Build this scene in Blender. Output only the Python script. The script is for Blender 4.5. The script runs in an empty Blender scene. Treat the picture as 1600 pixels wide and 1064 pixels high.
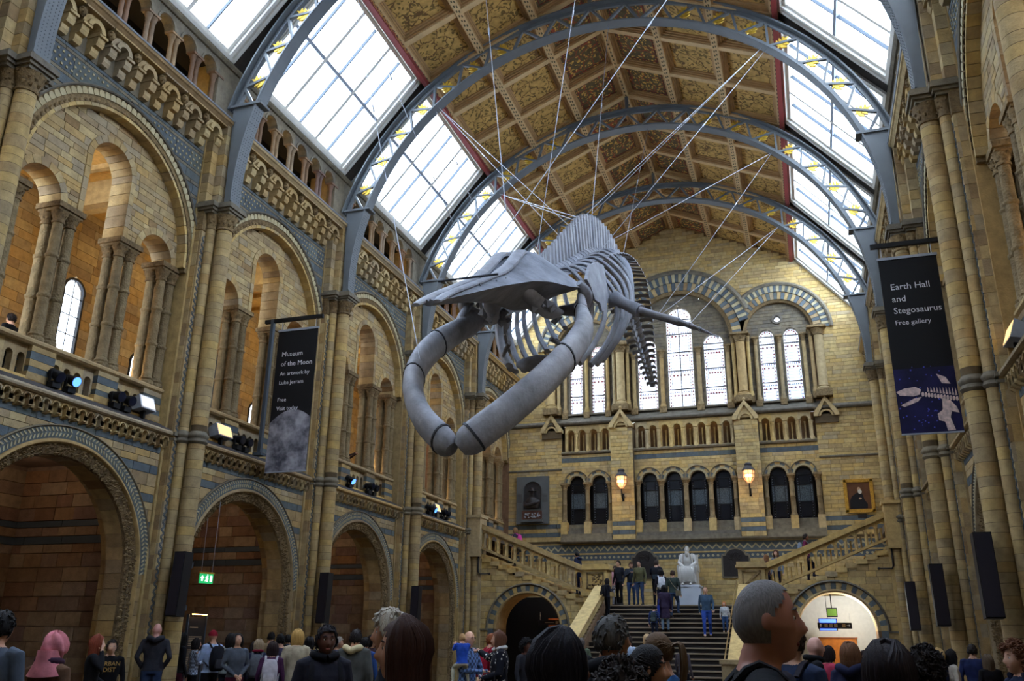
import bpy, math, random
import numpy as np
from mathutils import Vector, Matrix, Quaternion
R_ = random.Random(7)
PI = math.pi
SC = bpy.context.scene
COL = SC.collection
# ---------------------------------------------------------------- camera
YAW, PITCH, ROLL = .3221, .3320, .0114
CAMP = Vector((5.107, 0.0, 1.65))
def _cam():
    cy, sy, cp, sp = math.cos(YAW), math.sin(YAW), math.cos(PITCH), math.sin(PITCH)
    w = Vector((-sy*cp, cy*cp, sp)); r = Vector((cy, sy, 0)); u = r.cross(w)
    r2 = math.cos(ROLL)*r + math.sin(ROLL)*u; u2 = -math.sin(ROLL)*r + math.cos(ROLL)*u
    cd = bpy.data.cameras.new('camera'); co = bpy.data.objects.new('camera', cd); COL.objects.link(co)
    cd.sensor_width = 36; cd.sensor_fit = 'HORIZONTAL'; cd.lens = 36*1365.036/1600
    cd.clip_start = .05; cd.clip_end = 400
    co.matrix_world = Matrix(((r2.x, u2.x, -w.x, CAMP.x), (r2.y, u2.y, -w.y, CAMP.y), (r2.z, u2.z, -w.z, CAMP.z), (0, 0, 0, 1)))
    SC.camera = co
_cam()
# ---------------------------------------------------------------- world: bright overcast sky
SC.view_settings.view_transform = 'Standard'; SC.view_settings.look = 'None'
SC.view_settings.gamma = 1.0; SC.view_settings.use_curve_mapping = False
SC.view_settings.exposure = 1.28
W = bpy.data.worlds.new('sky'); SC.world = W; W.use_nodes = True
_n = W.node_tree.nodes; _l = W.node_tree.links
_bg = _n['Background']; _tc = _n.new('ShaderNodeTexCoord'); _nz = _n.new('ShaderNodeTexNoise'); _rp = _n.new('ShaderNodeValToRGB')
_nz.inputs['Scale'].default_value = 2.2; _nz.inputs['Detail'].default_value = 4
_rp.color_ramp.elements[0].position = .35; _rp.color_ramp.elements[0].color = (.62, .78, 1, 1)
_rp.color_ramp.elements[1].position = .62; _rp.color_ramp.elements[1].color = (1, .98, .94, 1)
_l.new(_tc.outputs['Generated'], _nz.inputs['Vector']); _l.new(_nz.outputs['Fac'], _rp.inputs['Fac']); _l.new(_rp.outputs['Color'], _bg.inputs['Color'])
_bg.inputs['Strength'].default_value = 9.0
try:
    SC.cycles.max_bounces = 7; SC.cycles.diffuse_bounces = 4; SC.cycles.transparent_max_bounces = 8
    SC.cycles.glossy_bounces = 2; SC.cycles.transmission_bounces = 4
    SC.cycles.sample_clamp_indirect = 6; SC.cycles.caustics_reflective = False; SC.cycles.caustics_refractive = False
    SC.cycles.use_denoising = True
except Exception: pass
PY = [10.509 + 6.2*i for i in range(-2, 6)]       # pier positions; index 2 is pier 0
BC = [PY[i] + 3.1 for i in range(7)]              # bay centres
YE = 41.2                                         # face of the end wall
def area(name, loc, rot, sx, sy, power, col=(1, 1, 1), portal=False, spread=None):
    d = bpy.data.lights.new(name, 'AREA'); d.shape = 'RECTANGLE'; d.size = sx; d.size_y = sy; d.energy = power; d.color = col
    if portal: d.cycles.is_portal = True
    if spread: d.spread = spread
    o = bpy.data.objects.new(name, d); COL.objects.link(o); o.location = loc; o.rotation_euler = rot
    return o
# portals: they only guide the sky light in through the roof lights and the end windows
_a = math.atan2(3.2, 2.65)
for _y in BC:
    for _s in (-1, 1):
        area('skylight_portal', (_s*7.16, _y, 17.95), (0, _s*(PI - _a), 0), 4.1, 5.4, 1, portal=True)
area('end_window_portal', (0, YE+.45, 14.8), (PI/2, 0, 0), 4.6, 5.2, 1, portal=True)
for _s in (-1, 1): area('end_window_portal', (_s*4.7, YE+.45, 14.2), (PI/2, 0, 0), 2.2, 3.8, 1, portal=True)
# ---------------------------------------------------------------- materials
def lin(c):
    return tuple((v/255/12.92 if v/255 <= .04045 else ((v/255+.055)/1.055)**2.4) for v in c) + (1,)
MATS = {}
def newmat(name):
    m = bpy.data.materials.new(name); m.use_nodes = True
    nt = m.node_tree; b = nt.nodes['Principled BSDF']
    MATS[name] = m
    return m, nt, b
def flat(name, c, rough=.6, metal=0, spec=.3, noise=0, nscale=8, emit=0, bump=0):
    m, nt, b = newmat(name); b.inputs['Roughness'].default_value = rough; b.inputs['Metallic'].default_value = metal
    b.inputs['Specular IOR Level'].default_value = spec
    c = lin(c); b.inputs['Base Color'].default_value = c
    if noise or bump:
        tc = nt.nodes.new('ShaderNodeTexCoord'); nz = nt.nodes.new('ShaderNodeTexNoise'); nz.inputs['Scale'].default_value = nscale; nz.inputs['Detail'].default_value = 5
        nt.links.new(tc.outputs['Object'], nz.inputs['Vector'])
        if noise:
            rp = nt.nodes.new('ShaderNodeValToRGB')
            rp.color_ramp.elements[0].position = .3; rp.color_ramp.elements[1].position = .7
            rp.color_ramp.elements[0].color = tuple(x*(1-noise) for x in c[:3]) + (1,)
            rp.color_ramp.elements[1].color = tuple(min(1, x*(1+noise)) for x in c[:3]) + (1,)
            nt.links.new(nz.outputs['Fac'], rp.inputs['Fac']); nt.links.new(rp.outputs['Color'], b.inputs['Base Color'])
        if bump:
            bp = nt.nodes.new('ShaderNodeBump'); bp.inputs['Strength'].default_value = bump; bp.inputs['Distance'].default_value = .05
            nt.links.new(nz.outputs['Fac'], bp.inputs['Height']); nt.links.new(bp.outputs['Normal'], b.inputs['Normal'])
    if emit:
        b.inputs['Emission Color'].default_value = c; b.inputs['Emission Strength'].default_value = emit
    return m
def stone(name, cols, rough=.82, nscale=5, dirt=.35, bump=.25, bscale=40, pattern=None):
    """block colours: every piece (or every tone of a joined mesh) draws its own shade"""
    m, nt, b = newmat(name); N = nt.nodes; L = nt.links
    b.inputs['Roughness'].default_value = rough; b.inputs['Specular IOR Level'].default_value = .25
    oi = N.new('ShaderNodeObjectInfo'); at = N.new('ShaderNodeAttribute'); at.attribute_name = 'tone'
    ad = N.new('ShaderNodeMath'); ad.operation = 'ADD'; L.new(oi.outputs['Random'], ad.inputs[0]); L.new(at.outputs['Fac'], ad.inputs[1])
    fr = N.new('ShaderNodeMath'); fr.operation = 'FRACT'; L.new(ad.outputs[0], fr.inputs[0])
    rp = N.new('ShaderNodeValToRGB'); cr = rp.color_ramp; cr.interpolation = 'LINEAR'
    cr.elements[0].position = 0; cr.elements[0].color = lin(cols[0]); cr.elements[1].position = 1; cr.elements[1].color = lin(cols[-1])
    for i, c in enumerate(cols[1:-1]):
        e = cr.elements.new((i+1)/(len(cols)-1)); e.color = lin(c)
    L.new(fr.outputs[0], rp.inputs['Fac'])
    ge = N.new('ShaderNodeNewGeometry'); nz = N.new('ShaderNodeTexNoise'); nz.inputs['Scale'].default_value = nscale; nz.inputs['Detail'].default_value = 6; nz.inputs['Roughness'].default_value = .65
    L.new(ge.outputs['Position'], nz.inputs['Vector'])
    mr = N.new('ShaderNodeMapRange'); mr.inputs['From Min'].default_value = .3; mr.inputs['From Max'].default_value = .7; mr.inputs['To Min'].default_value = 1-dirt; mr.inputs['To Max'].default_value = 1+dirt*.3
    L.new(nz.outputs['Fac'], mr.inputs['Value'])
    mx = N.new('ShaderNodeMix'); mx.data_type = 'RGBA'; mx.blend_type = 'MULTIPLY'; mx.inputs['Factor'].default_value = 1
    L.new(rp.outputs['Color'], mx.inputs['A']); L.new(mr.outputs['Result'], mx.inputs['B'])
    L.new(mx.outputs['Result'], b.inputs['Base Color'])
    if pattern:
        tc = N.new('ShaderNodeTexCoord')
        bz = N.new('ShaderNodeTexVoronoi'); bz.inputs['Scale'].default_value = pattern; L.new(tc.outputs['Object'], bz.inputs['Vector']); src = bz.outputs['Distance']
    else:
        bz = N.new('ShaderNodeTexNoise'); bz.inputs['Scale'].default_value = bscale; bz.inputs['Detail'].default_value = 3; L.new(ge.outputs['Position'], bz.inputs['Vector']); src = bz.outputs['Fac']
    bp = N.new('ShaderNodeBump'); bp.inputs['Strength'].default_value = bump; bp.inputs['Distance'].default_value = .03
    L.new(src, bp.inputs['Height']); L.new(bp.outputs['Normal'], b.inputs['Normal'])
    return m
stone('buff', [(174, 146, 98), (192, 170, 124), (158, 136, 102), (186, 154, 98), (166, 150, 122), (148, 120, 82)])
stone('buff_end', [(196, 164, 100), (206, 180, 124), (176, 150, 104), (208, 174, 106), (178, 160, 126)])
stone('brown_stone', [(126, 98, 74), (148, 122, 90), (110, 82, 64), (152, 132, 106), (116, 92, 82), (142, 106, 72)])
stone('bluegrey', [(92, 100, 104), (104, 112, 114), (84, 92, 98), (98, 104, 100)], dirt=.3)
stone('grey_trim', [(120, 112, 96), (132, 120, 98), (108, 102, 92)], dirt=.4)
stone('carved', [(150, 126, 88), (132, 110, 76), (118, 96, 66)], dirt=.6, nscale=12, bump=.6, bscale=30)  # shadow in the carving is put into these darker tones
stone('shaft_carved', [(138, 118, 84), (126, 108, 78), (150, 130, 94)], dirt=.4, bump=.55, pattern=22)
stone('drum_stone', [(186, 160, 112), (172, 150, 110), (190, 160, 100), (160, 140, 106), (180, 148, 96)])
stone('mortar', [(92, 76, 54), (100, 84, 60)], dirt=.3)
stone('leaf_cream', [(186, 174, 140), (174, 160, 124)], dirt=.2)
flat('lead', (66, 62, 62), .7, noise=.15); flat('lead_light', (150, 156, 166), .5, noise=.1)
flat('black', (16, 15, 17), .6); flat('black_gloss', (14, 14, 16), .25)
flat('iron_blue', (98, 103, 106), .42, noise=.08, nscale=3, spec=.5); flat('iron_dark', (62, 72, 82), .5, noise=.1, nscale=3)
flat('gold', (214, 176, 66), .35, metal=.55, noise=.15)
flat('white_paint', (216, 212, 202), .5, noise=.05)
flat('dark_void', (24, 19, 16), .9)  # near-black colour standing in for unlit depth behind openings
# ---------------------------------------------------------------- geometry collector
class G:
    def __init__(s): s.v = []; s.f = []; s.t = []; s.sm = []; s.mi = []
    def add(s, vs, fs, tone=0., smooth=False, M=None, mi=0):
        n = len(s.v)
        s.v.extend([tuple(M @ Vector(p)) for p in vs] if M is not None else vs)
        s.f.extend([tuple(i+n for i in f) for f in fs]); k = len(fs)
        s.t.extend([tone]*k); s.sm.extend([smooth]*k); s.mi.extend([mi]*k)
        return s
    def join(s, g, M=None, dt=0.):
        n = len(s.v)
        s.v.extend([tuple(M @ Vector(p)) for p in g.v] if M is not None else g.v)
        s.f.extend([tuple(i+n for i in f) for f in g.f])
        s.t.extend([t+dt for t in g.t]); s.sm.extend(g.sm); s.mi.extend(g.mi)
        return s
    def box(s, x0, x1, y0, y1, z0, z1, tone=0., M=None, mi=0):
        vs = [(x0,y0,z0),(x1,y0,z0),(x1,y1,z0),(x0,y1,z0),(x0,y0,z1),(x1,y0,z1),(x1,y1,z1),(x0,y1,z1)]
        return s.add(vs, [(0,3,2,1),(4,5,6,7),(0,1,5,4),(1,2,6,5),(2,3,7,6),(3,0,4,7)], tone, False, M, mi)
    def prism(s, poly, axis, lo, hi, tone=0., M=None, mi=0, smooth=False):
        """poly in the plane across the axis: x->(y,z)  y->(x,z)  z->(x,y)"""
        def P(a, b, c): return {'x': (c, a, b), 'y': (a, c, b), 'z': (a, b, c)}[axis]
        n = len(poly); vs = [P(a, b, lo) for a, b in poly] + [P(a, b, hi) for a, b in poly]
        fs = [tuple(range(n)), tuple(range(2*n-1, n-1, -1))]
        s.add(vs, fs, tone, False, M, mi)
        return s.add(vs, [(i, (i+1) % n, n+(i+1) % n, n+i) for i in range(n)], tone, smooth, M, mi)
    def lathe(s, prof, cx=0, cy=0, seg=16, tone=0., smooth=True, M=None, sx=1, sy=1, cap=True, mi=0):
        vs = []; n = len(prof)
        for r, z in prof:
            for k in range(seg):
                a = 2*PI*k/seg; vs.append((cx+sx*r*math.cos(a), cy+sy*r*math.sin(a), z))
        fs = [(i*seg+k, i*seg+(k+1) % seg, (i+1)*seg+(k+1) % seg, (i+1)*seg+k) for i in range(n-1) for k in range(seg)]
        s.add(vs, fs, tone, smooth, M, mi)
        if cap: s.add(vs[:seg], [tuple(range(seg-1, -1, -1))], tone, False, M, mi); s.add(vs[-seg:], [tuple(range(seg))], tone, False, M, mi)
        return s
    def tube(s, pts, rad, seg=8, tone=0., smooth=True, cap=True, M=None, flatten=None, up=None, mi=0):
        """rad: number or per-point; flatten: (a,b) scale of the section axes, up: steady section axis"""
        P = [Vector(p) for p in pts]; n = len(P); vs = []; prev = None
        for i in range(n):
            t = (P[min(i+1, n-1)] - P[max(i-1, 0)]).normalized()
            if up is not None: a = Vector(up)
            elif prev is None: a = Vector((0, 0, 1)) if abs(t.z) < .9 else Vector((1, 0, 0))
            else: a = prev
            a = (a - t*a.dot(t)).normalized(); prev = a; b = t.cross(a)
            r = rad[i] if hasattr(rad, '__len__') else rad
            ra, rb = (r if hasattr(r, '__len__') else (r, r))
            if flatten: ra *= flatten[0]; rb *= flatten[1]
            for k in range(seg):
                q = 2*PI*k/seg; vs.append(tuple(P[i] + a*(ra*math.cos(q)) + b*(rb*math.sin(q))))
        fs = [(i*seg+k, i*seg+(k+1) % seg, (i+1)*seg+(k+1) % seg, (i+1)*seg+k) for i in range(n-1) for k in range(seg)]
        s.add(vs, fs, tone, smooth, M, mi)
        if cap: s.add(vs[:seg], [tuple(range(seg-1, -1, -1))], tone, False, M, mi); s.add(vs[-seg:], [tuple(range(seg))], tone, False, M, mi)
        return s
    def archprof(s, cy, cz, prof, a0=0., a1=PI, n=24, tone=0., closed=False, smooth=False, M=None, caps=True):
        """section prof [(r,x)] swept round (y=cy,z=cz)"""
        m = len(prof); vs = []
        for i in range(n+1):
            a = a0+(a1-a0)*i/n
            for r, x in prof: vs.append((x, cy+r*math.cos(a), cz+r*math.sin(a)))
        K = m if closed else m-1
        fs = [(i*m+k, i*m+(k+1) % m, (i+1)*m+(k+1) % m, (i+1)*m+k) for i in range(n) for k in range(K)]
        s.add(vs, fs, tone, smooth, M)
        if closed and caps: s.add(vs[:m], [tuple(range(m))], tone, False, M); s.add(vs[-m:], [tuple(range(m-1, -1, -1))], tone, False, M)
        return s
    def arc(s, cy, cz, r0, r1, x0, x1, a0=0., a1=PI, n=24, tone=0., M=None):
        return s.archprof(cy, cz, [(r0, x0), (r1, x0), (r1, x1), (r0, x1)], a0, a1, n, tone, True, False, M)
    def lumps(s, pts, size, rng, tone=0., flat_=(1, 1, 1)):
        for p in pts:
            r = size*(.6+.8*rng.random()); q = rng.random()*PI
            c, d = math.cos(q)*r, math.sin(q)*r
            a, b, e = flat_
            vs = [(p[0]-r*a, p[1], p[2]), (p[0]+r*a, p[1], p[2]), (p[0], p[1]+c*b, p[2]+d*e), (p[0], p[1]-c*b, p[2]-d*e), (p[0], p[1]-d*b*.7, p[2]+c*e*.7), (p[0], p[1]+d*b*.7, p[2]-c*e*.7)]
            s.add(vs, [(0, 4, 2), (0, 3, 4), (0, 5, 3), (0, 2, 5), (1, 2, 4), (1, 4, 3), (1, 3, 5), (1, 5, 2)], tone+rng.random()*.5)
        return s
    def ball(s, c, r, seg=10, rings=6, tone=0., mi=0, M=None):
        rr = r if hasattr(r, '__len__') else (r, r, r); vs = []
        for i in range(rings+1):
            t = PI*i/rings
            for k in range(seg):
                a = 2*PI*k/seg; vs.append((c[0]+rr[0]*math.sin(t)*math.cos(a), c[1]+rr[1]*math.sin(t)*math.sin(a), c[2]-rr[2]*math.cos(t)))
        fs = [(i*seg+k, i*seg+(k+1) % seg, (i+1)*seg+(k+1) % seg, (i+1)*seg+k) for i in range(rings) for k in range(seg)]
        return s.add(vs, fs, tone, True, M, mi)
    def mesh(s, name, mats=None):
        m = bpy.data.meshes.new(name); m.from_pydata(s.v, [], s.f)
        if s.f:
            m.attributes.new('tone', 'FLOAT', 'FACE').data.foreach_set('value', [float(t) % 1. if t else 0. for t in s.t])
            m.polygons.foreach_set('use_smooth', s.sm)
            m.polygons.foreach_set('material_index', s.mi)
            if any(s.sm) and name != 'person': m.set_sharp_from_angle(angle=.8)
        for k in ([mats] if isinstance(mats, str) else (mats or [])): m.materials.append(MATS[k])
        m.update(); return m
def obj(name, data, parent=None, mat=None, loc=None, M=None, stuff=False):
    if isinstance(data, G): data = data.mesh(name, mat); mat = None
    o = bpy.data.objects.new(name, data); COL.objects.link(o)
    if parent is not None: o.parent = parent
    if loc is not None: o.location = loc
    if M is not None: o.matrix_basis = M
    if mat and data is not None:
        if not data.materials: data.materials.append(MATS[mat])
    if stuff: o['kind'] = 'stuff'
    return o
def tag(o, label, cat, group=None, kind=None):
    o['label'] = label; o['category'] = cat
    if group: o['group'] = group
    if kind: o['kind'] = kind
    return o
def empty(name, loc=(0, 0, 0), rz=0.):
    o = bpy.data.objects.new(name, None); COL.objects.link(o); o.location = loc; o.rotation_euler = (0, 0, rz); o.empty_display_size = .2
    return o
def copytree(o, parent=None):
    c = o.copy(); COL.objects.link(c); c.parent = parent
    for ch in list(o.children): copytree(ch, c)
    return c
_UNIT = None
def unitmesh(mat):
    k = 'unit_'+mat
    m = bpy.data.meshes.get(k)
    if m is None: m = G().box(-.5, .5, -.5, .5, -.5, .5).mesh(k, mat)
    return m
class Pieces:
    """alike pieces: objects of their own where near, one joined mesh where far"""
    def __init__(s, name, mat): s.name = name; s.mat = mat; s.items = []; s._j = None; s._m = {}
    def box(s, x0, x1, y0, y1, z0, z1): s.items.append(('u', (x0, x1, y0, y1, z0, z1))); return s
    def geo(s, g, M=None, key=None): s.items.append(('g', g, M, key)); return s
    def place(s, parent, near=True, cap=300):
        its = s.items if near else []
        rest = [] if near else s.items
        if near and len(s.items) > cap: its, rest = s.items[:cap], s.items[cap:]
        for i, it in enumerate(its):
            if it[0] == 'u':
                a = it[1]; o = obj(s.name, unitmesh(s.mat), parent)
                o.location = ((a[0]+a[1])/2, (a[2]+a[3])/2, (a[4]+a[5])/2); o.scale = (a[1]-a[0], a[3]-a[2], a[5]-a[4])
            else:
                k = it[3] if it[3] is not None else id(it[1])
                if k not in s._m: s._m[k] = it[1].mesh(s.name, s.mat)
                o = obj(s.name, s._m[k], parent)
                if it[2] is not None: o.matrix_basis = it[2]
        if rest:
            if s._j is None or near:
                g = G(); q = random.Random(len(rest))
                for it in rest:
                    if it[0] == 'u': g.box(*it[1], tone=q.random())
                    else: g.join(it[1], it[2], q.random())
                s._j = g.mesh(s.name, s.mat)
            obj(s.name, s._j, parent, stuff=True)
def courses(P, zs, u0, u1, holes, x, depth, rng, lens=(.35, .75), gap=.012, core=None, corex=None, proud=.008):
    """stone courses between u0 and u1, kept clear of arched holes (cu, cz, r, hw, zbot)"""
    def half(h, z):
        cu, cz, r, hw, zb = h
        if z < zb-1e-6: return None
        if z <= cz: return hw
        if z < cz+r: return math.sqrt(max(0, r*r-(z-cz)**2))
        return None
    for z0, z1 in zip(zs[:-1], zs[1:]):
        segs = [[u0, u1, u0, u1]]
        for h in holes:
            a, b = half(h, z0+1e-4), half(h, z1-1e-4)
            if a is None and b is None: continue
            a = a if a is not None else 0.; b = b if b is not None else 0.
            new = []
            for l0, r0, l1, r1 in segs:
                c = h[0]
                if c-max(a, b) >= max(r0, r1) or c+max(a, b) <= min(l0, l1): new.append([l0, r0, l1, r1]); continue
                if c-a > l0+.02 and c-b > l1-.3: new.append([l0, c-a, l1, max(c-b, l1)])
                if c+a < r0-.02 and c+b < r1+.3: new.append([c+a, r0, min(c+b, r1), r1])
            segs = new
        for l0, r0, l1, r1 in segs:
            if core is not None:
                core.prism([(l0, z0), (r0, z0), (r1, z1), (l1, z1)], 'x', corex[0], corex[1], tone=rng.random()*.3)
            lo, hi = max(l0, l1), min(r0, r1); cuts = []
            u = lo + rng.uniform(.4, 1.)*lens[0]
            while u < hi - lens[0]*.6:
                cuts.append(u); u += rng.uniform(*lens)
            e0 = [l0]+cuts+[r0]; e1 = [l1]+cuts+[r1]
            for i in range(len(e0)-1):
                a0, b0, a1, b1 = e0[i]+gap/2, e0[i+1]-gap/2, e1[i]+gap/2, e1[i+1]-gap/2
                if min(b0-a0, b1-a1) < -.02 or max(b0-a0, b1-a1) < .04: continue
                xf = x - rng.uniform(0, proud)
                if abs(a0-a1) < 1e-5 and abs(b0-b1) < 1e-5: P.box(xf, x+depth, a0, b0, z0+gap/2, z1-gap/2)
                else: P.geo(G().prism([(a0, z0+gap/2), (max(b0, a0+.004), z0+gap/2), (max(b1, a1+.004), z1-gap/2), (a1, z1-gap/2)], 'x', xf, x+depth))
def zcuts(z0, z1, rng, hs=(.16, .26)):
    zs = [z0]
    while zs[-1] < z1-hs[1]*1.3: zs.append(zs[-1]+rng.uniform(*hs))
    if z1-zs[-1] > hs[1]*1.2: zs.append((zs[-1]+z1)/2)
    return zs+[z1]
def voussoirs(P, cy, cz, r0, r1, x0, x1, n, a0=0., a1=PI, gap=.012, key=None):
    """one mesh, turned about the arch centre for each piece"""
    d = (a1-a0)/n; hg = gap/(r0+r1)
    g = G().arc(0, 0, r0, r1, x0, x1, hg, d-hg, 2)
    for i in range(n):
        P.geo(g, Matrix.Translation((0, cy, cz)) @ Matrix.Rotation(a0+d*i, 4, 'X'), key=(key or '')+str(n)+str(r0)+str(r1)+str(x0)+str(d))
# ---------------------------------------------------------------- nave bays (local frame: x = distance from the hall axis, y = along the hall, z up)
def capital(g, cx, cy, z0, r, h=.34, rng=None, tone=0.):
    g.lathe([(r*1.16, z0), (r*1.22, z0+.03), (r*1.05, z0+.06), (r*1.1, z0+h*.4), (r*1.5, z0+h*.85), (r*1.6, z0+h)], cx, cy, 12, tone)
    rng = rng or random.Random(3); pts = []
    for k in range(22):
        a = rng.random()*2*PI; t = rng.random(); rr = r*(1.1+.5*t*t)
        pts.append((cx+rr*math.cos(a), cy+rr*math.sin(a), z0+.08+(h-.1)*t))
    g.lumps(pts, r*.22, rng, tone); return g
def bay_template():
    T = {}; rng = random.Random(11)
    CZ = 2.95
    # ---- lower storey: spandrels, ring of the great arch
    core = G()
    st, bl = Pieces('stone', 'buff'), Pieces('stone', 'bluegrey')
    bands = [(2.95, 3.28, 0), (3.28, 3.56, 0), (3.56, 3.86, 0), (3.86, 4.08, 1), (4.08, 4.34, 0), (4.34, 4.5, 0), (4.5, 4.68, 1), (4.68, 4.85, 0), (4.85, 5.13, 0), (5.13, 5.32, 1), (5.32, 5.47, 0), (5.47, 5.62, 0), (5.62, 5.78, 1)]
    for z0, z1, b in bands:
        courses(bl if b else st, [z0, z1], -2.72, 2.72, [(0, CZ, 2.52, 2.52, 0)], 8.75, .05, rng, (.3, .6), core=core, corex=(8.785, 9.25))
    for s in (-1, 1):
        for z0 in np.arange(.1, 2.9, .285): st.box(8.75, 8.8, *sorted((s*2.43, s*2.72)), z0+.006, z0+.279)
        core.box(8.785, 9.25, *sorted((s*2.2, s*2.72)), 0, 2.95)
    T['core'] = core; T['lower_stone'] = st; T['lower_blue'] = bl
    g = G().archprof(0, CZ, [(2.10, 8.9), (2.12, 8.84), (2.34, 8.76), (2.34, 8.95)], n=40, closed=True)
    q = random.Random(5)
    pts = []
    for k in range(640):
        a = q.uniform(-.0, PI); r = q.uniform(2.12, 2.33); x = 8.84-(r-2.12)*.36
        pts.append((x, r*math.cos(a), CZ+r*math.sin(a)))
    for s in (-1, 1):
        g.prism([(8.9, s*2.10), (8.84, s*2.12), (8.76, s*2.34), (8.95, s*2.34)], 'z', 0, CZ)
        for k in range(270):
            r = q.uniform(2.12, 2.33); pts.append((8.84-(r-2.12)*.36, s*r, q.uniform(.1, CZ)))
    g.lumps(pts, .042, q); T['carved_band'] = g
    g = G().archprof(0, CZ, [(2.33, 8.8), (2.335, 8.72), (2.36, 8.685), (2.39, 8.685), (2.425, 8.72), (2.43, 8.8)], n=40, smooth=True)
    for s in (-1, 1): g.prism([(8.8, s*2.33), (8.72, s*2.335), (8.685, s*2.36), (8.685, s*2.39), (8.72, s*2.425), (8.8, s*2.43)], 'z', 0, CZ, smooth=True)
    T['arch_moulding'] = g
    T['blue_band'] = G().arc(0, CZ, 2.425, 2.665, 8.715, 8.82, n=40)
    T['hood_mould'] = G().archprof(0, CZ, [(2.66, 8.8), (2.66, 8.7), (2.68, 8.68), (2.705, 8.7), (2.705, 8.8)], n=40, smooth=True)
    lf = Pieces('band_leaf', 'leaf_cream')
    leaf = lambda s: G().prism([(0, 2.55+s*.012), (.034, 2.55+s*.02), (.066, 2.55+s*.075), (.064, 2.55+s*.1), (.034, 2.55+s*.085), (.004, 2.55+s*.035)], 'x', 8.702, 8.73)
    la, lb = leaf(1), leaf(-1)
    for k in range(88):
        a = PI*(k+.5)/88; f = 1 if a < PI/2 else -1
        for j, L in ((0, la), (1, lb)):
            M = Matrix.Translation((0, 0, CZ)) @ Matrix.Rotation(a-PI/2, 4, 'X')
            # leaves point up towards the crown from both sides
            M = M @ Matrix.Diagonal((1, f, 1, 1)); lf.geo(L, M @ Matrix(((1, 0, 0, 0), (0, 1, 0, 0), (0, 0, 1, 0), (0, 0, 0, 1))), key='l%d' % j)
    T['leaves'] = lf
    so = Pieces('voussoir', 'buff'); voussoirs(so, 0, CZ, 2.10, 2.24, 8.9, 9.34, 24)
    voussoirs(so, 0, CZ, 2.26, 2.4, 9.3, 9.62, 24)
    for s in (-1, 1):
        for z0 in np.arange(.05, 2.94, .322):
            so.box(8.9, 9.34, *sorted((s*2.10, s*2.24)), z0+.006, min(z0+.316, CZ)); so.box(9.3, 9.62, *sorted((s*2.26, s*2.4)), z0+.006, min(z0+.316, CZ))
    T['soffit'] = so
    # ---- recess behind the lower arch
    g = G(); g.box(12.64, 12.8, -2.9, 2.9, 0, 5.8); g.box(9.6, 12.7, -2.9, 2.9, 5.5, 5.7)
    for s in (-1, 1): g.box(9.6, 12.7, *sorted((s*2.66, s*2.8)), 0, 5.6)
    g.arc(0, CZ, 2.4, 2.75, 9.6, 9.7, n=24)
    for s in (-1, 1): g.box(9.6, 9.7, *sorted((s*2.4, s*2.75)), 0, CZ)
    g.prism([(-2.7, CZ)]+[(2.7*math.cos(a), CZ+2.7*math.sin(a)) for a in np.linspace(PI, 0, 17)]+[(2.7, 5.7), (-2.7, 5.7)], 'x', 9.62, 9.7)
    T['recess_shell'] = g
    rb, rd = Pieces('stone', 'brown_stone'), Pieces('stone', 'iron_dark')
    zs = [0, .3, .6, .9, 1.22, 1.54, 1.86, 2.18, 2.5, 2.82, 3.14, 3.46, 3.66, 3.84, 4.05, 4.2, 4.5, 4.8, 5.1, 5.4]
    for z0, z1 in zip(zs[:-1], zs[1:]):
        dk = z0 in (3.66, 4.05)
        hw = 2.62
        u = -hw + rng.uniform(.2, .5)*(.7 if not dk else 2)
        e = [-hw]
        while u < hw-.3: e.append(u); u += rng.uniform(.5, .95) if not dk else 1.6
        e.append(hw)
        for a, b in zip(e[:-1], e[1:]): (rd if dk else rb).box(12.58-rng.uniform(0, .01), 12.66, a+.006, b-.006, z0+.006, z1-.006)
        for sd in (-1, 1):
            x = 9.72; 
            while x < 12.5:
                l = min(12.58, x+rng.uniform(.45, .85)*(1 if not dk else 2)); l = 12.58 if 12.58-l < .25 else l
                (rd if dk else rb).box(x+.006, l-.006, *sorted((sd*(2.6-rng.uniform(0, .012)), sd*2.67)), z0+.008, z1-.008); x = l
    T['recess_stone'] = rb; T['recess_dark'] = rd
    # ---- corbel table and sloping ledge of the gallery
    cb = Pieces('corbel', 'buff')
    def corb():
        g = G(); w = .1135
        arch = [(-w, .0), (-w, .33), (w, .33), (w, .0), (.062, .0), (.062, .14)]
        arch += [(.062*math.cos(a), .14+.062*math.sin(a)) for a in np.linspace(0, PI, 7)[1:-1]] + [(-.062, .14), (-.062, 0)]
        m = 6 + 5
        g.prism(arch, 'x', 8.6, 8.68)
        g.arc(0, .14, .075, .105, 8.575, 8.62, 0, PI, 8)
        g.prism([(8.6, .12), (8.6, .02), (8.66, -.03), (8.74, -.05), (8.74, .12)], 'y', -w, -.066); g.prism([(8.6, .12), (8.6, .02), (8.66, -.03), (8.74, -.05), (8.74, .12)], 'y', .066, w)
        g.box(8.55, 8.75, -w, w, .25, .29); return g
    cg = corb()
    for k in range(23): cb.geo(cg, Matrix.Translation((0, (k-11)*.229, 5.78)), key='c')
    T['corbels'] = cb
    g = G().box(8.7, 8.76, -2.65, 2.65, 5.78, 6.05)
    g.archprof(0, 0, [], n=1) if False else None
    T['corbel_back'] = g
    T['ledge_mould'] = G().prism([(8.75, 6.02), (8.56, 6.03), (8.5, 6.06), (8.49, 6.1), (8.52, 6.14), (8.56, 6.17), (8.75, 6.17)], 'y', -2.7, 2.7)
    T['ledge'] = G().prism([(8.53, 6.155), (9.02, 6.41), (9.2, 6.41), (9.2, 6.0), (8.7, 6.0)], 'y', -2.75, 2.75)
    # ---- gallery parapet, pedestals
    CU = .88
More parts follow.
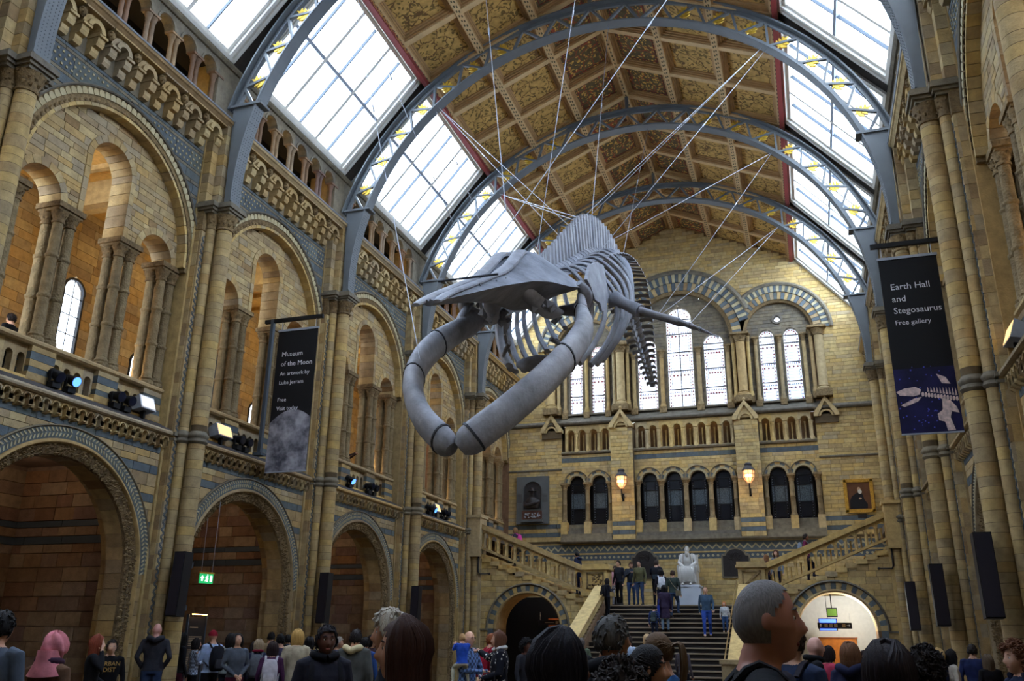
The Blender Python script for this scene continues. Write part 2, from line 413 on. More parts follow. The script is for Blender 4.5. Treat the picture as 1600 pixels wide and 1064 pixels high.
    pd = Pieces('pedestal_block', 'buff'); pdb = Pieces('pedestal_block', 'bluegrey')
    for u, w in ((-CU, .3), (CU, .3), (-2.32, .34), (2.32, .34)):
        for i, (z0, z1) in enumerate(((6.5, 6.63), (6.63, 6.77), (6.77, 6.93), (6.93, 7.05))):
            (pd if i in (1, 3) else pdb).box(8.93, 9.5, u-w, u+w, z0+.004, z1-.004)
        pd.box(8.89, 9.54, u-w-.05, u+w+.05, 6.36, 6.5)
    T['ped'] = pd; T['pedb'] = pdb
    pp = Pieces('parapet_arch', 'buff')
    def par(w):
        n = 9; h = w*.62
        poly = [(-w, 6.4), (-w, 7.06), (w, 7.06), (w, 6.4), (h, 6.4), (h, 6.78)] + [(h*math.cos(a), 6.78+h*math.sin(a)) for a in np.linspace(0, PI, n)[1:-1]] + [(-h, 6.78), (-h, 6.4)]
        g = G().prism(poly, 'x', 9.04, 9.2)
        g.lathe([(.05, 6.42), (.05, 6.46), (.033, 6.5), (.033, 6.7), (.05, 6.78)], 9.08, -w, 8)
        return g
    pg = par(.142)
    for c, n in ((0, 4), (-1.58, 3), (1.58, 3)):
        for k in range(n): pp.geo(pg, Matrix.Translation((0, c+(k-(n-1)/2)*.284, 0)), key='p')
    T['parapet'] = pp
    T['parapet_shade_board'] = G().box(9.3, 9.34, -2.6, 2.6, 6.4, 7.0)  # dark board standing in for shade behind the parapet arches
    T['sill'] = G().prism([(8.93, 7.04), (8.88, 7.08), (8.88, 7.13), (8.92, 7.17), (9.5, 7.17), (9.5, 7.04)], 'y', -2.66, 2.66)
    # ---- clustered columns
    sh = Pieces('column_shaft', 'shaft_carved')
    cp = G(); q = random.Random(8)
    s0 = G().lathe([(.17, 7.17), (.17, 7.24), (.14, 7.27), (.155, 7.31), (.118, 7.36), (.112, 8.1), (.135, 8.12), (.14, 8.15), (.135, 8.18), (.112, 8.2), (.108, 8.98), (.132, 9.0), (.136, 9.03), (.132, 9.06), (.108, 9.08), (.104, 9.78)], 0, 0, 12, cap=False)
    for u in (-CU, CU, -2.3, 2.3):
        for dx in (-.155, .155):
            for du in (-.155, .155):
                sh.geo(s0, Matrix.Translation((9.22+dx, u+du, 0)), key='s'); capital(cp, 9.22+dx, u+du, 9.76, .11, .26, q)
        cp.box(8.93, 9.5, u-.32, u+.32, 10.02, 10.08); cp.box(8.89, 9.54, u-.36, u+.36, 10.08, 10.2)
    T['shafts'] = sh; T['capitals'] = cp
    # ---- tympanum with three openings
    core = G(); ty = Pieces('stone', 'buff')
    hol = [(0, 11.6, .66, .66, 10.2), (-1.72, 10.2, .6, .6, 10.2), (1.72, 10.2, .6, .6, 10.2)]
    zs = zcuts(10.2, 12.82, rng, (.1, .2))
    for z0, z1 in zip(zs[:-1], zs[1:]):
        def hw(z): return math.sqrt(max(.02, 2.5**2-max(0, z-10.37)**2))
        a, b = hw(z0), hw(z1); a = min(a, b+.12)
        courses(ty, [z0, z1], -a, a, hol, 8.97, .05, rng, (.25, .6), core=core, corex=(9.0, 9.5))
    T['tymp_core'] = core; T['tymp_stone'] = ty
    vo = Pieces('voussoir', 'buff')
    voussoirs(vo, 0, 11.6, .6, .76, 8.94, 9.52, 11)
    for c in (-1.72, 1.72): voussoirs(vo, c, 10.2, .53, .7, 8.94, 9.52, 9)
    for s in (-1, 1):
        for z0 in (10.2, 10.48, 10.76, 11.04, 11.32): vo.box(8.94, 9.52, *sorted((s*.6, s*.74)), z0+.006, z0+.274)
    T['tymp_vous'] = vo
    # ---- enclosing arch
    ia = Pieces('voussoir', 'buff_end'); voussoirs(ia, 0, 10.37, 2.42, 2.5, 8.72, 9.02, 34)
    for s in (-1, 1): ia.box(8.72, 9.02, *sorted((s*2.42, s*2.5)), 10.2, 10.37)
    T['intrados'] = ia
    g = G().arc(0, 10.37, 2.5, 2.84, 8.735, 8.95, n=40)
    for s in (-1, 1): g.box(8.735, 8.95, *sorted((s*2.5, s*2.84)), 10.1, 10.37)
    T['arch_band'] = g
    sc = Pieces('scallop', 'carved'); ct = Pieces('tongue_block', 'leaf_cream')
    g1 = G().archprof(0, 2.5, [(.0, 8.69), (.06, 8.7), (.085, 8.735)], 0, PI, 6, smooth=False)
    g2 = G().prism([(-.07, 2.66), (.07, 2.66), (.076, 2.74), (.05, 2.8), (0, 2.815), (-.05, 2.8), (-.076, 2.74)], 'x', 8.705, 8.75)
    for k in range(52):
        M = Matrix.Translation((0, 0, 10.37)) @ Matrix.Rotation(PI*(k+.5)/52-PI/2, 4, 'X'); sc.geo(g1, M, key='a'); ct.geo(g2, M, key='b')
    T['scallops'] = sc; T['tongues'] = ct
    T['upper_hood'] = G().archprof(0, 10.37, [(2.83, 8.8), (2.83, 8.69), (2.86, 8.665), (2.89, 8.69), (2.89, 8.8)], n=40, smooth=True)
    # ---- diapered spandrels
    core = G(); dp = Pieces('stone', 'bluegrey'); ds = Pieces('stone', 'grey_trim')
    zz = [10.4, 10.7, 11.0, 11.3, 11.6, 11.85, 12.1, 12.2, 12.45, 12.55, 12.78, 12.86, 13.34, 13.42, 13.55]
    for i, (z0, z1) in enumerate(zip(zz[:-1], zz[1:])):
        P = ds if (z1-z0) < .13 and z0 > 12 else dp
        courses(P, [z0, z1], -2.7, 2.7, [(0, 10.37, 2.86, 2.86, 0)], 8.74, .05, rng, (.4, .7), core=core, corex=(8.78, 9.3))
    T['span_core'] = core; T['span_blue'] = dp; T['span_trim'] = ds
    g = G()
    for z in (12.95, 13.09, 13.24):
        for k in range(38):
            u = (k-18.5)*.14+(.07 if z == 13.09 else 0)
            if u*u+(z-10.37)**2 > 2.95**2: g.box(8.715, 8.75, u-.024, u+.024, z-.024, z+.024, tone=k*.13)
    T['studs'] = g
    # ---- bracketed cornice
    br = Pieces('cornice_bracket', 'buff'); hd = Pieces('carved_head', 'carved')
    def brk():
        g = G()
        for u in (-.23, .23):
            g.prism([(8.76, 13.52), (8.6, 13.52), (8.56, 13.6), (8.56, 13.7), (8.46, 13.72), (8.42, 13.8), (8.42, 13.92), (8.76, 13.92)], 'y', u-.1, u+.1)
            g.box(8.36, 8.76, u-.12, u+.12, 13.92, 13.98)
        g.arc(0, 13.98, .13, .24, 8.34, 8.76, 0, PI, 8); g.arc(0, 13.98, .24, .34, 8.42, 8.76, 0, PI, 8)
        g.box(8.3, 8.76, -.4, .4, 14.3, 14.36, tone=.3); return g
    bg = brk(); hg = G().ball((8.38, .415, 14.14), (.09, .1, .12), 8, 6).lumps([(8.31+.04*random.Random(i).random(), .415+.07*math.cos(i*1.3), 14.14+.08*math.sin(i*1.3)) for i in range(8)], .035, q)
    for k in range(7):
        br.geo(bg, Matrix.Translation((0, (k-3)*.83, 0)), key='b')
        if k < 6: hd.geo(hg, Matrix.Translation((0, (k-3)*.83, 0)), key='h')
    T['brackets'] = br; T['heads'] = hd
    T['cornice_wall'] = G().box(8.72, 9.3, -2.95, 2.95, 13.5, 14.45, tone=.4)
    T['cornice'] = G().prism([(8.8, 14.34), (8.3, 14.34), (8.24, 14.4), (8.2, 14.42), (8.2, 14.5), (8.8, 14.5)], 'y', -3.1, 3.1)
    T['gutter'] = G().prism([(8.18, 14.5), (8.16, 14.53), (8.8, 14.6), (8.8, 14.5)], 'y', -3.1, 3.1)
    # ---- upper arcade
    cl = Pieces('colonnette', 'brown_stone'); ar = Pieces('arcade_arch', 'grey_trim')
    c0 = G()
    for du in (-.085, .085):
        c0.lathe([(.085, 14.6), (.085, 14.66), (.06, 14.7), (.056, 15.5), (.07, 15.53), (.062, 15.56), (.1, 15.66), (.1, 15.7)], 8.62, du, 10)
    c0.box(8.5, 8.74, -.2, .2, 15.7, 15.76)
    w = .415; n = 9; h = .26
    poly = [(-w, 15.76), (-w, 16.2), (w, 16.2), (w, 15.76), (h, 15.76)] + [(h*math.cos(a), 15.76+h*math.sin(a)) for a in np.linspace(0, PI, n)[1:-1]] + [(-h, 15.76)]
    a0 = G().prism(poly, 'x', 8.52, 8.8); a0.arc(0, 15.76, .27, .33, 8.49, 8.54, 0, PI, 10)
    for k in range(7): cl.geo(c0, Matrix.Translation((0, (k-3)*.83, 0)), key='c')
    for k in range(6): ar.geo(a0, Matrix.Translation((0, (k-2.5)*.83, 0)), key='a')
    T['colonnettes'] = cl; T['arcade'] = ar
    g = G()
    for s in (-1, 1): g.box(8.52, 8.82, *sorted((s*2.5, s*3.1)), 14.6, 16.2)
    T['arcade_pier'] = g
    g = G().box(9.7, 9.8, -3.1, 3.1, 14.4, 16.4); g.box(8.6, 9.8, -3.1, 3.1, 16.2, 16.3); T['passage'] = g
    T['wall_top'] = G().prism([(8.8, 16.18), (8.46, 16.18), (8.4, 16.24), (8.4, 16.3), (8.8, 16.34)], 'y', -3.1, 3.1)
    # ---- gallery behind
    g = G().box(8.9, 14.4, -3.1, 3.1, 5.85, 6.4); g.box(8.95, 14.4, -3.1, 3.1, 13.4, 13.6); T['gallery_floor'] = g
    ow = Pieces('stone', 'buff'); core = G()
    zs = zcuts(6.4, 13.4, rng, (.24, .32))
    hol = [(-1.9, 10.9, .36, .36, 8.75), (1.0, 9.6, .36, .36, 8.75)]
    courses(ow, zs, -3.1, 3.1, hol, 14.0, .05, rng, (.5, .9), core=core, corex=(14.03, 14.1))
    T['outer_core'] = core; T['outer_stone'] = ow
    g = G()
    for u, zc, r in ((-1.9, 10.9, .34), (1.0, 9.6, .34)):
        g.prism([(u-r, 8.75), (u+r, 8.75), (u+r, zc)] + [(u+r*math.cos(a), zc+r*math.sin(a)) for a in np.linspace(0, PI, 9)[1:-1]] + [(u-r, zc)], 'x', 14.02, 14.03)
    T['gallery_glass'] = g
    g = G()
    for u, zc, r in ((-1.9, 10.9, .36), (1.0, 9.6, .36)):
        g.arc(u, zc, r-.02, r+.05, 13.96, 14.06, 0, PI, 10)
        for s in (-1, 1): g.box(13.96, 14.06, u+s*r-.03, u+s*r+.03, 8.75, zc)
        for z in np.arange(9.1, zc+.1, .55): g.box(14.0, 14.02, u-r, u+r, z-.012, z+.012)
        g.box(14.0, 14.02, u-.01, u+.01, 8.75, zc+r)
    T['gallery_leads'] = g
    g = G().archprof(3.1, 9.8, [(2.3, 9.6), (2.3, 14.0), (2.55, 14.0), (2.55, 9.6)], n=1) if False else G()
    for s in (-1, 1):
        g.box(9.55, 14.0, *sorted((s*2.85, s*3.1)), 12.7, 13.4)
        g.prism([(x, 10.9+2.1*math.sin(math.acos(max(-1, min(1, (x-11.8)/2.25))))) for x in np.linspace(9.56, 14.0, 17)] + [(14.0, 13.4), (9.56, 13.4)], 'y', *sorted((s*2.86, s*3.1)))
    for k in range(5): g.box(9.5, 14.0, -2.2+k*1.1-.07, -2.2+k*1.1+.07, 13.25, 13.4)
    T['gallery_ribs'] = g
    return T
def glassmat(name, tint=(235, 240, 245), trans=.9, pattern=None, base=(200, 206, 212)):
    m, nt, b = newmat(name); N, L = nt.nodes, nt.links
    out = N['Material Output']; tr = N.new('ShaderNodeBsdfTransparent'); mx = N.new('ShaderNodeMixShader'); mx.inputs[0].default_value = trans
    tr.inputs['Color'].default_value = lin(tint); b.inputs['Base Color'].default_value = lin(base); b.inputs['Roughness'].default_value = .25
    L.new(b.outputs[0], mx.inputs[1]); L.new(tr.outputs[0], mx.inputs[2]); L.new(mx.outputs[0], out.inputs['Surface'])
    if pattern:
        tc = N.new('ShaderNodeTexCoord'); v = N.new('ShaderNodeTexVoronoi'); v.inputs['Scale'].default_value = pattern; rp = N.new('ShaderNodeValToRGB')
        L.new(tc.outputs['Object'], v.inputs['Vector']); e = rp.color_ramp.elements
        e[0].position = .1; e[0].color = lin((150, 44, 52)); e[1].position = .2; e[1].color = lin((150, 152, 157))
        L.new(v.outputs['Distance'], rp.inputs['Fac']); L.new(rp.outputs['Color'], tr.inputs['Color'])
    return m
glassmat('roof_glass', (226, 234, 244), .93); glassmat('stained', (150, 152, 157), .95); glassmat('gallery_glass', (196, 200, 206), .95); glassmat('red_glass', (168, 60, 70), .96); glassmat('blue_glass', (110, 120, 170), .96); glassmat('dark_glass', (40, 44, 60), .2, base=(16, 17, 26))
flat('gallery_plaster', (206, 170, 104), .8, noise=.15)
TB = bay_template()
_mc = {}
def tm(name, mat, root, part, key=None, stuff=False):
    key = key or name
    if key not in _mc: _mc[key] = TB[key].mesh(part, mat)
    return obj(part, _mc[key], root, stuff=stuff)
def make_bay(side, bi, lower=True, near=True):
    nm = 'wall_left' if side < 0 else 'wall_right'
    key = 'root_low' if lower else 'root_up'
    if key not in _mc: _mc[key] = (TB['core'] if lower else TB['span_core']).mesh(nm, 'mortar')
    root = bpy.data.objects.new(nm, _mc[key]); COL.objects.link(root)
    root.location = (0, BC[bi], 0); root.scale = (side, 1, 1)
    w = 'left' if side < 0 else 'right'
    tag(root, ('%s nave bay of banded stone with a great round arch below and a columned gallery above' % w) if lower else ('%s gallery bay above the side stair beside the end wall' % w), 'wall', '%s nave bays' % w, 'structure')
    t = lambda k, mat, part, stuff=False: tm(k, mat, root, part, k, stuff)
    if lower:
        TB['lower_stone'].place(root, near); TB['lower_blue'].place(root, near)
        a = t('arch_moulding', 'buff', 'great_arch'); p = lambda k, mat, part, stuff=False: tm(k, mat, a, part, k, stuff)
        p('carved_band', 'carved', 'carved_foliage', True); p('blue_band', 'bluegrey', 'blue_band'); p('hood_mould', 'grey_trim', 'hood_moulding')
        TB['leaves'].place(a, near and bi == 2); TB['soffit'].place(a, near)
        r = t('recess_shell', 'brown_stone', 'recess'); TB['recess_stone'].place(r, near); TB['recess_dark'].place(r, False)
        c = t('ledge_mould', 'buff', 'gallery_ledge'); tm('corbel_back', 'buff', c, 'corbel_backing'); tm('ledge', 'lead', c, 'ledge_slope'); TB['corbels'].place(c, near)
        t('span_core', 'mortar', 'upper_core')
    g = t('sill', 'buff', 'gallery_parapet'); TB['ped'].place(g, near); TB['pedb'].place(g, near); TB['parapet'].place(g, near); tm('parapet_shade_board', 'dark_void', g, 'parapet_shade_board')
    c = t('capitals', 'carved', 'column_capitals'); TB['shafts'].place(c, True)
    y = t('tymp_core', 'mortar', 'tympanum'); TB['tymp_stone'].place(y, near); TB['tymp_vous'].place(y, near)
    a = t('arch_band', 'carved', 'enclosing_arch'); TB['intrados'].place(a, near); TB['scallops'].place(a, near); TB['tongues'].place(a, near); tm('upper_hood', 'grey_trim', a, 'hood_moulding')
    d = t('cornice', 'buff', 'cornice'); TB['brackets'].place(d, near); TB['heads'].place(d, near); tm('cornice_wall', 'grey_trim', d, 'cornice_backing'); tm('gutter', 'lead_light', d, 'gutter')
    TB['span_blue'].place(root, near); TB['span_trim'].place(root, near); t('studs', 'leaf_cream', 'diaper_studs', True)
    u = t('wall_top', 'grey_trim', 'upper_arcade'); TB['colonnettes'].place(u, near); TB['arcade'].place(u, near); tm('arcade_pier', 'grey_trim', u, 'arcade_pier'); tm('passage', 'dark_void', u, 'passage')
    k = t('gallery_floor', 'gallery_plaster', 'gallery'); tm('outer_core', 'mortar', k, 'gallery_outer_wall'); TB['outer_stone'].place(k, False); tm('gallery_ribs', 'buff_end', k, 'gallery_ribs')
    tm('gallery_glass', 'gallery_glass', k, 'gallery_window_glass'); tm('gallery_leads', 'black', k, 'gallery_window_leads')
    return root
for _s in (-1, 1):
    for _b in (1, 2, 3, 4, 5): make_bay(_s, _b, True, 2 <= _b <= (3 if _s < 0 else 2))
    make_bay(_s, 6, False, False)
# ---------------------------------------------------------------- piers
def pier_template():
    P = {}; rng = random.Random(21)
    dr = Pieces('drum', 'drum_stone'); ds = Pieces('small_drum', 'drum_stone')
    def drum(r, h): return G().lathe([(r-.008, 0), (r, .008), (r, h-.008), (r-.008, h)], 0, 0, 20)
    gm, gs = drum(.19, 1.), drum(.117, 1.)
    z = .62
    while z < 11.38:
        h = rng.choice((.17, .2, .22, .25)); h = min(h, 11.4-z)
        if not (5.9 < z < 6.2): dr.geo(G().lathe([(.19, .004), (.19, h-.004)], 8.176, 0, 20, cap=False), Matrix.Translation((0, 0, z)), key='m%.3f' % h)
        z += h
    for u in (-.21, .21):
        z = .62
        while z < 11.38:
            h = rng.choice((.22, .27, .31)); h = min(h, 11.4-z)
            ds.geo(G().lathe([(.117, .004), (.117, h-.004)], 8.43, u, 14, cap=False), Matrix.Translation((0, 0, z)), key='s%.2f%.3f' % (u, h)); z += h
    P['drum'] = dr; P['small'] = ds
    g = G()
    for cx, u, r in ((8.176, 0, .19), (8.43, -.21, .117), (8.43, .21, .117)):
        g.lathe([(r+.1, 0), (r+.1, .3), (r+.06, .36), (r+.1, .42), (r+.1, .48), (r+.03, .55), (r+.01, .63)], cx, u, 20)
    g.box(7.95, 8.9, -.45, .45, 0, .3); P['base'] = g
    g = G()
    for cx, u, r in ((8.176, 0, .19), (8.43, -.21, .117), (8.43, .21, .117)):
        g.lathe([(r, 5.9), (r+.035, 5.93), (r+.05, 5.96), (r+.03, 6.0), (r+.02, 6.03), (r+.06, 6.08), (r+.06, 6.12), (r+.02, 6.16), (r, 6.2)], cx, u, 20, cap=False)
    g.prism([(8.46, -.46), (8.46, .46), (8.9, .46), (8.9, -.46)], 'z', 5.94, 6.0); g.prism([(8.44, -.48), (8.44, .48), (8.9, .48), (8.9, -.48)], 'z', 6.05, 6.13); P['ring'] = g
    g = G().box(8.53, 9.4, -.44, .44, 0, 13.6, tone=.2); g.box(8.2, 8.6, -.1, .1, 0, 11.6); g.box(8.7, 9.5, -.52, .52, 0, 16.3); P['body'] = g; g = G().lathe([(.184, .5), (.184, 11.5)], 8.176, 0, 16, cap=False)
    for u in (-.21, .21): g.lathe([(.112, .5), (.112, 11.5)], 8.43, u, 12, cap=False)
    P['joint'] = g
    st = Pieces('stone', 'buff')
    z = .3
    while z < 11.2:
        h = rng.uniform(.26, .34)
        for s in (-1, 1):
            st.box(8.5, 8.56, *sorted((s*.3, s*.445)), z+.006, z+h-.006)
            st.box(8.56, 8.74, *sorted((s*.43, s*.455)), z+.006, z+h-.006)
        z += h
    P['strip'] = st
    g = G()
    for s in (-1, 1):
        for k in range(0, 130):
            z = .5+k*.083
            if z > 11.1: break
            a, b = (.315, .42) if k % 2 == 0 else (.42, .315)
            for o in (0, .035): g.prism([(s*a, z+o), (s*a, z+o+.018), (s*b, z+o+.083+.018), (s*b, z+o+.083)], 'x', 8.488, 8.51, tone=.5)
    P['zigzag'] = g
    q = random.Random(2); g = G(); capital(g, 8.176, 0, 11.36, .19, .4, q)
    for u in (-.21, .21): capital(g, 8.43, u, 11.36, .117, .4, q)
    g.box(8.5, 9.2, -.46, .46, 11.3, 11.78); P['cap'] = g
    g = G()
    for e, z0, z1 in ((0, 11.76, 11.83), (.05, 11.83, 11.9), (.1, 11.9, 12.0), (.06, 12.0, 12.06)):
        g.box(7.93-e, 8.9, -.25-e, .25+e, z0, z1); g.box(8.28-e, 9.0, -.44-e, .44+e, z0, z1)
    P['abacus'] = g
    up = Pieces('stone', 'buff'); z = 12.06
    while z < 14.3:
        h = rng.uniform(.26, .36); h = min(h, 14.42-z); c = rng.uniform(-.1, .12)
        up.box(8.28, 8.7, -.27, c-.006, z+.006, z+h-.006); up.box(8.28, 8.7, c+.006, .27, z+.006, z+h-.006)
        for s in (-1, 1): up.box(8.48, 8.75, *sorted((s*.276, s*.5)), z+.006, z+h-.006)
        z += h
    P['upper'] = up
    return P
TP = pier_template(); _pc = {}
def make_pier(side, pi, near, end=False):
    w = 'left' if side < 0 else 'right'
    def m(k, mat, part):
        if k not in _pc: _pc[k] = TP[k].mesh(part, mat)
        return _pc[k]
    root = empty('stone_pier', (0, PY[pi], 0)); root.scale = (side, 1, 1)
    tag(root, 'tall clustered stone pier with ringed round shafts along the %s nave wall' % w, 'pier', '%s nave piers' % w, 'structure')
    b = obj('pier_body', m('body', 'drum_stone', 'pier_body'), root); obj('pier_base', m('base', 'drum_stone', 'pier_base'), root); obj('shaft_ring', m('ring', 'grey_trim', 'shaft_ring'), root)
    obj('shaft_core', m('joint', 'mortar', 'shaft_core'), root); TP['drum'].place(root, near); TP['small'].place(root, near); TP['strip'].place(b, near); obj('zigzag', m('zigzag', 'bluegrey', 'zigzag'), b, stuff=True)
    c = obj('capital', m('cap', 'carved', 'capital'), root); obj('abacus', m('abacus', 'grey_trim', 'abacus'), c); TP['upper'].place(root, near)
    return root
for _s in (-1, 1):
    for _p in range(1, 7): make_pier(_s, _p, 2 <= _p <= 4)
# ---------------------------------------------------------------- floor and the plain hall behind the camera
g = G().box(-14.5, 14.5, -14, 42, -.2, 0)
stone('floor_stone', [(96, 84, 70), (108, 94, 78), (88, 78, 66)]); flat('plain_wall', (160, 134, 92), .85, noise=.15, nscale=2)
tag(obj('floor', g, None, 'floor_stone'), 'worn stone floor of the hall under the crowd', 'floor', kind='structure')
for _s, _w in ((-1, 'left'), (1, 'right')):
    g = G().box(*sorted((_s*8.72, _s*9.2)), -14, 4.2, 0, 16.3)
    tag(obj('wall_'+_w, g, None, 'plain_wall'), 'plain %s stretch of hall wall behind the visitors' % _w, 'wall', kind='structure')
g = G().box(-9.2, 9.2, -14.2, -14, 0, 22)
tag(obj('wall_rear', g, None, 'plain_wall'), 'plain rear wall of the hall facing the staircase', 'wall', kind='structure')
# ---------------------------------------------------------------- coffered roof
def paintmat(name, base, leaf, branch, ls=6.5, dark=.0):
    m, nt, b = newmat(name); N, L = nt.nodes, nt.links; b.inputs['Roughness'].default_value = .7; b.inputs['Specular IOR Level'].default_value = .15
    tc = N.new('ShaderNodeTexCoord'); oi = N.new('ShaderNodeObjectInfo'); va = N.new('ShaderNodeVectorMath'); va.operation = 'SCALE'
    cb = N.new('ShaderNodeCombineXYZ'); ad = N.new('ShaderNodeVectorMath'); ad.operation = 'ADD'
    for k in range(3): L.new(oi.outputs['Random'], cb.inputs[k])
    L.new(cb.outputs[0], va.inputs[0]); va.inputs['Scale'].default_value = 37.; L.new(tc.outputs['Object'], ad.inputs[0]); L.new(va.outputs[0], ad.inputs[1])
    nz = N.new('ShaderNodeTexNoise'); nz.inputs['Scale'].default_value = 2.2; nz.inputs['Detail'].default_value = 3; L.new(ad.outputs[0], nz.inputs['Vector'])
    mv = N.new('ShaderNodeMix'); mv.data_type = 'RGBA'; mv.blend_type = 'ADD'; mv.inputs['Factor'].default_value = .5; L.new(ad.outputs[0], mv.inputs['A']); L.new(nz.outputs['Color'], mv.inputs['B'])
    v1 = N.new('ShaderNodeTexVoronoi'); v1.inputs['Scale'].default_value = ls; L.new(mv.outputs['Result'], v1.inputs['Vector'])
    v2 = N.new('ShaderNodeTexVoronoi'); v2.feature = 'DISTANCE_TO_EDGE'; v2.inputs['Scale'].default_value = 1.9; L.new(mv.outputs['Result'], v2.inputs['Vector'])
    def step(src, a, bb):
        r = N.new('ShaderNodeMapRange'); r.inputs['From Min'].default_value = a; r.inputs['From Max'].default_value = bb; r.inputs['To Min'].default_value = 1; r.inputs['To Max'].default_value = 0; L.new(src, r.inputs['Value']); return r.outputs['Result']
    def mix(f, a, bcol):
        x = N.new('ShaderNodeMix'); x.data_type = 'RGBA'; L.new(f, x.inputs['Factor']); 
        if isinstance(a, tuple): x.inputs['A'].default_value = a
        else: L.new(a, x.inputs['A'])
        x.inputs['B'].default_value = bcol; return x.outputs['Result']
    n2 = N.new('ShaderNodeTexNoise'); n2.inputs['Scale'].default_value = 5; L.new(ad.outputs[0], n2.inputs['Vector'])
    base_ = mix(step(n2.outputs['Fac'], .35, .65), lin(base), tuple(x*.7 for x in lin(base)[:3])+(1,))
    c = mix(step(v2.outputs['Distance'], .02, .035), base_, lin(branch)); c = mix(step(v1.outputs['Distance'], .3, .38), c, lin(leaf))
    L.new(c, b.inputs['Base Color']); return m
paintmat('painted_gold', (196, 158, 92), (112, 92, 52), (104, 78, 48)); paintmat('painted_dark', (104, 92, 66), (206, 164, 84), (150, 78, 52), 8)
stone('rib_wood', [(206, 176, 130), (196, 164, 118)], dirt=.15); flat('frame_wood', (168, 132, 88), .6, noise=.12, nscale=4); flat('dark_red', (110, 40, 36), .6); flat('roof_deck', (90, 68, 46), .8)
flat('rafter_dark', (74, 66, 58), .7, noise=.15); flat('rib_check', (84, 78, 56), .7)
EX, EZ, RZ = 5.62, 19.5, 21.95
_sl = math.hypot(EX, RZ-EZ); _sd = Vector((-EX/_sl, 0, (RZ-EZ)/_sl)); _sn = Vector((_sd.z, 0, -_sd.x))  # up-slope, outward normal
def slopebox(g, s0, s1, y0, y1, n0, n1, tone=0., mi=0):
    vs = []
    for n in (n0, n1):
        for s, y in ((s0, y0), (s1, y0), (s1, y1), (s0, y1)):
            p = Vector((EX, y, EZ)) + _sd*(s*_sl) + _sn*n; vs.append(tuple(p))
    return g.add(vs, [(0, 1, 2, 3), (4, 7, 6, 5), (0, 4, 5, 1), (1, 5, 6, 2), (2, 6, 7, 3), (3, 7, 4, 0)], tone, False, None, mi)
RB = .018  # half rib as a fraction of the slope
def coffer(row):
    s0, s1 = row/3+RB, (row+1)/3-RB; a, b = -1.033+.1, 1.033-.1
    fr = G(); fp = G()
    for i, (e, n0) in enumerate(((0, .0), (.06, .05), (.12, .1))):
        es = e/_sl; w = .05; ws = w/_sl
        slopebox(fr, s0+es, s0+es+ws, a+e, b-e, n0, .2, .1*i); slopebox(fr, s1-es-ws, s1-es, a+e, b-e, n0, .2, .1*i)
        slopebox(fr, s0+es, s1-es, a+e, a+e+w, n0, .2, .1*i); slopebox(fr, s0+es, s1-es, b-e-w, b-e, n0, .2, .1*i)
    slopebox(fp, s0+.15/_sl, s1-.15/_sl, a+.15, b-.15, .15, .19)
    rd = None
    if row == 2:
        rd = G(); e = .24; es = e/_sl
        for q in ((s0+es, s0+es+.03/_sl, a+e, b-e), (s1-es-.03/_sl, s1-es, a+e, b-e), (s0+es, s1-es, a+e, a+e+.03), (s0+es, s1-es, b-e-.03, b-e)): slopebox(rd, *q, .14, .16)
    return fr, fp, rd
def make_ceiling():
    deck = G()
    for s in (-1, 1):
        for y0, y1 in ((-14, YE+.3),):
            n = len(deck.v); slopebox(deck, -.06, 1.01, y0, y1, .22, .3)
            if s < 0: deck.v[n:] = [(-x, y, z) for x, y, z in deck.v[n:]]
    root = obj('ceiling', deck, None, 'roof_deck'); tag(root, 'coffered timber roof with painted botanical panels between iron arches', 'ceiling', kind='structure')
    cof = [coffer(r) for r in range(3)]
    M3 = [(c[0].mesh('coffer', 'frame_wood'), c[1].mesh('painted_panel', 'painted_dark' if i == 2 else 'painted_gold'), c[2].mesh('red_border', 'dark_red') if c[2] else None) for i, c in enumerate(cof)]
    rib = Pieces('long_rib', 'rib_wood')
    lr = G(); slopebox(lr, -RB, RB, -1.033, 1.033, -.07, .12); ck = G()
    for k in range(9):
        for j in (-1, 1): slopebox(ck, j*.006-.0035, j*.006+.0035, -.98+k*.23+(.06 if j > 0 else 0), -.98+k*.23+.09+(.06 if j > 0 else 0), -.078, -.06)
    tr = G(); slopebox(tr, 0, 1., -.1, .1, -.05, .12)
    mr = [lr.mesh('long_rib', 'rib_wood'), ck.mesh('rib_pattern', 'rib_check'), tr.mesh('cross_rib', 'rib_wood')]
    for bi in range(1, 7):
        for k in range(3):
            y = BC[bi] + (k-1)*2.067
            for s in (-1, 1):
                for r in range(3):
                    o = obj('coffer', M3[r][0], root, loc=(0, y, 0)); o.scale = (s, 1, 1); obj('painted_panel', M3[r][1], o)
                    if M3[r][2]: obj('red_border', M3[r][2], o)
                for r in range(4):
                    o = obj('long_rib', mr[0], root, loc=tuple(Vector((s*_sd.x*_sl*r/3, y, _sd.z*_sl*r/3)))); o.scale = (s, 1, 1); obj('rib_pattern', mr[1], o, stuff=True)
                o = obj('cross_rib', mr[2], root, loc=(0, y-1.033, 0)); o.scale = (s, 1, 1)
    return root
make_ceiling()
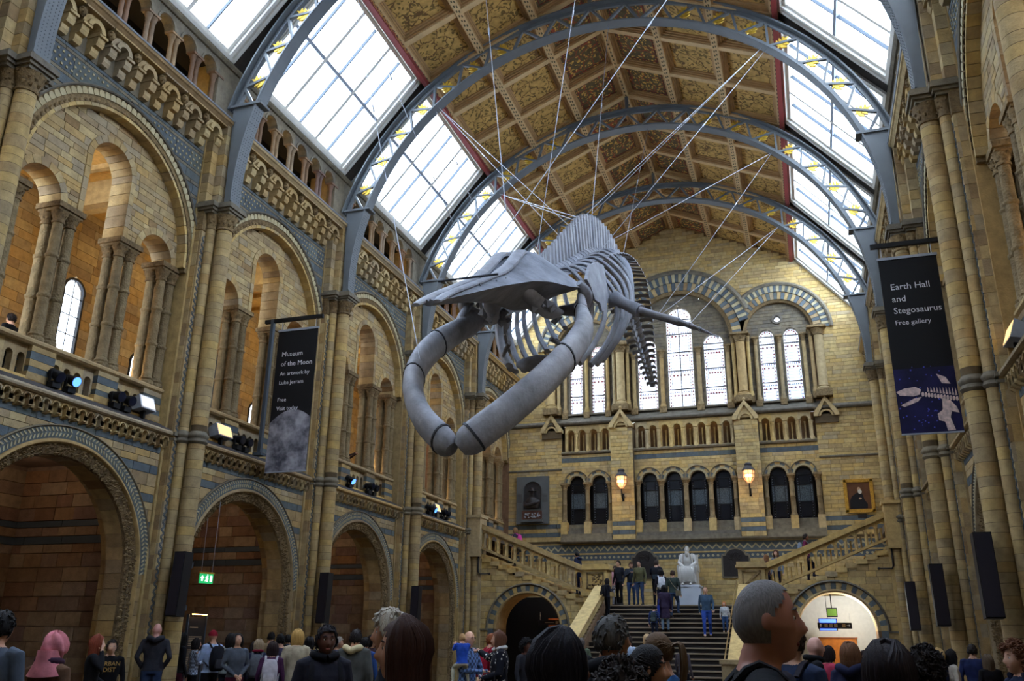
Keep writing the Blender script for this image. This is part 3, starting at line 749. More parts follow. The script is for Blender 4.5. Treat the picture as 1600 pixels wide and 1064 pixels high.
# painted name boards under the eaves
def textmesh(name, body, size, mat, align='CENTER', ext=.004, shear=0, spacing=1.0):
    cu = bpy.data.curves.new(name, 'FONT'); cu.body = body; cu.size = size; cu.align_x = align; cu.extrude = ext; cu.resolution_u = 2; cu.shear = shear; cu.space_line = spacing
    o = bpy.data.objects.new(name, cu); COL.objects.link(o); dg = bpy.context.evaluated_depsgraph_get()
    m = bpy.data.meshes.new_from_object(o.evaluated_get(dg)); bpy.data.objects.remove(o); m.name = name
    m.materials.clear(); m.materials.append(MATS[mat]); return m
flat('gold_print', (176, 138, 74), .6)
for _s in (-1, 1):
    for _b in range(1, 7):
        g = G().box(*sorted((_s*5.56, _s*5.72)), BC[_b]-3.1, BC[_b]+3.1, 19.28, 19.56)
        o = obj('trim_name_board', g, None, 'dark_red'); tag(o, 'dark red painted plant name board below the roof coffers, %s side' % ('left' if _s < 0 else 'right'), 'name board', '%s roof name boards' % ('left' if _s < 0 else 'right'), 'structure')
        if _s < 0:
            t = obj('lettering', textmesh('lettering', 'THEOBROMA · CACAO ·', .26, 'gold_print'), o); t.matrix_basis = Matrix.Translation((-5.555, BC[_b], 19.33)) @ Matrix.Rotation(PI/2, 4, 'Z') @ Matrix.Rotation(PI/2, 4, 'X')
# ---------------------------------------------------------------- sloping roof lights
SA, SB = Vector((8.4, 0, 16.3)), Vector((5.74, 0, 19.45)); _wl = (SB-SA).length; _wd = (SB-SA).normalized(); _wn = Vector((_wd.z, 0, -_wd.x))
def winbox(g, t0, t1, y0, y1, n0, n1, tone=0., mi=0):
    vs = [tuple(SA + _wd*t + _wn*n + Vector((0, y, 0))) for n in (n0, n1) for t, y in ((t0, y0), (t1, y0), (t1, y1), (t0, y1))]
    return g.add(vs, [(0, 1, 2, 3), (4, 7, 6, 5), (0, 4, 5, 1), (1, 5, 6, 2), (2, 6, 7, 3), (3, 7, 4, 0)], tone, False, None, mi)
def window_template():
    fr = G(); H = 2.48
    for i, (y, n) in enumerate(((2.85, -.02), (2.74, .06), (2.66, .0), (2.58, .1))):
        y1 = (2.74, 2.66, 2.58, H)[i]
        for s in (-1, 1): winbox(fr, 0, _wl, *sorted((s*y, s*y1)), n, .34)
    for t0, t1, n in ((0, .1, -.02), (.1, .2, .08), (_wl-.12, _wl, -.02), (_wl-.24, _wl-.12, .08)): winbox(fr, t0, t1, -2.85, 2.85, n, .34)
    thick = G(); winbox(thick, .2, _wl-.24, -.055, .055, .1, .26); thin = G(); winbox(thin, .2, _wl-.24, -.018, .018, .14, .24)
    tr = G(); winbox(tr, _wl/2-.05, _wl/2+.05, -H, H, .11, .27)
    edges = [-H, -1.68, -.86, 0, .86, 1.68, H]; panes = []
    for a, b in zip(edges[:-1], edges[1:]):
        for t0, t1 in ((.2, _wl/2-.05), (_wl/2+.05, _wl-.24)):
            p = G(); winbox(p, t0, t1, a+.02, b-.02, .2, .206); panes.append(p)
    raf = G(); winbox(raf, -.1, _wl+.1, 2.85, 3.36, .05, .34); winbox(raf, -.1, _wl+.1, -3.36, -2.85, .05, .34)
    return fr, thick, thin, tr, panes, raf
_wt = window_template(); _wm = [_wt[0].mesh('window', 'white_paint'), _wt[1].mesh('glazing_bar', 'white_paint'), _wt[2].mesh('thin_bar', 'iron_dark'), _wt[3].mesh('cross_bar', 'lead_light'), [p.mesh('pane', 'roof_glass') for p in _wt[4]], _wt[5].mesh('rafter', 'rafter_dark')]
_wi = 0
for _b in range(0, 7):
    for _s in (-1, 1):
        _wi += 1; o = obj('window_%d' % _wi, _wm[0], None, loc=(0, BC[_b], 0)); o.scale = (_s, 1, 1)
        tag(o, 'sloping white framed roof light of the %s side below the coffered roof' % ('left' if _s < 0 else 'right'), 'window', '%s roof lights' % ('left' if _s < 0 else 'right'), 'structure')
        for y in (-.86, .86): obj('glazing_bar', _wm[1], o, loc=(0, y, 0))
        for y in (-1.68, 0, 1.68): obj('thin_bar', _wm[2], o, loc=(0, y, 0))
        obj('cross_bar', _wm[3], o); obj('rafter', _wm[5], o)
        for p in _wm[4]: obj('pane', p, o)
for _s in (-1, 1):   # roof behind the camera and strip above the wall
    g = G().prism([(_s*8.5, 16.25), (_s*5.5, 19.55), (_s*5.5, 19.9), (_s*9.3, 16.4)], 'y', -14, -1.9)
    tag(obj('roof_slope', g, None, 'roof_deck'), 'boarded roof slope behind the visitors on the %s side' % ('left' if _s < 0 else 'right'), 'roof', kind='structure')
# ---------------------------------------------------------------- iron arches
def truss_template():
    T = {}; CZ, RL, RU = 12.4, 7.98, 8.83
    def ring(R, a0, a1, inner):
        g = G(); s = 1 if inner else -1
        g2 = G().archprof(0, CZ, [(R, -.2), (R, .2), (R+s*.045, .2), (R+s*.045, .04), (R+s*.17, .04), (R+s*.17, -.04), (R+s*.045, -.04), (R+s*.045, -.2)], a0, a1, 72, closed=True)
        g.join(g2, Matrix(((0, 1, 0, 0), (1, 0, 0, 0), (0, 0, 1, 0), (0, 0, 0, 1)))); return g
    T['lower'] = ring(RL, -.03, PI+.03, True); a = math.asin(2.55/RU); T['upper'] = ring(RU, a, PI-a, False)
    leg = G(); poly = [(RL*math.cos(t)+.02, CZ+RL*math.sin(t)) for t in np.linspace(-.03, .325, 8)] + [(8.27, 14.95), (8.22, 13.6), (8.19, 12.06), (7.99, 12.06)]
    leg.prism(poly, 'y', -.16, .16); leg.box(7.42, 8.34, -.22, .22, 14.93, 15.0); leg.box(7.9, 8.24, -.24, .24, 12.04, 12.1)
    T['leg'] = leg
    rv = G()
    for t in np.linspace(-.02, .32, 34):
        for y in (-.13, -.05, .05, .13): rv.ball((RL*math.cos(t)-.002, y, CZ+RL*math.sin(t)), (.016, .016, .016), 6, 4)
    for t in np.linspace(.34, 1.2, 90):
        for y in (-.16, .16): rv.ball((RL*math.cos(t)-.002, y, CZ+RL*math.sin(t)), (.014, .014, .014), 5, 3)
    T['rivets'] = rv
    n = 38; a0, a1 = math.asin(2.62/8.5), PI-math.asin(2.62/8.5); br = []
    for k in range(n):
        t0, t1 = a0+(a1-a0)*k/n, a0+(a1-a0)*(k+1)/n; r0, r1 = (RL+.1, RU-.1) if k % 2 == 0 else (RU-.1, RL+.1)
        p = Vector((r0*math.cos(t0), 0, CZ+r0*math.sin(t0))); q = Vector((r1*math.cos(t1), 0, CZ+r1*math.sin(t1)))
        d = (q-p).normalized(); m = Vector((-d.z, 0, d.x))*.035
        g = G().prism([((p+m).x, (p+m).z), ((p-m).x, (p-m).z), ((q-m).x, (q-m).z), ((q+m).x, (q+m).z)], 'y', -.05, .05); br.append(g)
    T['braces'] = br
    lv = []
    for k in range(1, 15, 2):
        t = a0+(a1-a0)*(k+.5)/n; rm = (RL+RU)/2
        g = G(); c = Vector((rm*math.cos(t), 0, CZ+rm*math.sin(t))); ax = Vector((math.cos(t), 0, math.sin(t))); tg = Vector((-math.sin(t), 0, math.cos(t)))
        def lf(o, d, L, w):
            d = d.normalized(); nn = Vector((-d.z, 0, d.x)); pts = [o, o+d*L*.35+nn*w, o+d*L*.7+nn*w*.8, o+d*L, o+d*L*.7-nn*w*.8, o+d*L*.35-nn*w]
            g.prism([(p.x, p.z) for p in pts], 'y', -.025, .025)
        base = c-ax*.26
        lf(base, ax, .52, .05)
        for h, sp in ((.08, .24), (.2, .22), (.32, .17)):
            for s in (-1, 1): lf(base+ax*h, ax*.6+tg*s, sp, .045)
        lv.append(g)
    T['leaves'] = lv
    T['post'] = G().box(-.06, .06, -.06, .06, 21.2, 21.95)
    return T
_tt = truss_template(); _tb = [g.mesh('brace', 'iron_blue') for g in _tt['braces']]; _tl = [g.mesh('gilt_leaf', 'gold') for g in _tt['leaves']]
_tm = {k: _tt[k].mesh(n, 'iron_blue') for k, n in (('lower', 'lower_chord'), ('upper', 'upper_chord'), ('leg', 'leg'), ('rivets', 'rivets'), ('post', 'ridge_post'))}
for _p in range(1, 7):
    o = empty('iron_roof_arch', (0, PY[_p], 0)); tag(o, 'blue-grey riveted iron roof arch with gilt leaves, %s from the end wall' % ('sixth', 'fifth', 'fourth', 'third', 'second', 'first')[_p-1], 'roof arch', 'iron roof arches')
    obj('lower_chord', _tm['lower'], o); obj('upper_chord', _tm['upper'], o); obj('ridge_post', _tm['post'], o)
    for s in (-1, 1):
        l = obj('leg', _tm['leg'], o); l.scale = (s, 1, 1); obj('rivets', _tm['rivets'], l, stuff=True)
        for m in _tl: q = obj('gilt_leaf', m, o); q.scale = (s, 1, 1)
    for m in _tb: obj('brace', m, o)
# ---------------------------------------------------------------- end wall (local frame: x = into the wall, y = -X of the hall, z up)
RZ90 = Matrix.Rotation(PI/2, 4, 'Z')
def arch_poly(c, z0, zs, r, n=10): return [(c-r, z0), (c+r, z0), (c+r, zs)] + [(c+r*math.cos(a), zs+r*math.sin(a)) for a in np.linspace(0, PI, n)[1:-1]] + [(c-r, zs)]
def make_end_wall():
    rng = random.Random(31)
    core = G(); st = Pieces('stone', 'buff_end'); blu = Pieces('stone', 'bluegrey')
    H = 8.72
    zc = lambda a, b: zcuts(a, b, rng, (.14, .21))
    courses(st, zc(3.06, 5.3), -H, H, [], 0, .05, rng, (.35, .7), core=core, corex=(.03, .6))
    core.box(.03, .6, -H, H, 5.3, 6.2)
    # outer plain bays with grey bands
    for s in (-1, 1):
        a, b = sorted((s*5.98, s*H))
        for z0, z1, k in ((6.2, 6.42, 0), (6.42, 6.62, 1), (6.62, 6.82, 0), (6.82, 7.02, 1)): courses(blu if k else st, [z0, z1], a, b, [], 0, .05, rng, (.35, .7), core=core, corex=(.03, .6))
        courses(st, zc(7.02, 11.85), a, b, [], 0, .05, rng, (.35, .7), core=core, corex=(.03, .6))
        # pilasters
        a, b = sorted((s*2.38, s*3.46))
        for z0, z1, k in ((6.2, 6.42, 0), (6.42, 6.62, 1), (6.62, 6.82, 0), (6.82, 7.02, 1)): courses(blu if k else st, [z0, z1], a, b, [], -.38, .05, rng, (.3, .6), core=core, corex=(-.35, .6))
        courses(st, zc(7.02, 11.5), a, b, [], -.38, .05, rng, (.3, .6), core=core, corex=(-.35, .6))
        core.box(-.1, .6, s*6.48-.5, s*6.48+.5, 11.2, 12.0)
    # walls over the lower windows
    for lo, hi, cs in ((-2.4, 2.4, (-1.7, -.567, .567, 1.7)), (3.45, 6.0, (4.15, 5.25)), (-6.0, -3.45, (-4.15, -5.25))):
        hol = [(c, 8.95, .5, .5, 7.0) for c in cs]
        courses(st, zc(8.95, 9.98), lo, hi, hol, 0, .05, rng, (.3, .6), core=core, corex=(.03, .5))
        courses(blu, [9.98, 10.2], lo, hi, [], 0, .05, rng, (.35, .6), core=core, corex=(.03, .5)); courses(st, [10.2, 10.36], lo, hi, [], 0, .05, rng, (.35, .6), core=core, corex=(.03, .5))
    # window storey and gable
    big = [(0, 15.8, 3.1, 3.1, 12), (4.72, 15.8, 1.95, 1.95, 12), (-4.72, 15.8, 1.95, 1.95, 12)]
    zs = zc(12.0, 21.9)
    for z0, z1 in zip(zs[:-1], zs[1:]):
        def lim(z): return H if z < 16 else (min(H, 8.9-(z-16.3)*.844) if z < 19.7 else max(.05, (22.1-z)/.4359))
        courses(st, [z0, z1], -lim(z1), lim(z1), big, 0, .05, rng, (.35, .7), core=core, corex=(.03, .55))
    tym = Pieces('stone', 'grey_trim')
    for z0, z1 in zip(zs[:-1], zs[1:]):
        def hw(R, z): return R if z <= 15.8 else math.sqrt(max(.01, R*R-(z-15.8)**2))
        if z1 < 18.4:
            a = hw(2.6, z1) if z1 < 18.39 else .1
            courses(tym, [z0, z1], -a, a, [(0, 17.0, .66, .66, 12.42), (1.64, 15.6, .52, .52, 12.42), (-1.64, 15.6, .52, .52, 12.42)], .28, .05, rng, (.3, .55), core=core, corex=(.31, .55))
        if z1 < 17.4:
            a = hw(1.62, z1)
            for s in (-1, 1): courses(tym, [z0, z1], s*4.72-a, s*4.72+a, [(s*4.15, 15.68, .37, .37, 12.42), (s*5.28, 15.68, .37, .37, 12.42), (s*4.72, 16.5, .19, .19, 16.44)], .28, .05, rng, (.25, .5), core=core, corex=(.31, .55))
    root = bpy.data.objects.new('wall_end', core.mesh('wall_end', 'mortar')); COL.objects.link(root); root.matrix_world = Matrix.Translation((0, YE, 0)) @ RZ90
    tag(root, 'tall stone end wall with stained glass windows behind the staircase landing', 'wall', kind='structure')
    st.place(root, True, 300); blu.place(root, False); tym.place(root, False)
    fill = G().box(.06, .6, -H, H, 0, 3.06)
    for s in (-1, 1):
        for a, b in ((2.5, 3.25), (6.1, 6.9)): fill.box(.2, .55, *sorted((s*a, s*b)), 12.0, 15.85)
        fill.arc(s*4.72, 15.8, 1.55, 2.2, .12, .5, n=24); fill.box(-.1, 4., *sorted((s*8.7, s*14.6)), 0, 16.4) if False else fill.box(0, .3, *sorted((s*8.6, s*14.6)), 0, 16.6)
        fill.box(-41., .3, *sorted((s*14.4, s*14.6)), 0, 6.2)
    fill.arc(0, 15.8, 2.5, 3.3, .12, .5, n=30)
    for c_, r_, z_ in ((0, 2.58, 18.1), (4.72, 1.6, 17.05), (-4.72, 1.6, 17.05)):
        h_ = math.sqrt(r_*r_-(z_-15.8)**2); a_ = math.asin((z_-15.8)/r_); fill.prism([(c_+r_*math.cos(a), 15.8+r_*math.sin(a)) for a in np.linspace(a_, PI-a_, 12)], 'x', .34, .5)
    obj('wall_filling', fill, root, 'brown_stone')
    # arch rings
    def ringset(c, rs, a0s, n, x):
        r = obj('window_arch', G().archprof(c, 15.8, [(rs[0], .3), (rs[0], x+.12), (rs[1], x+.06), (rs[1], .3)], a0s[0][0], a0s[0][1], 36, closed=True), root, 'carved')
        for i in (1, 2):
            A, B = Pieces('voussoir', 'bluegrey'), Pieces('voussoir', 'leaf_cream' if i == 2 else 'buff'); lo, hi = a0s[i]; m = n+10*i; d = (hi-lo)/m
            for k in range(m): voussoirs(A if k % 2 else B, c, 15.8, rs[i], rs[i+1]-.02, x+.05-.04*i, .1, 1, lo+d*k, lo+d*(k+1), .014)
            A.place(r, True); B.place(r, True)
        obj('hood_moulding', G().archprof(c, 15.8, [(rs[3]-.02, .1), (rs[3]-.02, x-.08), (rs[3]+.06, x-.12), (rs[4], x-.04), (rs[4], .1)], a0s[3][0], a0s[3][1], 36, smooth=True), r, 'grey_trim')
    ringset(0, (2.45, 2.62, 3.05, 3.5, 3.72), [(0, PI), (.02, PI-.02), (.22, PI-.22), (.36, PI-.36)], 34, -.05)
    for s in (-1, 1):
        aa = [(0, PI), (0, PI-.5), (0, PI-.72), (0, PI-.88)]
        if s < 0: aa = [(PI-b, PI-a) for a, b in aa]
        ringset(s*4.72, (1.5, 1.62, 2.0, 2.34, 2.5), aa, 18, -.03)
    # shafts of the window storey
    sf = Pieces('window_shaft', 'drum_stone'); cp = G(); q = random.Random(4)
    def shaft(u, x, r, z0, z1):
        g = G().lathe([(r*1.5, z0), (r*1.5, z0+.12), (r*1.15, z0+.18), (r*1.3, z0+.22), (r, z0+.28), (r, z1)], x, u, 12, cap=False); sf.geo(g); capital(cp, x, u, z1, r, .32, q); cp.box(x-r*1.8, x+r*2.5, u-r*1.8, u+r*1.8, z1+.32, z1+.4)
        cp.box(x-r*1.7, x+.3, u-r*1.7, u+r*1.7, z0-.3, z0)
    for s in (-1, 1):
        shaft(s*2.93, -.02, .21, 12.7, 15.4); shaft(s*6.5, -.02, .21, 12.7, 15.4)
        for d in (-.34, .34): shaft(s*(2.93+d), .08, .09, 12.7, 15.4)
        shaft(s*6.15, .08, .09, 12.7, 15.4); shaft(s*.9, .2, .1, 12.5, 15.0); shaft(s*2.3, .2, .1, 12.5, 15.0)
        for u in (3.62, 4.715, 5.82): shaft(s*u, .2, .09, 12.5, 15.25)
        cp.box(-.3, .3, min(s*2.5, s*3.36), max(s*2.5, s*3.36), 15.76, 15.86)
        cp.box(-.3, .3, min(s*6.0, s*6.75), max(s*6.0, s*6.75), 15.76, 15.86)
        g = G()
    c = obj('window_capitals', cp, root, 'carved'); sf.place(c, True)
    # upper windows
    wn = 20
    for c_, zs_, r in ((0, 17.0, .63), (1.64, 15.6, .48), (-1.64, 15.6, .48)) + tuple((s*u, 15.68, .34) for s in (-1, 1) for u in (4.15, 5.28)):
        fr = G().arc(c_, zs_, r, r+.07, .26, .56, n=12)
        for s in (-1, 1): fr.box(.26, .56, *sorted((c_+s*r, c_+s*(r+.07))), 12.45, zs_)
        fr.box(.1, .56, c_-r-.07, c_+r+.07, 12.36, 12.45)
        wn += 1; w = obj('window_%d' % wn, fr, None, 'grey_trim'); w.matrix_world = Matrix.Translation((0, YE, 0)) @ RZ90
        what = 'tall central' if c_ == 0 else ('narrow flanking' if r > .4 else 'slender paired')
        sd = '' if c_ == 0 else (' to the left' if c_ > 0 else ' to the right')
        tag(w, '%s stained glass window%s in the end wall' % (what, sd) if r > .4 else 'slender paired stained glass window of the %s lancets in the end wall' % ('left' if c_ > 0 else 'right'), 'window', None if r > .4 else ('left lancets' if c_ > 0 else 'right lancets'), 'structure')
        zz = list(np.arange(12.45, zs_-.2, .95)) + [zs_]
        for z0, z1 in zip(zz[:-1], zz[1:]): obj('pane', G().box(.42, .425, c_-r, c_+r, z0+.012, z1-.012), w, 'stained')
        obj('pane', G().prism(arch_poly(c_, zs_-.01, zs_, r), 'x', .42, .425), w, 'stained')
        ld = G()
        for z in zz[1:]: ld.box(.4, .45, c_-r, c_+r, z-.02, z+.02)
        for z in np.arange(12.6, zs_, .158): ld.box(.41, .43, c_-r, c_+r, z-.004, z+.004)
        for u in ((-.0,) if c_ == 0 else ()) + (-r*.72, r*.72): ld.box(.405, .44, c_+u-(.018 if u == 0 else .006), c_+u+(.018 if u == 0 else .006), 12.45, zs_+(r if u == 0 else 0))
        for a in np.linspace(0, PI, 7)[1:-1]: ld.prism([(c_+.35*r*math.cos(a)-.008, zs_+.35*r*math.sin(a)), (c_+.35*r*math.cos(a)+.008, zs_+.35*r*math.sin(a)), (c_+r*math.cos(a)+.008, zs_+r*math.sin(a)), (c_+r*math.cos(a)-.008, zs_+r*math.sin(a))], 'x', .41, .43)
        obj('leading', ld, w, 'black'); rg, bg_ = G(), G()
        for k, z in enumerate(np.arange(12.58, zs_-.05, .17)):
            for s in (-1, 1):
                u = c_+s*r*.86; rg.prism([(u-.035, z), (u, z+.05), (u+.035, z), (u, z-.05)], 'x', .426, .43)
            if k % 6 == 3:
                for u in np.linspace(-.55, .55, 5 if r > .4 else 3): rg.prism([(c_+u*r+.05*math.cos(a), z+.05*math.sin(a)) for a in np.linspace(0, 2*PI, 7)[:-1]], 'x', .426, .43)
            if k % 6 == 4:
                for u in np.linspace(-.7, .7, 9 if r > .4 else 6): bg_.box(.426, .43, c_+u*r-.016, c_+u*r+.016, z-.04, z+.04)
        for a in np.linspace(.3, PI-.3, 6): rg.prism([(c_+.72*r*math.cos(a)+.04*math.cos(q_), zs_+.72*r*math.sin(a)+.04*math.sin(q_)) for q_ in np.linspace(0, 2*PI, 7)[:-1]], 'x', .426, .43)
        obj('red_motifs', rg, w, 'red_glass', stuff=True); obj('blue_motifs', bg_, w, 'blue_glass', stuff=True)
    for s in (-1, 1):
        g = G().arc(s*4.72, 16.5, .16, .26, .22, .5, 0, 2*PI, 18); o = obj('oculus', g, root, 'grey_trim'); obj('oculus_glass', G().prism([(s*4.72+.17*math.cos(a), 16.5+.17*math.sin(a)) for a in np.linspace(0, 2*PI, 15)[:-1]], 'x', .4, .405), o, 'stained')
    # strings, balcony arcade
    obj('string_course', G().prism([(.05, 11.84), (-.12, 11.86), (-.16, 11.92), (-.16, 11.97), (-.06, 12.04), (.3, 12.4), (.3, 11.84)], 'y', -H, H), root, 'grey_trim')
    bal = Pieces('balcony_arch', 'buff_end'); w = .2875; h = .17
    pl = [(-w, 10.55), (-w, 11.82), (w, 11.82), (w, 10.55), (h, 10.55), (h, 11.42)] + [(h*math.cos(a), 11.42+h*math.sin(a)) for a in np.linspace(0, PI, 9)[1:-1]] + [(-h, 11.42), (-h, 10.55)]
    bg = G().prism(pl, 'x', .02, .2); bg.lathe([(.1, 10.45), (.1, 10.6), (.06, 10.66), (.055, 11.2), (.09, 11.3), (.09, 11.36)], -.03, -w, 10); bg.lathe([(.05, 10.5), (.05, 10.6), (.035, 10.66), (.035, 11.3), (.05, 11.4)], .3, 0, 8)
    bg.arc(0, 11.42, .18, .27, -.04, .05, 0, PI, 10)
    for lo, n in ((-2.3, 8), (3.5, 4), (-5.8, 4)):
        for k in range(n): bal.geo(bg, Matrix.Translation((0, lo+(k+.5)*.575, 0)), key='b')
    b = obj('balcony', G().prism([(.2, 10.36), (-.1, 10.38), (-.13, 10.46), (-.05, 10.52), (.6, 10.52), (.6, 10.36)], 'y', -5.98, 5.98), root, 'grey_trim'); bal.place(b, True)
    obj('balcony_back', G().box(.55, .6, -5.98, 5.98, 10.4, 11.9), b, 'brown_stone')
    # gablets
    gb = G()
    for u, x0, w in ((-6.48, -.12, .46), (-2.92, -.42, .5), (2.92, -.42, .5), (6.48, -.12, .46)):
        gb.prism([(u-w-.08, 11.5), (u-w-.08, 11.66), (u, 12.42), (u+w+.08, 11.66), (u+w+.08, 11.5), (u+w-.12, 11.5), (u+w-.12, 11.58), (u, 12.2), (u-w+.12, 11.58), (u-w+.12, 11.5)], 'x', x0-.1, x0+.3)
        gb.arc(u, 11.5, w*.5, w*.68, x0-.05, x0+.1, 0, PI, 12); gb.prism([(u-w, 11.6), (u+w, 11.6), (u, 12.3)], 'x', x0+.02, x0+.4); gb.ball((x0, u, 12.48), .08, 8, 6)
    obj('gablets', gb, root, 'buff_end')
    # lower windows
    vo, vb, dn = Pieces('voussoir', 'buff_end'), Pieces('voussoir', 'bluegrey'), G()
    fr = G(); cols = Pieces('window_column', 'shaft_carved'); ped = Pieces('column_pedestal', 'buff_end'); cc = G(); hm = G()
    for c_ in (-1.7, -.567, .567, 1.7, 4.15, 5.25, -4.15, -5.25):
        for k in range(7): voussoirs(vb if k % 2 == 0 else vo, c_, 8.95, .47, .565, -.02, .1, 1, PI*k/7, PI*(k+1)/7, .01)
        dn.arc(c_, 8.95, .37, .41, -.06, .3, n=14); dn.arc(c_, 8.95, .41, .47, -.01, .1, n=14)
        for k in range(13): a = PI*(k+.5)/13; dn.prism([(c_+r*math.cos(a+e), 8.95+r*math.sin(a+e)) for r, e in ((.42, -.05), (.46, -.05), (.46, .05), (.42, .05))], 'x', -.03, .0, tone=.5)
        hm.archprof(c_, 8.95, [(.56, .1), (.56, -.06), (.6, -.09), (.62, -.05), (.62, .1)], .0, PI, 16)
    ar = obj('lower_window_arches', dn, root, 'leaf_cream'); vo.place(ar, True); vb.place(ar, True); obj('hood_moulding', hm, ar, 'grey_trim')
    s0 = G().lathe([(.15, 7.08), (.15, 7.14), (.115, 7.2), (.11, 7.9), (.13, 7.93), (.11, 7.96), (.108, 8.66)], 0, 0, 12, cap=False)
    for u in (0, 1.133, 2.25, -1.133, -2.25, 3.58, 4.7, 5.84, -3.58, -4.7, -5.84):
        cols.geo(s0, Matrix.Translation((-.05, u, 0)), key='w'); ped.box(-.22, .12, u-.16, u+.16, 6.3, 7.08); capital(cc, -.05, u, 8.64, .11, .22, q); cc.box(-.24, .3, u-.18, u+.18, 8.86, 8.95)
    cols.place(ar, True); ped.place(ar, True); obj('column_capitals', cc, ar, 'carved')
    ss = Pieces('sill_step', 'grey_trim')
    for lo, hi in ((-2.36, 2.36), (3.48, 5.98), (-5.98, -3.48)):
        for k in range(5): ss.box(-.36+k*.13, .6, lo, hi, 6.2+k*.16, 6.36+k*.16-.006)
    ss.place(root, True)
    for i, c_ in enumerate((-1.7, -.567, .567, 1.7, 4.15, 5.25, -4.15, -5.25)):
        f = G().arc(c_, 8.95, .33, .37, .26, .34, n=10)
        for s in (-1, 1): f.box(.26, .34, *sorted((c_+s*.33, c_+s*.37)), 7.0, 8.95); f.box(.28, .33, c_+s*.23-.01, c_+s*.23+.01, 7.0, 8.95)
        for z in (7.02, 7.75, 8.5, 8.93): f.box(.27, .33, c_-.35, c_+.35, z-.015, z+.015)
        wn += 1; w = obj('window_%d' % wn, f, None, 'black'); w.matrix_world = Matrix.Translation((0, YE, 0)) @ RZ90
        tag(w, 'dark leaded window behind carved columns in the %s' % ('middle group above the statue' if abs(c_) < 2 else 'pair beside the bust niche' if c_ > 0 else 'pair beside the framed portrait'), 'window', 'windows of the middle group' if abs(c_) < 2 else 'left window pair' if c_ > 0 else 'right window pair', 'structure')
        for z0, z1 in ((7.03, 7.74), (7.76, 8.49), (8.51, 8.92)): obj('pane', G().box(.3, .305, c_-.33, c_+.33, z0, z1), w, 'lower_glass' if 7.1 < z0 < 8.5 else 'dark_glass')
        obj('pane', G().prism(arch_poly(c_, 8.94, 8.95, .33), 'x', .3, .305), w, 'dark_glass')
        dt = G()
        for z in np.arange(7.1, 8.9, .12):
            for s in (-1, 1): dt.ball((.285, c_+s*.28, z), (.008, .014, .014), 5, 3)
        obj('border_dots', dt, w, 'lead_light', stuff=True)
    obj('window_backing', G().box(.7, .75, -6.2, 6.2, 6.2, 10.4), root, 'dark_void')  # dark slab in place of the unlit interior behind the windows
    # painted friezes
    z = G().box(-.02, .05, -H, H, 5.62, 6.05); fz = obj('zigzag_frieze', z, root, 'bluegrey'); g = G(); P_ = Pieces('zigzag', 'leaf_cream')
    seg = G().prism([(0, 5.7), (.17, 5.87), (.34, 5.7), (.34, 5.79), (.17, 5.96), (0, 5.79)], 'x', -.035, .0)
    for k in range(50): P_.geo(seg, Matrix.Translation((0, -8.6+k*.344, 0)), key='z')
    P_.place(fz, True); obj('frieze_edge', G().box(-.04, .05, -H, H, 5.56, 5.63).box(-.04, .05, -H, H, 6.03, 6.08), fz, 'buff_end')
    d = obj('dotted_frieze', G().box(-.015, .05, -H, H, 5.3, 5.56), root, 'bluegrey'); g = G()
    for k in range(80): g.prism([(-8.6+k*.216+.06*math.cos(a), 5.43+.06*math.sin(a)) for a in np.linspace(0, 2*PI, 7)[:-1]], 'x', -.03, 0)
    obj('frieze_dots', g, d, 'leaf_cream', stuff=True)
    obj('sill_string', G().prism([(.05, 6.06), (-.3, 6.08), (-.36, 6.14), (-.36, 6.2), (.05, 6.24)], 'y', -6.0, 6.0), root, 'grey_trim')
    for s in (-1, 1): obj('plain_string', G().prism([(.05, 9.6), (-.06, 9.62), (-.07, 9.68), (.05, 9.74)], 'y', *sorted((s*5.98, s*H))), root, 'grey_trim')
    return root
flat('lower_glass', (80, 88, 92), .35, noise=.75, nscale=26)
make_end_wall()
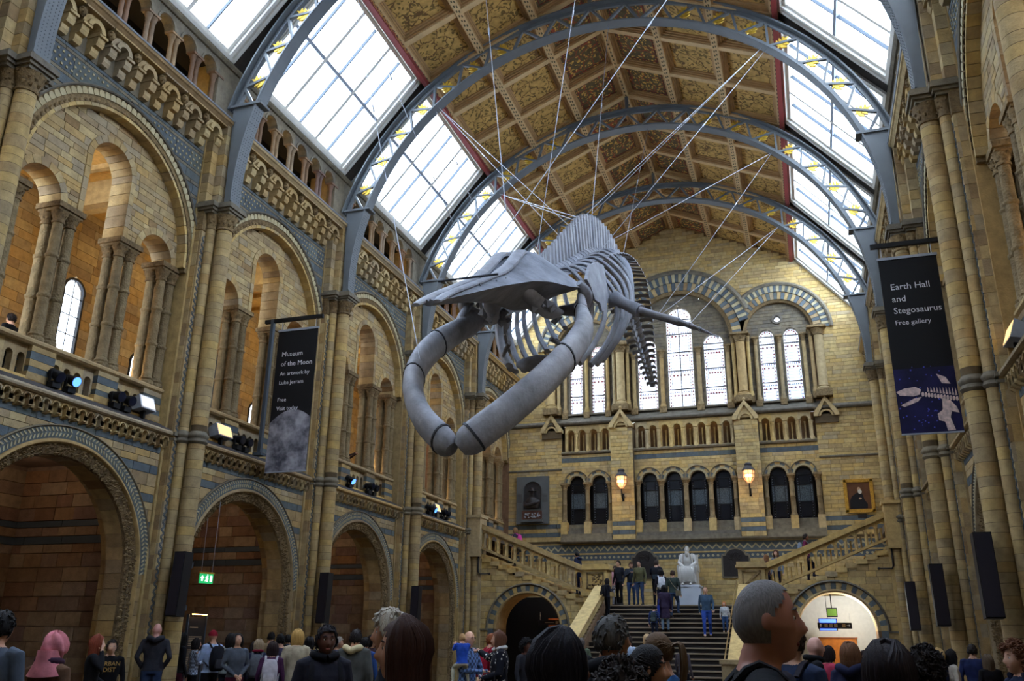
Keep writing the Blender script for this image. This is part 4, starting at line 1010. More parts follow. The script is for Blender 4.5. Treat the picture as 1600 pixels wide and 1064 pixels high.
# ---------------------------------------------------------------- staircase
ST = Matrix.Translation((0, 35.3, 0)) @ RZ90
flat('rail_brass', (150, 120, 70), .4, metal=.5); flat('step_dark', (44, 38, 36), .55, noise=.2); flat('step_nose', (150, 132, 108), .6, noise=.15); flat('white_wall', (196, 194, 184), .8, noise=.05); flat('orange_wood', (186, 112, 44), .45, noise=.2, nscale=6)
def make_stairs():
    rng = random.Random(41)
    root = obj('staircase', G().box(0, 5.9, -3.5, 3.5, 2.86, 3.06).box(3.0, 5.9, -8.3, 8.3, 2.86, 3.06).box(1.9, 3.0, -4.2, 4.2, 2.86, 3.06), None, 'floor_stone'); root.matrix_world = ST
    tag(root, 'grand stone staircase with a wide middle flight, landing and two side flights', 'staircase', kind='structure')
    sp = Pieces('step', 'step_dark'); n = 18
    for k in range(n):
        z1 = 3.06-k*.17; sp.box(-(k+1)*.42 if k else -.42, .1 if k == 0 else -(k)*.42+.1, -2.55, 2.55, max(0, z1-.34), z1-.17) if k < n-1 else None
    m = obj('main_flight', G().box(-.02, .3, -2.55, 2.55, 0, 2.98), root, 'step_dark')
    sp.place(m, True); ns = Pieces('nosing', 'step_nose')
    for k in range(n): ns.box(-k*.42-.05, -k*.42+.06, -2.55, 2.55, 3.06-k*.17-.045, 3.06-k*.17)
    ns.place(m, True)
    sl = .17/.42
    for s in (-1, 1):
        # flank of the middle flight with broad sloping coping
        f = obj('flank_wall', G().prism([(-.1, 0), (-.1, 3.3), (-7.2, 3.3-7.1*sl), (-7.2, 0)], 'y', *sorted((s*2.55, s*2.78))), root, 'brown_stone')
        obj('coping', G().prism([(-.05, 3.62), (-.05, 3.86), (-7.3, 3.86-7.25*sl), (-7.3, 3.62-7.25*sl)], 'y', *sorted((s*2.5, s*3.02))), f, 'buff_end')
        obj('hand_rail', G().tube([(-.1, s*2.44, 3.95), (-7.2, s*2.44, 3.95-7.1*sl)], .02, 8), f, 'rail_brass')
        bl = Pieces('baluster', 'carved'); b0 = G().lathe([(.07, 0), (.07, .05), (.035, .1), (.05, .22), (.035, .32), (.07, .38), (.07, .42)], 0, 0, 8)
        for k in range(22): bl.geo(b0, Matrix.Translation((-.3-k*.31, s*2.66, 3.26-(.2+k*.31)*sl)), key='b')
        bl.place(f, True)
        obj('end_pedestal', G().box(-7.7, -7.15, *sorted((s*2.42, s*3.1)), 0, 1.1).box(-7.75, -7.1, *sorted((s*2.37, s*3.15)), 1.1, 1.22), f, 'buff')
        # newel
        nw = G().box(-.2, .62, *sorted((s*2.52, s*3.5)), 3.0, 4.4); nw.box(-.28, .7, *sorted((s*2.44, s*3.58)), 4.4, 4.5); nw.box(-.24, .66, *sorted((s*2.48, s*3.54)), 4.5, 4.62); nw.box(-.27, .7, *sorted((s*2.45, s*3.57)), 3.4, 3.56)
        nn = obj('newel', nw, root, 'buff_end'); pg = G()
        for a, b, c_, d in ((2.66, 3.36, 3.66, 3.72), (2.66, 3.36, 4.24, 4.3), (2.66, 2.72, 3.66, 4.3), (3.3, 3.36, 3.66, 4.3)): pg.box(-.24, -.19, *sorted((s*a, s*b)), c_, d)
        q = random.Random(9); pg.lumps([(-.2, s*(2.76+.5*q.random()), 3.76+.44*q.random()) for _ in range(40)], .05, q) if s > 0 else pg.prism([(s*2.74, 3.74), (s*2.8, 3.74), (s*3.28, 4.18), (s*3.28, 4.24), (s*3.22, 4.24), (s*2.74, 3.8)], 'x', -.24, -.19)
        obj('newel_panel', pg, nn, 'carved')
        # side flight wall with arch
        core = G(); st = Pieces('stone', 'buff_end'); C, CZ = 5.88, 2.15
        zs = zcuts(0, 5.3, rng, (.2, .27))
        for z0, z1 in zip(zs[:-1], zs[1:]):
            u0 = 2.8 if z1 < 3.3 else 3.5+(z1-3.3)/.4
            if u0 > 8.2: continue
            a, b = sorted((s*u0, s*8.3)); courses(st, [z0, z1], a, b, [(s*C, CZ, 1.56, 1.56, 0)], 0, .05, rng, (.35, .75), core=core, corex=(.03, .5))
        w = obj('side_flight_wall', core, root, 'mortar'); st.place(w, True, 150)
        rg = obj('passage_arch', G().archprof(s*C, CZ, [(1.35, 1.3), (1.35, .02), (1.4, -.05), (1.46, -.02), (1.46, .1)], 0, PI, 30), root, 'buff')
        A, B = Pieces('voussoir', 'bluegrey'), Pieces('voussoir', 'buff_end')
        for k in range(27): voussoirs(A if k % 2 else B, s*C, CZ, 1.46, 1.7, -.03, .1, 1, PI*k/27, PI*(k+1)/27, .012)
        for e in (-1, 1):
            for k in range(8): (A if k % 2 else B).box(-.03, .1, *sorted((s*C+e*1.46, s*C+e*1.7)), k*.27+.005, k*.27+.265)
        A.place(rg, True); B.place(rg, True)
        obj('hood_moulding', G().archprof(s*C, CZ, [(1.69, .1), (1.69, -.06), (1.73, -.1), (1.78, -.06), (1.78, .1)], 0, PI, 30).box(-.08, .1, *sorted((s*C+s*1.72, s*C+s*2.2)), CZ-.06, CZ), rg, 'grey_trim')
        jb = G()
        for e in (-1, 1): jb.box(.02, 1.3, *sorted((s*C+e*1.35, s*C+e*1.5)), 0, CZ)
        obj('passage_jambs', jb, rg, 'brown_stone')
        # steps of the side flight, stepped string, balustrade
        sd = Pieces('side_step', 'buff_end')
        for k in range(13):
            u = 3.5+k*.36; z = 3.32+k*.147; sd.box(-.06, 1.9, *sorted((s*u, s*(u+.4))), z-.16, z+.02); 
        sd.place(root, True)
        sh = lambda pts: [(s*u, z+.408*(u-3.5)) for u, z in pts]
        obj('string_rail', G().prism(sh([(3.45, 3.52), (7.95, 3.52), (7.95, 3.62), (3.45, 3.62)]), 'x', -.1, .25), root, 'buff_end')
        ba = Pieces('balustrade_arch', 'buff_end')
        for k in range(12):
            u = 3.53+k*.367; w_ = .1835; h = .125; c_ = u+w_
            pl = [(u, 3.62), (u, 4.36), (u+2*w_, 4.36), (u+2*w_, 3.62), (c_+h, 3.62), (c_+h, 4.12)] + [(c_+h*math.cos(a), 4.12+h*math.sin(a)) for a in np.linspace(0, PI, 8)[1:-1]] + [(c_-h, 4.12), (c_-h, 3.62)]
            g = G().prism(sh(pl), 'x', .02, .16); zb = .408*(u-3.5)
            g.lathe([(.06, 3.62+zb), (.06, 3.68+zb), (.04, 3.72+zb), (.04, 3.98+zb), (.06, 4.06+zb), (.06, 4.1+zb)], -.02, s*u, 8)
            g.lathe([(.045, 3.65+zb+.07), (.03, 3.72+zb+.07), (.03, 3.95+zb+.07), (.045, 4.06+zb+.07)], .24, s*c_, 8); ba.geo(g)
        rl = obj('balustrade_rail', G().prism(sh([(3.4, 4.34), (7.95, 4.34), (8.1, 4.4), (8.1, 4.5), (3.4, 4.5)]), 'x', -.08, .3).prism(sh([(3.4, 4.5), (8.1, 4.5), (8.1, 4.56), (3.4, 4.56)]), 'x', -.04, .26), root, 'buff_end'); ba.place(rl, True)
        obj('upper_pedestal', G().box(-.3, .5, *sorted((s*7.9, s*8.7)), 5.0, 6.6).box(-.36, .56, *sorted((s*7.84, s*8.76)), 6.6, 6.72).box(-.1, .3, *sorted((s*7.9, s*8.72)), 0, 5.0), root, 'buff_end')
        # room beyond the passage
        rm = G().box(2.9, 3.0, *sorted((s*2.6, s*9)), 0, 3.5)
        for e in (3.9, 8.4): rm.box(.5, 3.0, s*e-.05, s*e+.05, 0, 3.4)
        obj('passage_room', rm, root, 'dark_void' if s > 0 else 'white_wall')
    # upper side landings
    for s in (-1, 1): obj('upper_landing', G().box(.1, 5.9, *sorted((s*8.0, s*9.2)), 5.85, 6.1), root, 'floor_stone')
    return root
STAIR = make_stairs()
# ---------------------------------------------------------------- suspended whale skeleton
stone('bone', [(142, 143, 150), (156, 155, 158), (132, 134, 142)], rough=.65, nscale=2.2, dirt=.45, bump=.3, bscale=14)
flat('strap', (40, 42, 48), .5); flat('cable_steel', (150, 152, 158), .4, metal=.6)
def interp(tab, t):
    for a, b in zip(tab[:-1], tab[1:]):
        if t <= b[0]:
            k = (t-a[0])/max(1e-9, b[0]-a[0]); k = max(0, k); return [x+(y-x)*k for x, y in zip(a[1:], b[1:])]
    return list(tab[-1][1:])
def smooth(pts, n):
    """Catmull-Rom through pts"""
    P = [Vector(p) for p in pts]; P = [P[0]*2-P[1]]+P+[P[-1]*2-P[-2]]; out = []
    m = len(P)-3
    for i in range(n+1):
        s = i/n*m; k = min(int(s), m-1); t = s-k; a, b, c, d = P[k:k+4]
        out.append(.5*((2*b)+(c-a)*t+(2*a-5*b+4*c-d)*t*t+(3*b-3*c+d-a)*t**3))
    return out
def make_whale():
    root = empty('whale_skeleton', (0, 20, 10)); O = Vector((0, 20, 10))
    tag(root, 'huge grey whale skeleton hung diving on cables under the iron arches', 'skeleton')
    def part(name, g, par=None, mat='bone', stuff=False):
        g.v = [(x, y-20, z-10) for x, y, z in g.v] if par is None or True else g.v
        o = obj(name, g, par or root, mat, stuff=stuff); return o
    T, d = Vector((0, 11.3, 6.5)), Vector((0, .891, .453)); nrm = Vector((0, -.453, .891)); LN = 6.25
    tab = [(0, .10, 0, .03, .05, .02, -.05, -.06), (.1, .24, 0, .05, .08, .03, -.07, -.1), (.34, .52, 0, .08, .13, .02, -.1, -.22), (.55, .72, -.05, .12, .2, .04, -.15, -.4), (.66, .86, -.14, .15, .36, .15, -.25, -.55),
           (.735, 1.16, -.32, .08, .46, .4, -.42, -.65), (.79, 1.32, -.38, .03, .46, .52, -.46, -.7), (.84, 1.3, -.4, .06, .42, .5, -.5, -.66), (.9, .95, -.4, .12, .42, .47, -.52, -.6), (1., .45, -.2, .1, .25, .27, -.35, -.4)]
    g = G(); vs = []; ts = np.linspace(0, 1, 34)
    for t in ts:
        w, ze, z1, z2, zg, zb, zk = interp(tab, t)
        for x, z in ((-w, ze), (-.6*w, z1), (-.25*w, z2), (-.07*w, zg), (.07*w, zg), (.25*w, z2), (.6*w, z1), (w, ze), (.55*w, zb), (.15*w, zk), (-.15*w, zk), (-.55*w, zb)):
            p = T + d*(t*LN) + nrm*z; vs.append((x, p.y, p.z))
    m = 12; fs = [(i*m+k, i*m+(k+1) % m, (i+1)*m+(k+1) % m, (i+1)*m+k) for i in range(len(ts)-1) for k in range(m)]
    g.add(vs, fs, 0, True); g.add(vs[-m:], [tuple(range(m))]); g.add(vs[:m], [tuple(range(m))])
    sk = part('skull', g)
    for s in (-1, 1):
        g = G(); pts = [T + d*(t*LN) + nrm*h + Vector((s*x, 0, 0)) for t, x, h in ((-.035 if s < 0 else .0, .13, .0), (.1, .13, .07), (.3, .17, .12), (.5, .2, .2), (.62, .22, .34), (.72, .2, .48), (.82, .1, .4))]
        g.tube(smooth(pts, 18), [(.03, .07)]+[(.045, .1)]*8+[(.07, .14)]*8+[(.06, .12), (.03, .06)], 10, up=nrm); part('premaxilla', g, sk)
        # cheek, ear and jaw-joint bones under the brain case
        g = G(); c = T + d*(.8*LN); g.tube(smooth([c+Vector((s*1.25, .0, -.3)), c+Vector((s*1.3, .35, -.45)), c+Vector((s*1.05, .75, -.55)), c+Vector((s*.6, .9, -.5))], 10), [.06, .1, .13, .14, .15, .15, .15, .14, .13, .12, .1], 10); part('cheek_bone', g, sk)
        g = G(); g.tube(smooth([c+Vector((s*.25, -1.2, -.55)), c+Vector((s*.42, -.5, -.72)), c+Vector((s*.6, .1, -.8)), c+Vector((s*.75, .5, -.7))], 10), [(.05, .08), (.1, .1), (.13, .12), (.15, .16), (.14, .18), (.17, .15), (.2, .13), (.16, .14), (.13, .12), (.1, .09), (.05, .06)], 10, up=(0, 0, 1)); g.lumps([tuple(c+Vector((s*(.35+.4*R_.random()), -.4+.9*R_.random(), -.75-.15*R_.random()))) for _ in range(10)], .12, R_); part('ear_bone', g, sk)
        # slots and vents along the beak
        g = G()
        for t in (.16, .27, .38, .45, .52):
            w = interp(tab, t)[0]; p = T + d*(t*LN) + nrm*.075 + Vector((s*w*.62, 0, 0)); g.ball(tuple(p), (.012, .05, .03), 6, 4)
        part('nerve_hole', g, sk, 'strap', True)
    g = G().tube([T+d*(.3*LN)+nrm*.22+Vector((x, 0, 0)) for x in (-.55, 0, .55)], .022, 8); part('steel_bar', g, sk, 'strap')
    g = G().ball((0, 16.75, 9.15), (.45, .45, .4), 12, 8); g.ball((.3, 16.4, 8.85), (.3, .5, .3), 10, 6); g.ball((-.3, 16.4, 8.85), (.3, .5, .3), 10, 6); part('brain_case', g, sk)
    # lower jaw
    for s in (-1, 1):
        P = smooth([(s*1.12, 16.35, 8.15), (s*1.32, 15.75, 7.7), (s*1.5, 15.0, 7.15), (s*1.46, 14.2, 6.5), (s*1.2, 13.45, 5.8), (s*.75, 12.9, 5.15), (s*.3, 12.65, 4.72), (s*.07, 12.58, 4.5)], 30)
        rad = []
        for i in range(31):
            t = i/30; a = .22+.06*min(1, t*4) - .05*max(0, t-.85)/.15; b = .12+.06*min(1, t*5)
            if t < .12: a += .1*(1-abs(t-.06)/.06)*.5
            if t > .9: k_ = (t-.9)/.1; a -= .1*k_*k_; b -= .06*k_*k_
            rad.append((a, b))
        j = part('jaw_bone', G().tube(P, rad, 14, up=(0, -.5, .85)))
        for i in ((3, 14, 26) if s > 0 else (8, 15, 26)):
            q = (P[i+1]-P[i]).normalized(); c = P[i]; rr = max(rad[i])+.015
            g = G().tube([c-q*.018, c+q*.018], [(rad[i][0]+.016, rad[i][1]+.016)]*2, 16, up=(0, -.5, .85), smooth=False); part('steel_strap', g, j, 'strap')
        g = G(); q = random.Random(3)
        for i in (3, 5, 7, 10, 12, 14, 18):
            c = P[i]; off = Vector((s*.1, -.08, .12)) if s < 0 else Vector((.0, -.17, .1)); g.ball(tuple(c+off), (.022, .022, .022), 6, 4)
        part('nerve_hole', g, j, 'strap', True)
        g = G().tube(smooth([P[4]+Vector((0, 0, .2)), P[3]+Vector((-s*.03, .02, .42)), P[2]+Vector((-s*.05, .1, .5))], 6), [.1, .1, .09, .08, .06, .05, .03], 8); part('coronoid', g, j)
    # spine
    C = smooth([(0, 16.7, 9.1), (0, 17.5, 9.5), (0, 18.5, 10.0), (0, 19.5, 10.55), (0, 21.4, 11.65), (0, 23.0, 12.4), (0, 24.5, 12.85), (0, 26, 13.05), (0, 27.3, 13.0), (0, 28.4, 12.75), (0, 29.3, 12.5), (0, 30.5, 12.0), (0, 31.7, 11.5), (0, 32.7, 11.02)], 400)
    L = [0]
    for a, b in zip(C[:-1], C[1:]): L.append(L[-1]+(b-a).length)
    def at(s):
        i = min(range(len(L)), key=lambda k: abs(L[k]-s)); i = min(max(i, 1), len(C)-2); t = (C[i+1]-C[i-1]).normalized(); return C[i], t
    n = 56; tot = L[-1]; s = 0.; ribroots = []
    for k in range(n):
        f = k/(n-1); step = .17 if k < 7 else .36 if k < 44 else .31
        s += step
        if s > tot: break
        c, t = at(s); up = Vector((0, -t.z, t.y)); y = c.y
        r = interp([(0, .2), (.25, .19), (.5, .24), (.7, .23), (.85, .17), (1, .06)], f)[0]; hl = step*.42
        g = G().tube([c-t*hl, c-t*hl*.5, c+t*hl*.5, c+t*hl], [r, r*.86, r*.86, r], 12)
        sh = interp([(0, .22), (.1, .4), (.2, .72), (.32, 1.0), (.5, 1.0), (.65, .8), (.78, .42), (.9, .15), (1, .02)], f)[0]
        if sh > .05:
            tip = up*(sh) + t*(.18 if f < .6 else .1); w = step*.25
            b0 = c+up*r*.8; q = [(b0-t*w*.8), (b0+t*w*.8), (b0+tip*.9+t*w), (b0+tip+t*w*.4), (b0+tip-t*w*.4), (b0+tip*.9-t*w)]
            th = .03; vs = [(p.x+e*th, p.y, p.z) for e in (-1, 1) for p in q]; m = 6
            g.add(vs, [tuple(range(m)), tuple(range(2*m-1, m-1, -1))] + [(i, (i+1) % m, m+(i+1) % m, m+i) for i in range(m)])
        tw = interp([(0, .35), (.1, .42), (.25, .5), (.4, .66), (.6, .64), (.74, .4), (.85, .16), (1, .03)], f)[0]
        for e in (-1, 1):
            if tw > .05: g.tube([c+Vector((e*r*.7, 0, 0)), c+Vector((e*(r+tw*.5), 0, 0))+up*.02, c+Vector((e*(r+tw), 0, 0))+up*(-.05)], [(.04, step*.3), (.03, step*.3), (.02, step*.36)], 8, up=up)
        if .62 < f < .9: g.tube([c-up*r, c-up*(r+.28*(1-abs(f-.74)/.2)), ], [(.05, .09), (.03, .05)], 6)
        v = part('vertebra', g)
        if 5 <= k <= 23 and k % 2 == 1: ribroots.append((c.copy(), r, up.copy(), t.copy()))
    for i, (c, r, up, t) in enumerate(ribroots):
        f = i/(len(ribroots)-1); zb = 7.3+.3*f+2.9*f*f; H = c.z-zb; wd = interp([(0, .75), (.2, 1.), (.6, 1.), (1, .7)], f)[0]
        for e in (-1, 1):
            b = c+Vector((e*r*.9, 0, .05))
            pts = smooth([b, b+Vector((e*.5*wd, .08, .06)), Vector((e*1.3*wd, c.y+.08, c.z-.22*H)), Vector((e*1.42*wd, c.y-.05, c.z-.52*H)), Vector((e*1.2*wd, c.y-.28, c.z-.8*H)), Vector((e*.88*wd, c.y-.5, zb))], 22)
            rad = [(.05+.065*math.sin(min(1, q/22*1.1)*PI*.55), .04+.03*q/22) for q in range(23)]
            part('rib', G().tube(pts, rad, 8, up=(0, 1, .3)))
    # shoulder blades and flippers
    for e in (-1, 1):
        g = G(); mid = Vector((e*1.3, 17.2, 9.15)); outl = [Vector((e*(1.12+.10*((9.6-z))), y+.15, z)) for y, z in SCAP]
        n_ = len(outl); vs = [tuple(p) for p in outl]+[tuple(p+Vector((e*.07, 0, 0))) for p in outl]+[tuple(sum(outl, Vector())/n_-Vector((e*.02, 0, 0))), tuple(sum(outl, Vector())/n_+Vector((e*.13, 0, 0)))]
        fs = [(i, (i+1) % n_, n_+(i+1) % n_, n_+i) for i in range(n_)] + [((i+1) % n_, i, 2*n_) for i in range(n_)] + [(n_+i, n_+(i+1) % n_, 2*n_+1) for i in range(n_)]
        g.add(vs, fs, 0, True); part('shoulder_blade', g)
        J = [Vector((1.35, 18.75, 9.25)), Vector((2.0, 18.5, 8.78)), Vector((2.88, 18.45, 8.4)), Vector((3.35, 18.2, 8.1)), Vector((3.75, 17.8, 7.75))] if e > 0 else [Vector((-1.35, 18.75, 9.25)), Vector((-1.55, 19.25, 8.95)), Vector((-1.6, 20.0, 8.75)), Vector((-1.55, 20.4, 8.6)), Vector((-1.5, 20.7, 8.5))]
        f = part('flipper', G().tube([J[0], J[0]*.6+J[1]*.4, J[1]], [.2, .13, .16], 12)); dd = (J[2]-J[1]).normalized(); sd = dd.cross(Vector((0, 0, 1))).normalized() if e > 0 else Vector((0, 0, 1))
        for q in (-1, 1): part('forearm_bone', G().tube([J[1]+sd*q*.09, (J[1]+J[2])/2+sd*q*.1, J[2]+sd*q*.09], [.085, .06, .075], 8), f)
        for q, l in ((-1, .8), (-.3, 1.), (.4, .85), (1., .5)):
            P = smooth([J[2]+sd*q*.13, J[3]+sd*q*.12*l, J[2]+(J[4]-J[2])*l+sd*q*.06], 12)
            for i in range(4): part('finger_bone', G().tube([P[i*3], P[i*3+1], P[i*3+2], P[i*3+3]-(P[i*3+3]-P[i*3+2])*.25], [.05-.008*i, .033-.006*i, .033-.006*i, .045-.009*i], 7), f)
    part('breast_bone', G().tube(smooth([(-.5, 17.2, 7.35), (0, 17.0, 7.25), (.5, 17.2, 7.35)], 8), [.08, .13, .16, .18, .2, .18, .16, .13, .08], 10, flatten=(1, .6)))
    for q in (-.45, .45): part('breast_bone', G().tube(smooth([(q, 16.5, 7.6), (q*1.6, 16.9, 7.5), (q*2, 17.5, 7.7)], 8), [.05]*9, 8))
    return C
SCAP = [(16.81, 9.36), (17.65, 9.81), (18.55, 10.11), (18.64, 9.78), (18.89, 9.6), (19.89, 9.8), (19.42, 9.5), (18.31, 9.04), (18.03, 8.76), (17.53, 8.55), (17.43, 8.71), (16.86, 8.57), (16.55, 8.75), (16.23, 8.79)]
WC = make_whale()
# steel suspension cables
def cable(a, b, lab, grp=None, r=.008):
    g = G().tube([Vector((0, 0, 0)), Vector(b)-Vector(a)], r, 6); o = obj('suspension_cable', g, None, 'cable_steel', loc=a)
    tag(o, lab, 'cable', grp); m = (Vector(b)-Vector(a))
    obj('turnbuckle', G().tube([m*.42, m*.42+m.normalized()*.22], .022, 8), o, 'cable_steel'); return o
def chord(pi, x): return (x, PY[pi], 12.4+math.sqrt(7.98**2-x*x)-.01)
def spn(y, h): p = min(WC, key=lambda q: abs(q.y-y)); return (0, p.y, p.z+h)
for pi, x, tgt, lab in ((3, -5.2, (0, 13.2, 7.75), 'first'), (3, 5.2, (0, 13.2, 7.75), 'first'), (3, -1.6, (-.3, 16.0, 9.4), 'first'), (3, 1.6, (.3, 16.0, 9.4), 'first'), (3, -5.2, (-1.3, 13.9, 6.5), 'first'),
                    (4, -5.2, spn(19.2, .8), 'second'), (4, -5.2, spn(20.2, 1.0), 'second'), (4, -5.3, (-1.1, 17.4, 9.9), 'second'), (4, 5.2, spn(20.2, 1.), 'second'), (4, 5.2, spn(21.2, 1.), 'second'), (4, 5.3, (1.15, 18.0, 10.1), 'second'), (4, 0.6, spn(22.5, 1.1), 'second'),
                    (5, -5.2, spn(23.5, 1.1), 'third'), (5, -5.2, spn(24.8, 1.1), 'third'), (5, 5.2, (2.4, 18.5, 8.66), 'third'), (5, 5.2, spn(25.5, 1.05), 'third'), (5, .8, spn(27, .9), 'third'),
                    (6, 5.2, (3.1, 18.35, 8.3), 'fourth'), (6, -5.2, spn(30.0, .25), 'fourth'), (6, 5.2, spn(30.0, .25), 'fourth')):
    what = 'skull' if tgt[1] < 16.5 and tgt[2] > 7.4 else 'jaw' if tgt[2] < 7 else 'flipper' if tgt[0] > 2 else 'shoulder' if abs(tgt[0]) > 1 else 'tail' if tgt[1] > 28 else 'spine'
    sd = 'left haunch' if x < -3 else 'right haunch' if x > 3 else 'crown'
    cable(chord(pi, x), tgt, 'thin steel cable from the %s of the %s iron arch to the whale %s' % (sd, lab, what), 'cables from the %s of the %s arch to the whale %s' % (sd, lab, what))
# ---------------------------------------------------------------- banners
flat('banner_black', (14, 13, 17), .7); flat('banner_blue', (22, 20, 62), .7, noise=.5, nscale=2.5); flat('print_white', (214, 214, 220), .7); flat('print_bone', (214, 190, 184), .7, noise=.35, nscale=14)
flat('print_spark', (70, 80, 190), .7)
def moonmat():
    m, nt, b = newmat('moon_print'); N, L = nt.nodes, nt.links; b.inputs['Roughness'].default_value = .8
    tc = N.new('ShaderNodeTexCoord'); n1 = N.new('ShaderNodeTexNoise'); n1.inputs['Scale'].default_value = 1.9; n1.inputs['Detail'].default_value = 9; n1.inputs['Roughness'].default_value = .62
    v = N.new('ShaderNodeTexVoronoi'); v.inputs['Scale'].default_value = 9; rp = N.new('ShaderNodeValToRGB'); e = rp.color_ramp.elements
    e[0].position = .38; e[0].color = lin((72, 72, 84)); e[1].position = .62; e[1].color = lin((176, 174, 184))
    mx = N.new('ShaderNodeMix'); mx.data_type = 'RGBA'; mx.blend_type = 'MULTIPLY'; mx.inputs['Factor'].default_value = .35
    L.new(tc.outputs['Object'], n1.inputs['Vector']); L.new(tc.outputs['Object'], v.inputs['Vector']); L.new(n1.outputs['Fac'], rp.inputs['Fac']); L.new(rp.outputs['Color'], mx.inputs['A']); L.new(v.outputs['Distance'], mx.inputs['B']); L.new(mx.outputs['Result'], b.inputs['Base Color'])
moonmat()
def put_text(par, body, x, z, size, mat='print_white', y=-.016, align='LEFT', shear=0):
    t = obj('lettering', textmesh('lettering', body, size, mat, align, .002, shear), par); t.matrix_basis = Matrix.Translation((x, y, z)) @ Matrix.Rotation(PI/2, 4, 'X'); return t
def banner(loc, w, h, lab, side):
    o = empty('hanging_banner', loc); tag(o, lab, 'banner')
    obj('cloth', G().box(-w/2, w/2, -.012, .012, -h, 0), o, 'banner_black'); obj('top_batten', G().box(-w/2-.02, w/2+.02, -.025, .025, -.03, .03), o, 'lead_light'); obj('bottom_batten', G().box(-w/2, w/2, -.02, .02, -h-.03, -h), o, 'lead_light')
    obj('bracket_bar', G().box(-w/2-.12+(-.35 if side < 0 else 0), w/2+.12+(.35 if side > 0 else 0), -.04, .04, .26, .36), o, 'black')
    for x in (-w/2+.08, w/2-.08): obj('hanger', G().tube([(x, 0, .02), (x, 0, .28)], .008, 6), o, 'cable_steel')
    return o
b = banner((-7.42, 19.3, 9.58), 1.2, 3.86, 'black hanging banner showing the moon, beside the left gallery', -1)
bz = -3.86; arc = [(-.6+1.2*k/16, bz+1.62-.62*((k/16-.55)*1.35)**2*1.0) for k in range(17)]
obj('moon_picture', G().prism([(-.6, bz), (.6, bz)] + arc[::-1], 'y', -.017, -.011), b, 'moon_print')
for i, (t, s) in enumerate((('Museum', .19), ('of the Moon', .19), ('An artwork by', .15), ('Luke Jerram', .15), ('Free', .15), ('Visit today', .15))): put_text(b, t, -.44, (-.75, -1.02, -1.28, -1.53, -2.0, -2.24)[i], s)
obj('pole', G().box(-.87, -.78, -.05, .05, -3.35, .36).box(-.95, -.7, -.13, .13, -3.42, -3.35), b, 'iron_dark')
b = banner((7.66, 18.6, 9.42), 1.13, 3.78, 'black hanging banner showing a dinosaur skeleton, beside the right gallery', 1)
obj('pole', G().box(.79, .87, -.05, .05, -3.0, .36).box(.7, .96, -.12, .12, -3.06, -3.0), b, 'iron_dark')
for t, z, s in (('Earth Hall', -.72, .19), ('and', -.99, .19), ('Stegosaurus', -1.25, .19), ('Free gallery', -1.5, .145)): put_text(b, t, -.4, z, s)
obj('blue_ground', G().box(-.565, .565, -.0135, -.011, -3.78, -2.45), b, 'banner_blue')
q = random.Random(6); g = G()
for _ in range(46): x, z = q.uniform(-.54, .3), q.uniform(-3.7, -2.4); r = q.uniform(.005, .014); g.box(x-r, x+r, -.0165, -.012, z-r, z+r)
obj('blue_sparks', g, b, 'print_spark', stuff=True)
def flatpoly(pts): return G().prism(pts, 'y', -.019, -.012)
sk = obj('dinosaur_picture', flatpoly([(-.56, -2.92), (-.4, -2.86), (-.2, -2.84), (-.1, -2.9), (-.13, -3.0), (-.25, -3.03), (-.5, -3.0)]), b, 'print_bone')
obj('dinosaur_jaw', flatpoly([(-.5, -3.2), (-.25, -3.08), (-.1, -3.05), (-.18, -3.14), (-.44, -3.24)]), sk, 'print_bone')
for k in range(12):
    x = -.1+k*.055; z = -2.98-.012*k; obj('dinosaur_neck', flatpoly([(x, z), (x+.02, z+.03), (x+.045, z+.02), (x+.045, z-.05), (x+.02, z-.07), (x, z-.05)]), sk, 'print_bone')
    if k > 1: obj('dinosaur_plate', flatpoly([(x, z+.05), (x+.018, z+.13+.008*k), (x+.04, z+.05)]), sk, 'print_bone')
obj('dinosaur_limb', flatpoly([(.26, -3.1), (.4, -3.15), (.5, -3.3), (.53, -3.42), (.4, -3.38), (.36, -3.5), (.42, -3.76), (.28, -3.76), (.25, -3.58), (.15, -3.55), (.14, -3.42), (.24, -3.34)]), sk, 'print_bone')
obj('dinosaur_plate', flatpoly([(.22, -2.6), (.38, -2.68), (.45, -2.82), (.3, -2.8)]), sk, 'print_bone')
# ---------------------------------------------------------------- column loudspeakers
flat('speaker_grille', (34, 30, 38), .7)
for s, ps in ((-1, (3, 4, 5)), (1, (3, 4, 5))):
    for i, p in enumerate(ps):
        o = empty('column_loudspeaker', (s*(7.86 if s < 0 else 7.84), PY[p]-.42, 2.08)); tag(o, 'tall slim black loudspeaker fixed to the %s pier %s' % ('left' if s < 0 else 'right', ('between the first and second great arches', 'between the second and third great arches', 'next to the last great arch')[i]), 'loudspeaker', kind=None)
        o.rotation_euler = (-.04, 0, 0)
        obj('cabinet', G().box(-.14, .14, -.12, .16, 0, 1.35), o, 'black'); obj('grille', G().box(-.125, .125, -.135, -.12, .02, 1.33), o, 'speaker_grille')
        for z in (.2, 1.1): obj('bracket', G().box(-.03, .03, .16, .3, z-.03, z+.03).box(-.05*1, .05, .26, .32, z-.06, z+.06), o, 'iron_dark')
